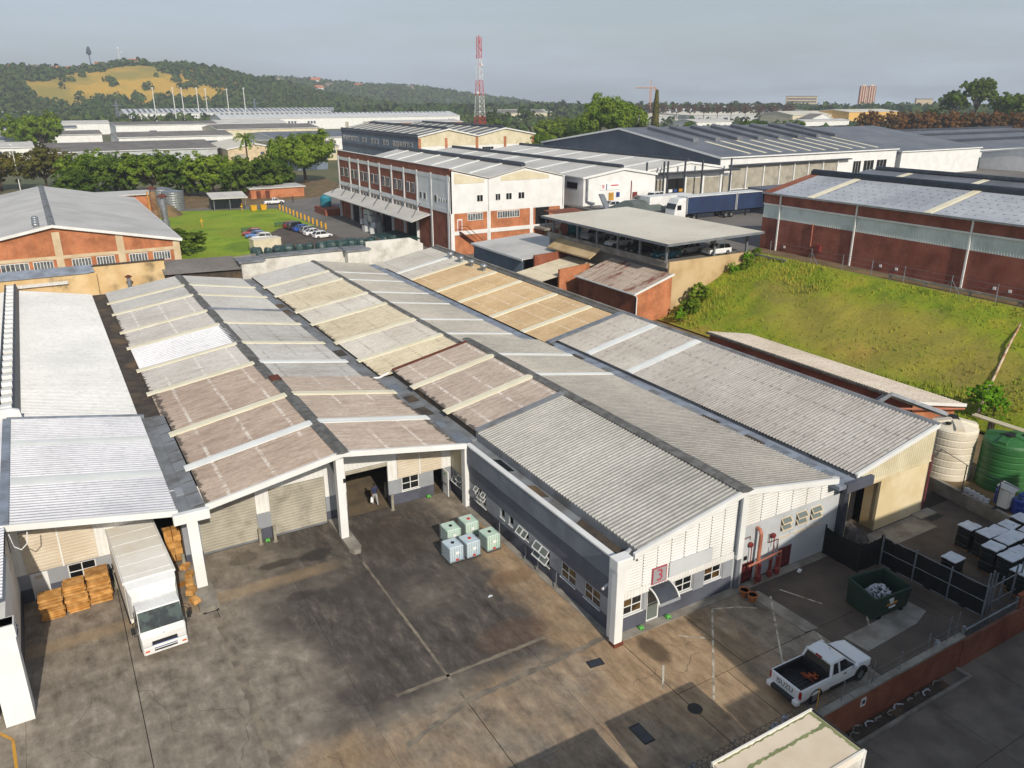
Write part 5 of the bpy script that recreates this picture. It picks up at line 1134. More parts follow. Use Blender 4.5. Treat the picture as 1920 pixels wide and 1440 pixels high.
cp = thing('carport', 'cream sheet roofed carport on grey posts over the upper deck', 'carport', (50, 59, 7.3), absolute=True)
MB().loft([[(42.0, y, 10.1), (58.2, y, 10.35), (58.2, y, 10.47), (42.0, y, 10.22)] for y in (45.4, 73.8)]).build('roof', 'roof_cream', cp)
MB().box(41.9, 42.0, 45.4, 73.8, 9.95, 10.25).build('fascia', 'grey_steel', cp); MB().prism([(42, 9.95), (58.2, 10.2), (58.2, 10.48), (42, 10.25)], 'y', 45.3, 45.4).build('fascia', 'grey_steel', cp)
for x, ys_ in ((43.5, (47.3, 52.4, 57, 61.7, 66.4, 72.6)), (51.8, (47.6, 72.6)), (57.6, (47.6, 54, 60.5, 67, 73))):
    for y in ys_: MB().box(x-.13, x+.13, y-.13, y+.13, 7.28, 10.15).build('post', 'grey_steel', cp)
for y in (47.3, 57, 66.4): MB().prism([(43.4, 9.7), (57.7, 9.95), (57.7, 10.2), (43.4, 9.95)], 'y', y-.06, y+.06).build('rafter', 'grey_steel', cp)

# ------------------------------------------------------------------ long brick outbuilding beside the last bay
ob = thing('outbuilding', 'long low brick outbuilding with pale sheet roof beside the last bay', 'shed', (38, 20, .8), absolute=True)
MB().box(36.7, 36.95, 8.7, 32.0, 0, 3.4).build('wall', 'brick_dark', ob); MB().loft([[(36.7, 8.5, 0), (36.95, 8.6, 0), (36.95, 8.6, 3.4), (36.7, 8.5, 3.4)], [(40.6, 7.2, 0), (40.6, 7.45, 0), (40.6, 7.45, 2.85), (40.6, 7.2, 2.85)]]).build('front_wall', 'brick_orange', ob); MB().box(40.6, 40.8, 7.4, 31, 0, 2.85).build('wall', 'brick_dark', ob)
MB().corr((36.45, 8.25, 3.5), (0, 24, 0), (4.7, -1.6, -.58), .27, .06, 'w', 2).build('roof_sheet', 'roof_shedF', ob); MB().loft([[(36.45, 8.18, 3.3), (36.45, 8.26, 3.3), (36.45, 8.26, 3.58), (36.45, 8.18, 3.58)], [(41.15, 6.58, 2.72), (41.15, 6.66, 2.72), (41.15, 6.66, 3.0), (41.15, 6.58, 3.0)]]).build('fascia', 'white_clad', ob)
MB().box(36.3, 36.44, 8.2, 32.2, 3.3, 3.5).build('gutter', 'ridge_grey', ob); MB().tube([(36.2, 24, 2.2), (35, 24.2, 2.2)], .06, 6).build('overflow_pipe', 'pipe_orange', ob)
MB().tube([(34.8, 9.4, 2.9), (36.4, 7.7, 3.1), (40.9, 6.6, 2.6)], .09, 7).build('copper_pipe', 'pipe_orange', ob)

# warehouse behind the camera side of the lane: it throws the shadow over the court
nb = thing('warehouse', 'neighbouring warehouse across the lane outside the picture', 'warehouse', (8, -34, -1.8), absolute=True)
YB = -26.0
MB().box(-.9, 1.45, -46, YB, -1.8, 11.9).build('wing', 'pale_wall', nb)
gable(MB(), -46, 46+YB, [(1.45, 15.7), (5.1, 16.7), (14.7, 19.3), (16.0, 18.6), (16.2, 17.0), (30, 17.0)], -1.8).build('main_hall', 'pale_wall', nb)
for i in range(6): fwin(nb, "y", YB+.09, 3+i*3.6, 4.8+i*3.6, 9.4, 11, bars=1)
for a0, a1, z in ((-.9, 1.45, 11.9),): MB().box(a0, a1, YB-.3, YB+.12, z, z+.12).build('coping', 'concrete', nb)
for i in range(4): MB().corr((3.4+i*6, YB+.08, -1.8), (0, 0, 4.6), (4.4, 0, 0), .2, .03, 'i').build('roller_door', 'shutter_beige', nb)
# ------------------------------------------------------------------ vehicles
mat('car_white', (224, 226, 228), rough=.25, spec=.6); mat('car_silver', (168, 172, 176), rough=.3, metal=.4); mat('car_blue', (36, 84, 168), rough=.25)
mat('car_dark', (40, 44, 54), rough=.25); mat('car_red', (140, 34, 40), rough=.25); mat('car_teal', (22, 88, 104), rough=.25); mat('car_lblue', (74, 116, 178), rough=.25)
mat('truck_white', (226, 227, 226), (212, 212, 210), .6, .35, obj=True); mat('truck_box', (234, 231, 223), (224, 218, 206), .5, .6, obj=True, dirt=((204, 184, 148), .3), dscale=.5)
mat('black_plastic', (28, 29, 31), rough=.6); mat('lamp_red', (150, 20, 26), rough=.2); mat('lamp_clear', (206, 208, 206), rough=.15); mat('lamp_orange', (200, 90, 30), rough=.2)
mat('rim', (150, 152, 156), rough=.35, metal=.7); mat('curtain_blue', (36, 54, 88), (30, 44, 74), .4, .55, obj=True); mat('windscreen', (62, 76, 72), (30, 36, 36), 1.6, .04, spec=1.0, obj=True, lo=.42, hi=.58)
def addwheels(root, xs, r, half, w=.22):
    for x in xs:
        for s_ in (-1, 1):
            t = MB().wheel((x, s_*(half-w*.5), r), r, w, 'y', 18, r*.55).build('wheel', 'rubber', root)
            MB().wheel((x, s_*(half-w*.46), r), r*.62, w*.86, 'y', 14).build('rim', 'rim', t)
def lower(mb, st):
    secs = []
    for x, w, zb, zm, zt in st:
        secs.append([(x, -w*.9, zb), (x, w*.9, zb), (x, w, zb+.12), (x, w, zm), (x, w*.95, zt-.03), (x, w*.86, zt), (x, -w*.86, zt), (x, -w*.95, zt-.03), (x, -w, zm), (x, -w, zb+.12)])
    return mb.loft(secs)
CARS = {  # lower stations, glasshouse stations (x, wbelt, zbelt, wroof, zroof), wheels
    'hatch': ([(-1.95, .74, .35, .6, .8), (-1.85, .82, .25, .65, .92), (-.6, .84, .2, .7, .93), (.7, .84, .2, .7, .92), (1.0, .83, .2, .68, .88), (1.7, .78, .25, .6, .74), (1.95, .68, .32, .5, .62)],
              [(-1.88, .74, .9, .6, 1.0), (-1.45, .78, .91, .62, 1.44), (.1, .8, .91, .64, 1.5), (.95, .76, .88, .5, .95)], (-1.25, 1.25), .31),
    'sedan': ([(-2.2, .74, .35, .6, .82), (-2.0, .82, .25, .65, .93), (-.9, .85, .2, .7, .94), (.7, .85, .2, .7, .92), (1.1, .84, .2, .68, .88), (1.9, .78, .25, .6, .72), (2.2, .66, .32, .5, .6)],
              [(-1.75, .74, .92, .6, .96), (-1.0, .78, .93, .62, 1.42), (.1, .8, .92, .64, 1.45), (1.05, .76, .88, .5, .92)], (-1.35, 1.38), .32),
    'suv': ([(-2.25, .8, .45, .7, .95), (-2.1, .88, .35, .75, 1.05), (-.6, .9, .3, .8, 1.07), (.8, .9, .3, .8, 1.06), (1.1, .89, .3, .78, 1.03), (2.0, .84, .35, .7, .95), (2.25, .74, .42, .6, .8)],
            [(-2.15, .8, 1.03, .68, 1.25), (-1.9, .82, 1.04, .68, 1.7), (.2, .84, 1.04, .7, 1.76), (1.05, .8, 1.0, .55, 1.08)], (-1.4, 1.45), .36),
    'van': ([(-2.4, .84, .4, .8, 1.05), (-2.3, .88, .3, .85, 1.1), (0, .88, .3, .85, 1.1), (1.5, .88, .3, .8, 1.08), (2.2, .82, .32, .7, .95), (2.4, .72, .4, .6, .8)],
            [(-2.35, .82, 1.05, .74, 1.3), (-2.25, .84, 1.08, .76, 1.95), (.9, .84, 1.08, .74, 1.98), (1.75, .78, 1.05, .6, 1.1)], (-1.5, 1.5), .34)}
def car(name, label, loc, rz, col, kind='hatch', group=None, cat='car'):
    lo_, gl, wh, r = CARS[kind]
    t = thing(name, label, cat, loc, rz, group)
    lower(MB(), lo_).build('body', col, t, False)
    g = MB().loft([[(x, -wb, zb), (x, wb, zb), (x, wt, zt), (x, -wt, zt)] for x, wb, zb, wt, zt in gl]).build('glasshouse', 'glass', t)
    a, b = gl[1], gl[2]
    MB().loft([[(x, -w-.02, z-.04), (x, w+.02, z-.04), (x, w, z+.03), (x, -w, z+.03)] for x, w, z in ((a[0]-.05, a[3], a[4]), (b[0]+.1, b[3], b[4]))]).build('roof', col, t)
    for s_ in (-1, 1):
        for p, q in ((gl[0], gl[1]), (gl[3], gl[2])): MB().tube([(p[0], s_*(p[1]-.02), p[2]), (q[0], s_*(q[3]), q[4])], .05, 4).build('pillar', col, t)
        m_ = (a[0]+b[0])/2; MB().tube([(m_, s_*.8, a[2]), (m_, s_*a[3], a[4])], .05, 4).build('pillar', col, t)
        x0 = lo_[0][0]; x1 = lo_[-1][0]
        MB().box(x0-.02, x0+.1, s_*.62-.1, s_*.62+.1, .62, .82).build('tail_light', 'lamp_red', t); MB().box(x1-.12, x1+.01, s_*.52-.14, s_*.52+.14, .5, .6).build('headlight', 'lamp_clear', t)
    addwheels(t, wh, r, lo_[2][1]+.02)
    return t
def pickup(label, loc, rz, near=False, group=None):
    t = thing('pickup_truck', label, 'pickup', loc, rz, group)
    st = [(-2.62, .86, .55, .8, 1.08), (-2.55, .92, .5, .85, 1.1), (-.62, .94, .45, .85, 1.1)]
    # load bed: floor, sides, tailgate
    MB().box(-2.6, -.62, -.8, .8, .55, .62).build('bed_floor', 'black_plastic', t)
    for k in range(7 if near else 0): MB().box(-2.5, -.68, -.69+k*.21, -.6+k*.21, .62, .645).build('bed_rib', 'black_plastic', t)
    for s_ in (-1, 1):
        MB().loft([[(x, s_*.84, .62), (x, s_*.9, .42), (x, s_*.955, .6), (x, s_*.96, .95), (x, s_*.92, 1.12), (x, s_*.84, 1.12)] for x in (-2.6, -2.2, -1.0, -.6)]).build('bed_side', 'car_white', t)
        MB().loft([[(x, s_*.78, .62), (x, s_*.835, .62), (x, s_*.85, 1.135), (x, s_*.78, 1.12)] for x in (-2.58, -.62)]).build('bed_liner', 'black_plastic', t)
    tg = MB().bbox(-2.68, -2.56, -.84, .84, .58, 1.13, .03).build('tailgate', 'car_white', t)
    MB().box(-.68, -.62, -.8, .8, .6, 1.2).build('bed_front', 'black_plastic', t)
    if near:
        textmesh('lettering', 'ISUZU', .36, 'black_plastic', tg, (-2.684, 0, .86), (pi/2, 0, -pi/2), .004)
        MB().box(-2.69, -2.68, -.24, .24, .62, .7).build('number_plate', 'lamp_clear', tg)
    bmp_ = MB().bbox(-2.86, -2.62, -.9, .9, .4, .58, .04).build('rear_bumper', 'black_plastic', t)
    for s_ in (-1, 1):
        MB().bbox(-2.87, -2.6, s_*.78-.16, s_*.78+.16, .38, .6, .04).build('bumper_end', 'car_white', bmp_)
        MB().bbox(-2.67, -2.5, s_*.87-.075, s_*.87+.075, .68, 1.05, .03).build('tail_light', 'lamp_red', t)
        MB().bbox(2.3, 2.46, s_*.66-.16, s_*.66+.16, .78, .95, .03).build('headlight', 'lamp_clear', t)
    # cab and nose
    lower(MB(), [(-.6, .92, .42, .8, 1.12), (.2, .93, .4, .8, 1.13), (1.1, .93, .4, .8, 1.12), (1.25, .92, .42, .8, 1.1), (1.9, .91, .45, .78, 1.04), (2.35, .86, .5, .75, .97), (2.55, .72, .5, .7, .86)]).build('body', 'car_white', t)
    MB().loft([[(x, -wb, zb), (x, wb, zb), (x, wt, zt), (x, -wt, zt)] for x, wb, zb, wt, zt in ((-.6, .84, 1.08, .7, 1.15), (-.42, .86, 1.1, .7, 1.66), (.35, .87, 1.1, .72, 1.7), (1.22, .84, 1.08, .62, 1.13))]).build('glasshouse', 'glass', t)
    MB().loft([[(x, -w-.03, z-.05), (x, w+.03, z-.05), (x, w-.02, z+.04), (x, -w+.02, z+.04)] for x, w, z in ((-.5, .7, 1.66), (-.4, .72, 1.68), (.3, .73, 1.71), (.48, .7, 1.66))]).build('roof', 'car_white', t)
    for s_ in (-1, 1):
        MB().tube([(-.56, s_*.86, 1.05), (-.42, s_*.72, 1.66)], .085, 5).build('pillar', 'car_white', t); MB().tube([(1.2, s_*.84, 1.1), (.45, s_*.71, 1.68)], .05, 5).build('pillar', 'car_white', t)
        MB().tube([(.02, s_*.88, 1.08), (.02, s_*.735, 1.68)], .05, 5).build('pillar', 'car_white', t)
        mr = MB().bbox(.95, 1.12, s_*1.02-.1, s_*1.02+.1, 1.08, 1.28, .03).build('mirror', 'car_white', t)
        MB().box(.3, .45, s_*.945-.01, s_*.945+.01, .95, 1.0).build('door_handle', 'black_plastic', t)
        MB().box(-.5, 1.2, s_*.93-.05, s_*.93+.05, .36, .42).build('side_step', 'black_plastic', t)
        for x in (-1.62, 1.62):
            a = [(x+.47*cos(q), s_*.965, .42+.47*sin(q)) for q in frange(-.15, pi+.15, 10)]
            MB().loft([[p, (p[0]-.09*cos(q), p[1]*.995, p[2]-.09*sin(q)), (p[0]-.09*cos(q), p[1]*.86, p[2]-.09*sin(q)), (p[0], p[1]*.86, p[2])] for p, q in zip(a, frange(-.15, pi+.15, 10))]).build('wheel_arch', 'black_plastic', t)
    MB().bbox(2.45, 2.6, -.75, .75, .45, .75, .05).build('front_bumper', 'black_plastic', t)
    if near:
        MB().loft([[(-.47, y, 1.63), (-.51, y, 1.63), (-.51, y, 1.7), (-.45, y, 1.71)] for y in (-.18, .18)]).build('brake_light', 'lamp_red', t)
        MB().box(1.18, 1.3, -.78, .78, 1.085, 1.115).build('wiper_cowl', 'black_plastic', t); MB().tube([(.3, 0, 1.74), (.22, 0, 1.88)], .015, 4).build('aerial', 'black_plastic', t)
        mat('cable_orange', (196, 96, 52), (150, 70, 40), 3, .7, obj=True)
    addwheels(t, (-1.62, 1.62), .39, .95, .26)
    return t
pickup('white pickup parked behind the brick lane wall with an open black load bed', (6.72, -7.37, 0.0), radians(-1), True)
rr = random.Random(8); pts = [(5.6+rr.uniform(-.25, .5), -7.3+rr.uniform(-.5, .3), .7+rr.uniform(0, .14)) for _ in range(16)]
tag(MB().tube(pts, .03, 5).build('cable_heap', 'cable_orange'), 'tangle of orange cable lying in the white pickup load bed', 'cable')
pickup('small white pickup crossing the tarmac beyond the lawn', (31.6, 188.5, 0), radians(-4))

# ---- white box truck backed into the doorway
bt = thing('box_truck', 'white box truck with cream box backed into the left doorway', 'truck', (-20.85, 15.3, 0), radians(-90+2.6))
MB().bbox(-4.6, 2.0, -1.24, 1.24, .95, 3.42, .05).build('box_body', 'truck_box', bt)
for y in (-1.26, 1.26): MB().box(-4.6, 2.0, y-.03, y+.03, 3.3, 3.44).build('top_rail', 'truck_white', bt); MB().box(-4.6, 2.0, y-.04, y+.04, .95, 1.08).build('side_rail', 'black_plastic', bt)
MB().loft([[(2.0, -1.22, 1.2), (2.0, 1.22, 1.2), (2.0, 1.22, 3.36), (2.0, -1.22, 3.36)], [(2.45, -1.18, 1.6), (2.45, 1.18, 1.6), (2.45, 1.18, 3.22), (2.45, -1.18, 3.22)], [(2.75, -1.08, 2.2), (2.75, 1.08, 2.2), (2.75, 1.06, 2.95), (2.75, -1.06, 2.95)]]).build('box_nose', 'truck_white', bt)
cb = MB().loft([[(x, -w, z0), (x, w, z0), (x, w, zm), (x, w*.93, z1), (x, -w*.93, z1), (x, -w, zm)] for x, w, z0, zm, z1 in ((2.5, 1.08, .55, 1.6, 2.6), (3.2, 1.1, .5, 1.6, 2.66), (3.75, 1.1, .45, 1.55, 2.62), (4.15, 1.08, .42, 1.48, 1.62), (4.27, 1.04, .42, 1.2, 1.3))]).build('cab', 'truck_white', bt)
MB().loft([[(3.80, -1.0, 2.57), (3.80, 1.0, 2.57), (3.77, 1.0, 2.5), (3.77, -1.0, 2.5)], [(4.19, -1.04, 1.66), (4.19, 1.04, 1.66), (4.1, 1.04, 1.6), (4.1, -1.04, 1.6)]]).build('windscreen', 'windscreen', cb)
for s_ in (-1, 1):
    MB().loft([[(2.75, s_*1.105, 1.65), (3.95, s_*1.105, 1.6), (3.75, s_*1.05, 2.45), (2.75, s_*1.05, 2.45)], [(2.75, s_*1.09, 1.65), (3.95, s_*1.09, 1.6), (3.75, s_*1.03, 2.45), (2.75, s_*1.03, 2.45)]]).build('side_window', 'glass', cb)
    MB().tube([(3.9, s_*1.08, 2.3), (4.1, s_*1.3, 2.25), (4.1, s_*1.3, 1.5), (3.95, s_*1.08, 1.4)], .02, 5).build('mirror_arm', 'black_plastic', cb); MB().bbox(4.05, 4.13, s_*1.32-.1, s_*1.32+.1, 1.65, 2.05, .02).build('mirror', 'black_plastic', cb)
    MB().bbox(4.3, 4.36, s_*.82-.2, s_*.82+.2, .86, 1.02, .02).build('headlight', 'lamp_clear', bt); MB().bbox(4.36, 4.41, s_*.88-.1, s_*.88+.1, .56, .64, .015).build('indicator', 'lamp_orange', bt)
    MB().tube([(4.2+.02, s_*.15, 1.68), (4.02, s_*.7, 2.05)], .015, 4).build('wiper', 'black_plastic', cb)
fb = MB().bbox(4.1, 4.38, -1.06, 1.06, .4, .8, .05).build('front_bumper', 'truck_white', bt)
MB().box(4.38, 4.395, -.55, .55, .52, .6).build('bumper_slot', 'black_plastic', fb); MB().box(4.38, 4.395, -.55, .55, .66, .7).build('bumper_slot', 'text_blue', fb)
MB().box(4.285, 4.31, -.6, .6, .88, 1.04).build('grille', 'black_plastic', bt); MB().box(4.4, 4.41, -.26, .26, .44, .52).build('number_plate', 'lamp_clear', fb)
for s_ in (-1, 1):
    MB().box(2.62, 2.65, s_*1.1-.012, s_*1.1+.012, .6, 2.4).build('door_seam', 'dark_steel', cb); MB().box(3.0, 3.2, s_*1.115-.012, s_*1.115+.012, 1.42, 1.48).build('door_handle', 'black_plastic', cb)
for k in range(5): MB().box(2.6, 3.65, -.8+k*.4-.02, -.8+k*.4+.02, 2.64, 2.675).build('roof_rib', 'truck_white', cb)
for x_ in (-3.4, -2.2, -1.0, .2, 1.4): MB().box(x_-.03, x_+.03, -1.2, 1.2, 3.42, 3.435).build('roof_seam', 'truck_white', bt)
MB().box(4.28, 4.3, -1.02, 1.02, .82, .86).build('grille_line', 'text_blue', bt); textmesh('emblem', 'UD', .13, 'text_blue', bt, (4.25, 0, 1.36), (radians(62), 0, pi/2), .004)
MB().box(3.9, 4.1, -.2, .25, 1.72, 1.82).build('dashboard_papers', 'lamp_orange', cb)
addwheels(bt, (-3.0, 3.3), .48, 1.12, .3)

# ---- interlink truck and other vehicles on the upper yard
tr = thing('articulated_truck', 'white cab-over truck pulling two long blue curtain trailers on the upper yard', 'truck', (69, 74.2, 7.3), pi)
MB().loft([[(x, -w, z0), (x, w, z0), (x, w, z1-.25), (x, w*.9, z1), (x, -w*.9, z1), (x, -w, z1-.25)] for x, w, z0, z1 in ((-.9, 1.2, .5, 3.9), (.6, 1.22, .5, 3.75), (1.1, 1.22, .5, 2.9), (1.35, 1.2, .5, 2.3), (1.5, 1.16, .4, 1.4))]).build('cab', 'truck_white', tr)
MB().loft([[(1.03, -1.1, 3.0), (1.03, 1.1, 3.0), (1.38, 1.12, 2.2), (1.38, -1.12, 2.2)], [(1.15, -1.1, 2.95), (1.15, 1.1, 2.95), (1.42, 1.12, 2.15), (1.42, -1.12, 2.15)]]).build('windscreen', 'glass', tr)
for s_ in (-1, 1): MB().box(.1, 1.0, s_*1.22-.015, s_*1.22+.015, 2.0, 2.8).build('side_window', 'glass', tr)
MB().box(-3.2, 1.2, -.45, .45, .7, 1.0).build('chassis', 'black_plastic', tr)
for x0, x1 in ((-12.2, -1.2), (-21.5, -12.6)):
    tl = MB().box(x0, x1, -1.25, 1.25, 1.25, 3.95).build('trailer', 'curtain_blue', tr)
    MB().box(x0-.04, x1+.04, -1.28, 1.28, 3.95, 4.05).build('trailer_roof', 'truck_white', tl); MB().box(x1, x1+.06, -1.27, 1.27, 1.2, 3.95).build('trailer_headboard', 'truck_white', tl); MB().box(x0-.06, x0, -1.27, 1.27, 1.2, 3.95).build('trailer_doors', 'truck_white', tl)
    MB().box(x0, x1, -.5, .5, .95, 1.25).build('trailer_chassis', 'black_plastic', tl)
    MB().box(x1-2.6, x1-2.45, .8, 1.0, 0, 1.25).build('landing_leg', 'black_plastic', tl)
addwheels(tr, (.6, -1.6, -2.9, -10.2, -11.5, -19.6, -20.9), .5, 1.2, .35)
tl = thing('parked_trailer', 'white trailer parked behind the blue curtain truck', 'trailer', (72.5, 79.5, 7.3), absolute=True)
MB().box(66.5, 76, 78.2, 80.7, 8.5, 11).build('body', 'truck_white', tl); MB().box(66.6, 76, 78.4, 80.5, 8.2, 8.5).build('chassis', 'black_plastic', tl)
for x in (68, 74): MB().wheel((x, 78.5, 7.8), .5, .35, 'y', 14).build('wheel', 'rubber', tl); MB().wheel((x, 80.4, 7.8), .5, .35, 'y', 14).build('wheel', 'rubber', tl)
car('van', 'white and blue minibus by the dock doors', (82.0, 95.4, 7.3), radians(200), 'car_white', 'van', cat='van'); car('parked_car', 'white hatchback parked beside the dark hut under the number nine sign', (68.6, 91.8, 7.3), radians(180), 'car_white', 'hatch')
car('parked_car', 'silver car beside the white and blue minibus', (78.6, 95.8, 7.3), radians(190), 'car_silver', 'hatch')
ht = thing('hut', 'white hut with a green grey hipped roof on the upper yard', 'hut', (66, 80.5, 7.3), absolute=True)
MB().box(62.6, 69, 77.2, 83.4, 7.3, 8.9).build('wall', 'pale_wall', ht); mat('roof_green', (92, 102, 98), (80, 90, 86), .4, .6)
MB().loft([[(62, 76.6, 8.9), (69.6, 76.6, 8.9), (69.6, 84, 8.9), (62, 84, 8.9)], [(63.6, 79.3, 10.3), (68, 79.3, 10.3), (68, 81.3, 10.3), (63.6, 81.3, 10.3)]]).build('roof', 'roof_green', ht)
rs = thing('canopy_roof', 'flat rusty sheet canopy beside the factory corner', 'roof', (61.5, 94, 4), absolute=True)
MB().corr((58, 90.5, 6.6), (7, 0, 0), (0, 7.5, .5), .4, .06, 'w').build('roof_sheet', 'roof_rust_end', rs)
for x, y in ((58.3, 91), (64.5, 91), (58.3, 97.5), (64.5, 97.5)): MB().box(x-.1, x+.1, y-.1, y+.1, 0, 6.6).build('post', 'dark_steel', rs)
ts = thing('leaning_sheet', 'tall grey steel sheet leaning beside the rusty canopy', 'sheet', (66.3, 90, 7.3), absolute=True); MB().prism([(89, 7.3), (91.5, 10.2), (91.8, 10.2), (89.4, 7.3)], 'x', 65.8, 66.9).build('sheet', 'grey_steel', ts)
for k, (x, y, rz, c, kd, lb) in enumerate(((46.6, 66.2, 185, 'car_silver', 'suv', 'silver off-roader parked nearest the blue tank under the carport'), (46.4, 60.6, 178, 'car_white', 'hatch', 'white hatchback parked second along the carport edge'),
        (46.2, 55.4, 182, 'car_dark', 'sedan', 'dark car in the shade of the carport between white and teal ones'), (46.3, 50.6, 180, 'car_teal', 'hatch', 'teal hatchback at the near end of the carport'), (51.2, 51.8, 184, 'car_silver', 'sedan', 'silver saloon behind the teal hatchback under the carport'), (53.8, 49.2, 176, 'car_white', 'hatch', 'white car by the right hand front post of the carport'))):
    car('parked_car', lb, (x, y, 7.3), radians(rz), c, kd, 'cars under the carport')
tk = thing('steel_tank', 'round turquoise tank at the far end of the carport', 'tank', (45.4, 71.0, 7.3)); mat('turquoise', (40, 130, 150), (34, 112, 130), 1, .5)
MB().tube([(-1.1, 0, 1.2), (1.3, 0, 1.2)], 1.0, 18).build('drum', 'turquoise', tk); MB().tube([(-1.12, 0, 1.2), (-1.0, 0, 1.2)], 1.06, 18).build('rim', 'rust', tk)
for x in (-.7, .9): MB().box(x-.1, x+.1, -.7, .7, 0, .5).build('cradle', 'dark_steel', tk)
for k, (x, y, rz, c, kd, lb) in enumerate(((14.8, 134.2, 172, 'car_white', 'hatch', 'white hatchback nearest in the left row of parked cars by the lawn'), (14.6, 137.6, 172, 'car_lblue', 'sedan', 'light blue saloon in the left row of parked cars by the lawn'), (14.5, 141, 172, 'car_red', 'hatch', 'red hatchback farthest in the left row of parked cars by the lawn'),
        (26.0, 130.6, 8, 'car_white', 'hatch', 'white hatchback nearest in the right row of parked cars'), (25.6, 134.6, 8, 'car_white', 'sedan', 'long white saloon second in the right row of parked cars'), (25.6, 137.8, 8, 'car_silver', 'hatch', 'silver hatchback between white and blue cars in the right row'),
        (25.2, 140.8, 8, 'car_blue', 'sedan', 'bright blue saloon in the right row of parked cars'), (24.8, 143.6, 8, 'car_dark', 'suv', 'dark off-roader in the right row of parked cars'), (24.4, 146.4, 8, 'car_red', 'hatch', 'dark red car farthest in the right row of parked cars'))):
    car('parked_car', lb, (x, y, 0.03), radians(rz), c, kd, 'cars parked by the lawn')
car('parked_car', 'white van parked beyond the big spreading tree', (66, 208, 0), radians(60), 'car_white', 'van', cat='van')

# ---- stacked box containers beside the lane wall at the lower edge
mat('trailer_roof', (222, 208, 186), (210, 194, 170), .5, .7, dirt=((176, 152, 118), .25)); mat('algae', (136, 142, 98), (112, 122, 82), 2.2, .9)
def ragged(y, w, x0, x1, seed, z):
    r_ = random.Random(seed); mb = MB(); n = 40; L = [(x0+(x1-x0)*i/n, y+r_.uniform(-.03, .03), w*r_.uniform(.4, 1.1)) for i in range(n+1)]
    for (a, b, c), (d, e, f) in zip(L[:-1], L[1:]): mb.quad((a, b-c, z), (d, e-f, z), (d, e+f, z), (a, b+c, z))
    return mb
def boxcon(label, x0, x1, z0, z1, top):
    y0_, y1_ = -13.85, -11.38
    t = thing('container', label, 'container', ((x0+x1)/2, -12.6, z0), absolute=True)
    MB().box(x0, x1, y0_+.04, y1_-.04, z0, z1-.08).build('body', 'white_wall', t); MB().box(x0+.03, x1-.03, y0_+.03, y1_-.03, z1-.08, z1).build('roof', 'trailer_roof', t)
    for y in (y0_, y1_-.09): MB().box(x0, x1+.02, y, y+.09, z1-.3, z1+.04).build('top_rail', 'truck_box', t)
    MB().box(x1-.02, x1+.06, y0_+.1, y1_-.1, z1-.32, z1+.05).build('end_rail', 'black_plastic', t)
    for y in (y0_-.02, y1_-.1): MB().box(x1-.04, x1+.1, y, y+.12, z0, z1).build('corner_post', 'truck_white', t)
    if top:
        ragged(y1_-.85, .09, x0+.2, x1-.1, 4, z1+.006).build('algae_streak', 'algae', t); ragged(y1_-.15, .04, x0+.2, x1-.1, 6, z1+.006).build('algae_edge', 'algae', t)
        mb = MB()
        for i in range(12): mb.quad((x1-.2+random.uniform(-.06, .03), y0_+.15+i*.18, z1+.007), (x1-.06, y0_+.15+i*.18, z1+.007), (x1-.06, y0_+.33+i*.18, z1+.007), (x1-.18+random.uniform(-.08, .02), y0_+.33+i*.18, z1+.007))
        mb.build('algae_edge', 'algae', t)
boxcon('cream roofed box container with green algae streaks at the lower edge', -4.95, .3, 1.35, 4.36, True); boxcon('lower container carrying the cream roofed one beside the lane wall', -4.95, .3, -1.79, 1.3, False)
boxcon('second stacked container just outside the lower picture edge', -17.5, -5.65, 1.35, 4.36, True); boxcon('lower container of the stack outside the lower picture edge', -17.5, -5.65, -1.79, 1.3, False)
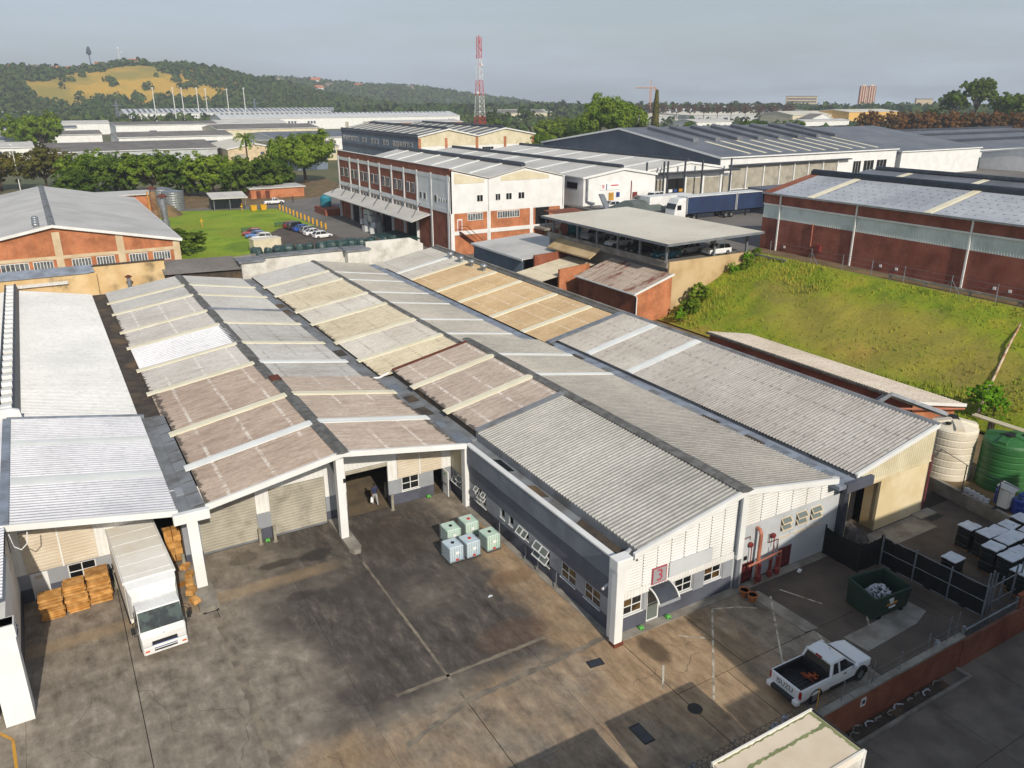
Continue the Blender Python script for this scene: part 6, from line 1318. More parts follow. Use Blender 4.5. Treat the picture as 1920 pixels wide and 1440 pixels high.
# ------------------------------------------------------------------ court: bulk containers, cartons, bollards, person
mat('ibc_green', (198, 220, 206), (170, 206, 188), 1.2, .35, obj=True); mat('ibc_blue', (196, 212, 220), (168, 192, 208), 1.2, .35, obj=True); mat('cage', (168, 176, 178), rough=.4, metal=.5)
mat('pallet_wood', (140, 108, 70), (112, 84, 54), 2, .85, obj=True); mat('cap_red', (190, 60, 52), rough=.5); mat('cap_black', (26, 26, 28), rough=.5); mat('card', (204, 156, 92), (168, 118, 56), 2.6, .85, obj=True, rnd=.34); mat('card_face', (166, 112, 46), (140, 92, 34), 1.2, .8, obj=True)
mat('film', (190, 192, 194), rough=.2)
def ibc(label, x, y, m, cap, first=[None]):
    t = thing('bulk_container', label, 'container', (x, y, 0), radians(random.uniform(-2, 2)), 'caged bulk liquid containers in the court')
    MB().bbox(-.48, .48, -.56, .56, .16, 1.12, .06).build('tank', m, t)
    cg = MB()
    for z in (.2, .38, .56, .74, .92, 1.08):
        for a, b in (((-.5, -.58), (.5, -.58)), ((.5, -.58), (.5, .58)), ((.5, .58), (-.5, .58)), ((-.5, .58), (-.5, -.58))): cg.tube([a+(z,), b+(z,)], .012, 4, False)
    for k in range(7):
        for s_ in (-1, 1): cg.tube([(-.5+k/6, s_*.58, .15), (-.5+k/6, s_*.58, 1.12)], .012, 4, False); cg.tube([(s_*.5, -.58+k*1.16/6, .15), (s_*.5, -.58+k*1.16/6, 1.12)], .012, 4, False)
    tag(cg.build('cage', 'cage', t), kind='stuff')
    p = MB()
    for yy in (-.5, 0, .5): p.box(-.5, .5, yy-.06, yy+.06, 0, .1)
    MB().box(-.52, .52, -.6, .6, .1, .16).build('pallet_deck', 'grey_steel', t)
    for yy in (-.5, 0, .5): MB().box(-.5, .5, yy-.06, yy+.06, 0, .1).build('pallet_runner', 'cap_black', t)
    MB().lathe([(.11, 1.12), (.11, 1.17)], 14).build('cap', cap, t); MB().box(-.08, .08, -.64, -.56, .2, .3).build('valve', 'cap_red', t); MB().box(-.1, .14, -.605, -.59, .6, .8).build('label_plate', 'sign_white', t)
ibc('pale blue caged container at the left of the front row', -4.0, 11.6, 'ibc_blue', 'cap_black'); ibc('pale blue caged container with a red cap in the middle of the front row', -2.85, 11.55, 'ibc_blue', 'cap_red'); ibc('pale green caged container with a black cap at the right of the front row', -1.4, 11.6, 'ibc_green', 'cap_black')
ibc('pale green caged container with a black cap at the left of the back row', -3.2, 13.5, 'ibc_green', 'cap_black'); ibc('pale green caged container with a red cap nearest the grey wall', -1.8, 13.7, 'ibc_green', 'cap_red')
def cartons(label, x, y, n, h, seed):
    r_ = random.Random(seed); t = thing('carton_stack', label, 'carton stack', (x, y, 0), 0, 'stacks of flattened cartons by the white door'); z = .02
    for i in range(n):
        dz = h/n*r_.uniform(.8, 1.15)
        MB().cbox((r_.uniform(-.05, .05), r_.uniform(-.05, .05), z+dz/2), (r_.uniform(1.02, 1.16), r_.uniform(.9, 1.02), dz-.012), r_.uniform(-.05, .05), (r_.uniform(-.025, .025), 'X')).build('flat_carton', 'card', t); z += dz
cartons('leftmost stack of flattened cartons beside the white door', -25.55, 17.7, 15, 1.45, 1); cartons('middle stack of flattened cartons under the window', -24.35, 17.9, 18, 1.65, 2); cartons('rightmost and tallest stack of flattened cartons near the truck', -23.15, 18.1, 18, 1.9, 3)
r_ = random.Random(9)
bp = thing('carton_pile', 'pile of closed cartons stacked inside the doorway beside the truck', 'carton pile', (-18.85, 20.3, 0))
for k in range(5):
    for j in range(2): MB().cbox((-.22+j*.46+r_.uniform(-.02, .02), r_.uniform(-.04, .04), .22+k*.44), (.43, .5, .42), r_.uniform(-.05, .05)).build('carton', 'card', bp)
bp = thing('carton_pile', 'loose cartons and scraps lying on the plinth of the white post', 'carton pile', (-18.5, 16.6, 0))
for k in range(5): MB().cbox((r_.uniform(-.25, .1), -2+k*.95, .36+r_.uniform(0, .1)), (.42, .55, .2+r_.uniform(0, .14)), r_.uniform(-.6, .6)).build('carton', 'card', bp)
tag(MB().cbox((-19.0, 17.2, .02), (.75, .45, .02), .3).build('cardboard_sheet', 'card_face'), 'flat scrap of cardboard on the ground right of the box truck', 'cardboard')
mat('bollard_grey', (156, 152, 138), (128, 124, 110), 2, .8, obj=True)
b0 = None
for lb, x, y in (('grey steel bollard left of the pier between the roller doors', -13.85, 19.3), ('grey steel bollard right of the pier between the roller doors', -12.95, 19.2), ('grey steel bollard nearest the camera at the open doorway', -4.85, 19.2), ('grey steel bollard just inside the open doorway', -4.55, 21.2), ('grey steel bollard left of the box truck doorway', -22.25, 18.8), ('grey steel bollard right of the box truck doorway', -18.55, 18.6)):
    if b0 is None:
        b0 = thing('bollard', lb, 'bollard', (x, y, 0), 0, 'grey bollards guarding the doorways'); MB().lathe([(.1, 0), (.1, 1.15), (.07, 1.2)], 12).build('tube', 'bollard_grey', b0); MB().lathe([(.17, 0), (.17, .02)], 8).build('base_plate', 'bollard_grey', b0)
    else: copy_tree(b0, None, location=(x, y, 0), label=lb)
for lb, x, y in (('green bait box at the foot of the pier between the roller doors', -13.4, 19.45), ('green bait box right of the window by the small door', -1.95, 19.6), ('green bait box left of the glass entrance door', 1.6, .25), ('green bait box right of the glass entrance door', 3.5, .25)):
    t = thing('bait_box', lb, 'box', (x, y, .05), 0, 'green bait boxes along the walls'); MB().prism([(-.16, 0), (.16, 0), (.16, .06), (.06, .15), (-.06, .15), (-.16, .06)], 'x', -.13, .13).build('case', 'green_box', t); MB().box(-.05, .05, -.17, -.155, .02, .07).build('entry_hole', 'black', t)
for lb, x, y in (('left terracotta plant pot beside the red pipes', 8.62, -.42), ('right terracotta plant pot standing nearer the parking bay', 8.68, -1.0)):
    t = thing('plant_pot', lb, 'pot', (x, y, 0), 0, 'terracotta pots'); mat('terracotta', (178, 112, 66), (150, 92, 54), 2, .85); MB().lathe([(.01, 0), (.17, 0), (.27, .36), (.3, .4), (.3, .47), (.26, .47), (.25, .36)], 16, caps=False).build('pot', 'terracotta', t); MB().lathe([(.01, .4), (.25, .4)], 14).build('soil', 'gutter_brown', t)
# drains and manholes
dg = thing('drain_grate', 'steel bar grate in the sandy drain strip by the white post', 'drain', (-18.0, 13.75, 0))
MB().box(-.42, .42, -.2, .2, -.01, .012).build('frame', 'black', dg)
for k in range(9): MB().box(-.38+k*.092, -.34+k*.092, -.17, .17, .012, .024).build('bar', 'dark_steel', dg)
for lb, x, y, r in (('round cast iron manhole cover in the front shadow', .05, -5.65, .36), ('round dark manhole cover near the open doorway, left of three', -6.1, 17.9, .3), ('round dark manhole cover near the open doorway, middle of three', -5.0, 18.05, .32), ('round dark manhole cover near the open doorway, right of three', -3.8, 18.0, .26)):
    t = thing('manhole_cover', lb, 'manhole', (x, y, 0), 0, 'round manhole covers'); MB().lathe([(r, .0), (r, .012)], 24).build('rim', 'gutter_brown', t); MB().lathe([(r*.86, .012), (r*.86, .016)], 24).build('lid', 'black' if y < 0 else 'asphalt', t)
for lb, x, y, w, h in (('small square steel inspection cover near the corner post', -2.1, -.7, .42, .26), ('rectangular steel inspection cover in the front shadow', -3.1, -5.6, .3, .6)):
    t = thing('inspection_cover', lb, 'cover', (x, y, 0), -.15 if w > h else .0); MB().box(-w, w, -h, h, 0, .012).build('frame', 'black', t); MB().box(-w*.85, w*.85, -h*.85, h*.85, .012, .018).build('lid', 'dark_steel', t)
# small wall fittings on the office bay
for lb, p, q in (('white security camera on the corner of the grey side wall', (-.2, 1.0, 3.0), (-.65, .9, 2.92)),):
    t = thing('security_camera', lb, 'camera', p); MB().box(-.04, .16, -.05, .05, -.05, .05).build('bracket', 'camera_white', t); MB().tube([(0, 0, 0), (-.42, -.12, -.06)], .07, 8).build('housing', 'camera_white', t)
fp = thing('fire_pipework', 'red sprinkler valves and tall pink pipe on the pale front wall', 'pipework', (10.6, .2, 0), absolute=True)
MB().tube([(10.1, .1, .1), (10.1, .1, 3.35), (10.1, .25, 3.6), (10.1, .45, 3.6)], .11, 10).build('riser', 'pipe_orange', fp); MB().tube([(9.2, 0, 1.55), (11.9, 0, 1.75), (11.9, 0, .2)], .06, 8).build('header', 'pipe_orange', fp)
for x, z in ((9.65, 2.65), (11.5, 2.7)):
    g = MB().wheel((x, .38, z), .16, .16, 'y', 14).build('alarm_gong', 'red_paint', fp); MB().tube([(x, .3, z), (x, .25, .9)], .03, 5).build('gong_pipe', 'red_paint', fp)
for x in (10.1, 11.0, 11.6): MB().lathe([(.12, .3), (.18, .4), (.18, .7), (.1, .8), (.1, 1.5)], 10, (x, -.05, 0)).build('valve', 'red_paint', fp)
MB().tube([(9.0, .42, 3.15), (9.6, .42, 3.2), (9.6, .42, 3.0)], .025, 5).build('conduit', 'rust', fp); MB().tube([(11.2, .4, 2.9), (11.2, .4, 2.3), (12.0, .4, 2.3), (12.0, .4, 1.6)], .03, 5).build('conduit', 'rust', fp)
MB().box(9.3, 9.55, .45, .49, 1.65, 1.9).build('air_brick', 'black', fp)

# ---- person walking in through the open doorway
def person(name, label, loc, rz, h, shirt, trousers, stride=.16, bag=False):
    J = {'pelvis': (0, 0, .53), 'belly': (0, .01, .60), 'chest': (0, .0, .72), 'neck': (0, .01, .835), 'head': (0, .02, .885), 'crown': (0, .02, .965)}
    V = [J[k] for k in ('pelvis', 'belly', 'chest', 'neck', 'head', 'crown')]; R_ = [(.085, .06), (.082, .058), (.1, .062), (.034, .034), (.05, .056), (.036, .042)]; E = [(0, 1), (1, 2), (2, 3), (3, 4), (4, 5)]
    def chain(root, P):
        p = root
        for c, r in P: V.append(c); R_.append(r); E.append((p, len(V)-1)); p = len(V)-1
    for s_, k in ((-1, 1), (1, -1)):
        chain(0, [((s_*.055, .0, .49), (.058, .06)), ((s_*.055, k*stride*.35, .28), (.04, .042)), ((s_*.055, k*stride*.55-.02*(k < 0), .05), (.026, .028)), ((s_*.06, k*stride*.55+.05, .02), (.026, .02))])
        chain(2, [((s_*.115, 0, .79), (.042, .042)), ((s_*.14, -k*.03, .64), (.03, .03)), ((s_*.145, -k*.05+.03, .51), (.022, .022)), ((s_*.143, -k*.05+.045, .455), (.018, .024))])
    me = bpy.data.meshes.new('body'); me.from_pydata([(x*h, y*h, z*h) for x, y, z in V], E, [])
    o = bpy.data.objects.new('tmp', me); COL.objects.link(o); o.modifiers.new('s', 'SKIN'); me.skin_vertices
    for i, r in enumerate(R_): me.skin_vertices[0].data[i].radius = (r[0]*h, r[1]*h)
    me.skin_vertices[0].data[0].use_root = True
    sb = o.modifiers.new('u', 'SUBSURF'); sb.levels = 2
    dg_ = bpy.context.evaluated_depsgraph_get(); m2 = bpy.data.meshes.new_from_object(o.evaluated_get(dg_)); bpy.data.objects.remove(o)
    m2.materials.clear()
    for m_ in (shirt, trousers, 'skin', 'hair', 'shoe'): m2.materials.append(MATS[m_])
    for p in m2.polygons:
        c = p.center/h; p.use_smooth = True
        p.material_index = 4 if c.z < .045 else 1 if c.z < .53 and abs(c.x) < .118 else 2 if (abs(c.x) > .118 and c.z < .66) or (.82 < c.z) else 0
        if c.z > .925 or (c.z > .87 and c.y < .0): p.material_index = 3
    t = thing(name, label, 'person', loc, rz); mkobj('body', m2, t)
    return t
mat('skin', (92, 62, 46), rough=.6); mat('hair', (20, 17, 16), rough=.8); mat('shoe', (40, 40, 44), rough=.7); mat('navy', (44, 52, 84), rough=.85); mat('grey_cloth', (150, 150, 150), rough=.9); mat('dark_cloth', (36, 40, 52), rough=.9)
pp = person('person', 'person in navy shirt and grey trousers walking into the open doorway', (-5.65, 20.45, .004), radians(12), 1.78, 'navy', 'grey_cloth')
bg_ = thing('carrier_bag', 'white carrier bag in the hand of the walking person', 'bag', (-5.92, 20.38, .55)); MB().loft([[(-.09*k, -.05*k, z), (.09*k, -.05*k, z), (.09*k, .05*k, z), (-.09*k, .05*k, z)] for k, z in ((.9, -.2), (1.1, -.1), (.8, .1), (.3, .22))]).build('sack', 'sign_white', bg_)
person('person', 'distant person in dark clothes crossing the tarmac right of the small pickup', (37.2, 190.7, 0), radians(80), 1.75, 'dark_cloth', 'dark_cloth')
fk = thing('forklift_load', 'wrapped yellowish goods on a pallet glimpsed inside the open doorway', 'goods', (-6.2, 33.5, 0)); MB().box(-.8, .8, -.6, .6, .15, 1.3).build('goods', 'shutter_cream', fk); MB().box(-.8, .8, -.6, .6, 0, .15).build('pallet', 'pallet_wood', fk)
tag(MB().add([(-4.1, 6.9, .01), (-3.9, 6.8, .08), (-3.75, 6.95, .03), (-3.9, 7.05, .06), (-4.05, 7.0, .02)], ((0, 1, 4), (1, 2, 3), (1, 3, 4))).build('plastic_scrap', 'sign_white'), 'small white plastic scrap on the dark court concrete', 'litter')
tag(MB().cbox((13.4, -.3, .05), (.35, .2, .08), .4).build('paper_scrap', 'sign_white'), 'white paper scrap by the foot of the pale front wall', 'litter')

# ------------------------------------------------------------------ right yard: skip, screens, stacks, tanks
mat('skip_green', (30, 58, 46), (24, 46, 38), 1.2, .6, obj=True, dirt=((60, 50, 38), .5)); mat('plastic_white', (196, 200, 206), (176, 180, 190), 3, .5, obj=True); mat('shade_cloth', (9, 9, 11), (15, 15, 18), 3, .9); mat('stack_black', (22, 26, 28), (34, 38, 38), 4, .55, obj=True)
sk = thing('skip_bin', 'dark green waste skip holding crumpled white plastic', 'skip', (14.4, -4.8, 0), radians(-3))
L0, L1, D0, D1, H = -1.4, 1.45, -.95, .95, 1.38
MB().loft([[(L0+.05, D0+.05, .08), (L1-.05, D0+.05, .08), (L1-.05, D1-.05, .08), (L0+.05, D1-.05, .08)], [(L0, D0, H), (L1+.1, D0, H-.12), (L1+.1, D1, H+.05), (L0, D1, H+.3)], [(L0+.07, D0+.07, H), (L1+.03, D0+.07, H-.12), (L1+.03, D1-.07, H+.05), (L0+.07, D1-.07, H+.3)], [(L0+.12, D0+.12, .3), (L1-.12, D0+.12, .3), (L1-.12, D1-.12, .3), (L0+.12, D1-.12, .3)]]).build('bin', 'skip_green', sk)
MB().tube([(L0, D0, H), (L1+.1, D0, H-.12), (L1+.1, D1, H+.05), (L0, D1, H+.3), (L0, D0, H)], .06, 6).build('rim', 'skip_green', sk)
for x in (-.9, .9): MB().box(x-.12, x+.12, D0-.04, D1, 0, .1).build('skid', 'black', sk)
MB().box(L1, L1+.16, -.5, .5, .5, .85).build('lifting_pocket', 'skip_green', sk)
for z, w, dx in ((1.02, .18, -.1), (.72, .42, 0), (.5, .25, .05)): MB().box(dx-w, dx+w, D0-.012-.03*(1-z)*0, D0+.02, z-.05, z+.05).build('lettering', 'line_yellow' if z < 1 and z > .6 else 'sign_white', sk)
MB().wheel((-.05, D0-.0, .88), .15, .03, 'y', 16, .05).build('emblem', 'sign_white', sk)
r_ = random.Random(21); mb = MB()
for i in range(260):
    a, q = r_.uniform(0, 6.28), r_.random()**.5; x, y = -.35+.8*q*cos(a), -.2+.6*q*sin(a); z = 1.0+.5*(1-q*q)+r_.uniform(-.06, .06); s_ = r_.uniform(.06, .15)
    mb.add([(x+r_.uniform(-s_, s_), y+r_.uniform(-s_, s_), z+r_.uniform(-s_, s_)*.7) for _ in range(4)], ((0, 1, 2), (0, 2, 3), (1, 2, 3)))
tag(mb.build('plastic_waste', 'plastic_white'), 'crumpled white plastic sheeting heaped inside the green skip', 'waste', kind='stuff'); bpy.data.objects['plastic_waste'].location = (14.4, -4.8, 0)
pl = thing('broken_pallet', 'broken timber boards lying behind the green skip', 'timber', (16.35, -4.7, 0), .5)
for k in range(6): MB().cbox((r_.uniform(-.3, .3), -.5+k*.2, .05+.05*k), (1.0, .12, .03), r_.uniform(-.5, .5), (r_.uniform(-.1, .1), 'Y')).build('board', 'pallet_wood', pl)
def screen(name, label, pts, h, cloth, postm='black', mid=True, cat='screen'):
    r = thing(name, label, cat, (pts[0][0], pts[0][1], 0), absolute=True)
    for (xa, ya), (xb, yb) in zip(pts[:-1], pts[1:]):
        L = math.hypot(xb-xa, yb-ya); n = max(4, int(L/.25)); mb = MB(); ux, uy = (xb-xa)/L, (yb-ya)/L
        sag = lambda t: h-.12*sin(pi*t)*random.uniform(.5, 1.4)
        for i in range(n):
            t0, t1 = i/n, (i+1)/n; o0, o1 = .04*sin(i*1.3), .04*sin((i+1)*1.3)
            mb.quad((xa+ux*L*t0-uy*o0, ya+uy*L*t0+ux*o0, .05), (xa+ux*L*t1-uy*o1, ya+uy*L*t1+ux*o1, .05), (xa+ux*L*t1, ya+uy*L*t1, sag(t1)), (xa+ux*L*t0, ya+uy*L*t0, sag(t0)))
        mb.build('cloth', cloth, r)
        if mid:
            for z in (.12, h*.52, h*.98): MB().tube([(xa, ya, z), (xb, yb, z)], .03, 5).build('rail', postm, r)
    for x, y in pts: MB().tube([(x, y, 0), (x, y, h+.15)], .05, 6).build('post', postm, r)
    return r
screen('shade_screen', 'black shade cloth screen against the pale front wall beside the dark doorway', [(16.2, .3), (16.25, -2.15), (18.1, -2.25)], 1.95, 'shade_cloth', 'black', False)
screen('fence', 'mesh fence of grey pipe with black cloth between the skip and the stacks', [(18.15, -2.35), (18.25, -4.4), (18.33, -6.5), (18.4, -8.5)], 2.0, 'shade_cloth', 'grey_steel', True, 'fence')
gp = thing('gate_frame', 'bundle of tall grey gate posts by the corrugated lane gate', 'gate', (19, -8.4, 0), absolute=True)
for x, y, h in ((18.8, -8.3, 2.6), (19.05, -8.35, 2.7), (19.3, -8.4, 2.5), (20.3, -8.3, 1.9), (21.6, -8.3, 2.2), (22.2, -8.3, 2.2)): MB().tube([(x, y, 0), (x, y, h)], .05, 6).build('post', 'grey_steel', gp)
for z in (.5, 1.6): MB().tube([(18.8, -8.32, z), (22.2, -8.3, z)], .03, 5).build('rail', 'grey_steel', gp)
rows = ['front', 'second', 'third', 'fourth', 'back']
spots = [(21.2, -4.97, 1.0, 'low wrapped stack standing apart at the left, near the mesh fence'), (24.75, -3.75, 1.5, 'tall wrapped stack at the back left corner nearest the doorway')]
for rw_, (y, xs) in enumerate(((-8.25, (22.5, 23.75, 25.0, 26.3, 27.6)), (-7.15, (23.0, 24.25, 25.5, 26.8, 28.1)), (-6.0, (23.4, 24.65, 25.9, 27.2)), (-4.92, (24.5, 25.8, 27.1, 28.4)))):
    for i, x in enumerate(xs): spots.append((x+random.uniform(-.08, .08), y+random.uniform(-.08, .08), random.uniform(1.45, 1.7), '%s white topped stack from the left in the %s row counted from the lane' % (['first', 'second', 'third', 'fourth', 'fifth'][i], ['first', 'second', 'third', 'fourth'][rw_])))
for i, (x, y, h, lb) in enumerate(spots):
    t = thing('wrapped_stack', lb, 'stack', (x, y, 0), random.uniform(-.06, .06), 'black wrapped stacks with white covers'); r2 = random.Random(i)
    nl = 5
    for k in range(nl):
        z0, z1 = .12+(h-.12)*k/nl, .12+(h-.12)*(k+1)/nl; j = lambda: r2.uniform(-.03, .03)
        MB().bbox(-.53+j(), .53+j(), -.44+j(), .44+j(), z0, z1-.01, .05).build('layer', 'stack_black', t)
    MB().box(-.55, .55, -.45, .45, 0, .11).build('pallet', 'pallet_wood', t)
    n = 6; mb = MB(); hh = lambda u, v: h+.04+.07*noise.noise((u*2+i*3, v*2, 0))+.05*(u*u-.2)
    P = [[(-.55+1.1*a/n, -.46+.92*b/n, hh(-.5+a/n, -.5+b/n)) for a in range(n+1)] for b in range(n+1)]
    mb.v = [q for rw in P for q in rw] + [(x_, y_, z_-.05) for rw in P for x_, y_, z_ in rw]
    m_ = (n+1)*(n+1)
    mb.f = [(b*(n+1)+a, b*(n+1)+a+1, (b+1)*(n+1)+a+1, (b+1)*(n+1)+a) for b in range(n) for a in range(n)]
    for a in range(n): mb.f += [(a, a+m_, a+1+m_, a+1), (n*(n+1)+a, n*(n+1)+a+1, n*(n+1)+a+1+m_, n*(n+1)+a+m_), (a*(n+1), (a+1)*(n+1), (a+1)*(n+1)+m_, a*(n+1)+m_), (a*(n+1)+n, a*(n+1)+n+m_, (a+1)*(n+1)+n+m_, (a+1)*(n+1)+n)]
    mb.build('white_cover', 'cover_white', t, False)
def tank(label, loc, r, h, m, seed):
    t = thing('water_tank', label, 'tank', loc, random.Random(seed).uniform(0, 3)); prof = [(r*.98, 0)]
    n = 7
    for k in range(n): z0 = h*k/n; prof += [(r, z0+.06), (r, z0+h/n-.08), (r-.045, z0+h/n-.04), (r-.045, z0+h/n)]
    prof += [(r, h+.02), (r*.93, h+.16), (r*.5, h+.42), (.3, h+.52)]
    MB().lathe(prof, 40).build('shell', m, t, False)
    for k in range(4):
        a = k*pi/2+.4; c_, s_ = cos(a), sin(a)
        MB().loft([[(d*c_-w*s_, d*s_+w*c_, z) for w, z in ((-.35, zz-.15), (-.28, zz+.12), (.28, zz+.12), (.35, zz-.15))] for d, zz in ((.25, h+.5), (r*.92, h+.24))]).build('top_rib', m, t)
    MB().lathe([(.33, 0), (.33, .12), (.1, .15)], 16, (.35, .2, h+.55)).build('lid', 'black', t); MB().lathe([(.2, 0), (.2, .1), (.05, .12)], 14, (-r*.55, .3, h+.42)).build('lid', 'black', t)
pass; pass; pass; pass
tank('large cream ribbed water tank at the end of the last bay', (31.9, 2.3, .86), 1.6, 3.7, 'tank_cream', 1); tank('large green ribbed water tank at the right edge', (33.4, -.9, .86), 1.65, 3.4, 'tank_green', 2)
for i, (x, y, lb) in enumerate(((30.35, -3.75, 'blue drum in front of the white cabinet'), (30.75, -2.4, 'blue drum between the white cabinet and the green tank'), (31.3, -3.6, 'blue drum behind the white cabinet'))):
    t = thing('drum', lb, 'drum', (x, y, .86), 0, 'blue drums by the green tank'); MB().lathe([(.4, 0), (.42, .1), (.4, .14), (.42, .5), (.4, .54), (.42, .95), (.36, 1.02)], 20).build('shell', 'drum_blue', t); MB().lathe([(.12, 1.02), (.12, 1.07)], 10).build('bung', 'black', t)
cbn = thing('cabinet', 'white ribbed cabinet with a sloping lid among the blue drums', 'cabinet', (30.05, -3.0, .86), .1); MB().corr((-.4, -.35, .25), (.8, 0, 0), (0, 0, 1.25), .2, .03, 'i').build('door', 'white_clad', cbn); MB().box(-.4, .4, -.33, .4, .25, 1.5).build('case', 'white_clad', cbn); MB().prism([(-.55, 1.5), (.5, 1.7), (.5, 1.76), (-.55, 1.56)], 'x', -.55, .55).build('lid', 'roof_galv', cbn)
for x in (-.35, .35): MB().box(x-.04, x+.04, -.3, .35, 0, .25).build('leg', 'dark_steel', cbn)
jc = None
for i in range(5):
    lb = ['first', 'second', 'third', 'fourth', 'last'][i]+' white jerrycan in the line on the tank terrace'+(', counted from the cream tank' if 0 < i < 4 else '')
    t = thing('jerrycan', lb, 'can', (30.15-i*.09, -.4-i*.4, .95), .2, 'white jerrycans on the terrace'); MB().bbox(-.12, .12, -.17, .17, 0, .32, .04).build('can', 'plastic_white', t); MB().lathe([(.03, .32), (.03, .36)], 8, (.05, .08, 0)).build('cap', 'cap_black', t)
lt = thing('sheet_duct', 'bent galvanised duct running from the roof edge over the cream tank', 'duct', (30.5, 4, 4), absolute=True)
MB().tube([(26.3, 5.2, 6.3), (29.6, 6.1, 6.2), (31.9, 3.0, 5.2)], .22, 4).build('duct', 'galv', lt); MB().tube([(26.3, 5.7, 6.1), (29.5, 6.6, 6.0)], .1, 4).build('strut', 'bluegrey', lt)
po = thing('fallen_pole', 'long rusty white pole lying up the grass bank', 'pole', (43.4, 6.9, 2), absolute=True); MB().tube([(43.4, 6.8, bankz(43.4, 6.8)+.25), (52.5, 9.9, bankz(52.5, 9.9)+.35), (62, 13.1, 8.2)], .1, 8).build('shaft', 'pole_rust', po); MB().tube([(52, 9.75, bankz(52, 9.75)-.1), (52.1, 9.8, bankz(52, 9.8)+.4)], .08, 6).build('stub', 'rust', po)
pb = thing('pipe_run', 'pair of pale pipes on low supports behind the tanks', 'pipes', (41, 2, .9), absolute=True)
for d in (0, .35): MB().tube([(41.2+d, 6, 2.2), (41.3+d, -12, 2.2)], .11, 8).build('pipe', 'cream_clad', pb)
for y in (4.5, 0, -4.5, -9): MB().box(41.1, 41.8, y-.1, y+.1, .8, 2.1).build('support', 'gutter_brown', pb)

# ------------------------------------------------------------------ lane wall, gate, razor wire, planter
pass
lw = thing('lane_wall', 'red brick retaining wall with worn coping along the service lane', 'wall', (10, -8.9, -1.8), absolute=True)
MB().box(-40, 15.7, -9.15, -8.92, -1.8, .22).build('wall_body', 'brick_red', lw)
for i in range(30):
    x = -38+i*1.79; MB().bbox(x, x+1.77, -9.22, -8.85, .22, .34+random.uniform(-.01, .01), .02).build('coping_slab', 'concrete', lw)
sg = MB().box(7.4, 7.75, -9.19, -9.15, -.55, -.1).build('wall_notice', 'sign_white', lw); MB().box(7.47, 7.68, -9.2, -9.19, -.42, -.2).build('notice_print', 'dark_steel', sg)
for i, (x, h, m_) in enumerate(((4.25, 1.5, 'line_yellow'), (6.05, 1.1, 'galv'), (7.9, 1.15, 'galv'), (8.25, 1.3, 'galv'), (10.4, 1.0, 'galv'), (12.6, 1.2, 'galv'), (14.3, 1.6, 'galv'), (15.0, 1.6, 'galv'), (-1.0, 1.2, 'galv'), (-3.4, 1.2, 'galv'), (-6, 1.2, 'galv'))):
    MB().tube([(x, -9.0, .34), (x+.03, -9.0, .34+h)], .024, 6).build('fence_post', m_, lw)
rz_ = thing('razor_wire', 'coil of dark razor wire along the lane wall beside the cream trailer', 'wire', (-1, -9, .5), absolute=True)
MB().tube([(-9+13*i/620, -9.0+.38*cos(i*.42), .75+.38*sin(i*.42)) for i in range(621)], .012, 4).build('coil', 'dark_steel', rz_)
for z in (.5, 1.05): MB().tube([(-9, -9, z), (4.2, -9, z)], .01, 4).build('strand', 'dark_steel', rz_)
rz_ = thing('fence_wire', 'thin wire mesh strung on posts above the brick lane wall behind the pickup', 'wire', (10, -9, .5), absolute=True)
for z in (.7, 1.1): MB().tube([(4.25, -9, z), (15.5, -9, z)], .004, 4).build('strand', 'galv', rz_)
for i, (x, y, z) in enumerate(((-3.2, -8.85, .9), (1.6, -8.9, .8), (2.2, -8.9, .95), (13.4, -9, .7))):
    r2 = random.Random(50+i); mb = MB()
    for k in range(18): mb.add([(x+r2.uniform(-.25, .25), y+r2.uniform(-.1, .1), z+r2.uniform(-.25, .25)) for _ in range(3)], ((0, 1, 2),))
    tag(mb.build('plastic_rag', 'plastic_white'), ('pale plastic rag caught highest on the razor wire, leftmost', 'pale plastic rag on the razor wire left of the trailer end', 'pale plastic rag on the razor wire nearest the pickup', 'pale plastic rag caught on the fence wire near the gate')[i], 'rag', 'plastic rags caught on the wire', 'stuff')
gt = thing('sliding_gate', 'grey corrugated sliding gate at the end of the brick lane wall', 'gate', (18.2, -8.95, -1.8), absolute=True)
for a in (15.75, 18.25): MB().corr((a, -9.0, -1.5), (2.45, 0, 0), (0, 0, 2.1), .2, .05, 'i').build('panel', 'gate_grey', gt)
for z in (-1.5, -.45, .55): MB().box(15.75, 20.75, -9.12, -9.06, z, z+.09).build('rail', 'galv', gt)
for x in (15.72, 20.8): MB().box(x-.06, x+.06, -9.08, -8.95, -1.8, .8).build('post', 'galv', gt)
for i in range(26): MB().add([(15.85+i*.19, -9.02, .6), (15.93+i*.19, -9.02, .6), (15.89+i*.19, -9.02, .74)], ((0, 1, 2),)).build('spike', 'galv', gt)
MB().box(15.7, 30, -9.2, -8.95, -1.8, .0).build('lower_wall', 'brick_red', lw)
MB().box(20.9, 40, -9.16, -8.9, 0, .9).build('wall_body', 'brick_red', lw)
pk = thing('planter_bed', 'narrow bare planting bed with broken white edging at the foot of the lane wall', 'planter', (10, -9.6, -1.8), absolute=True)
MB().box(5.2, 14.0, -9.85, -9.2, -1.8, -1.7).build('soil', 'gutter_brown', pk); MB().box(5.2, 15.6, -10.05, -9.87, -1.8, -1.62).build('kerb', 'concrete', pk); MB().box(15.4, 15.6, -9.87, -9.2, -1.8, -1.62).build('kerb', 'concrete', pk)
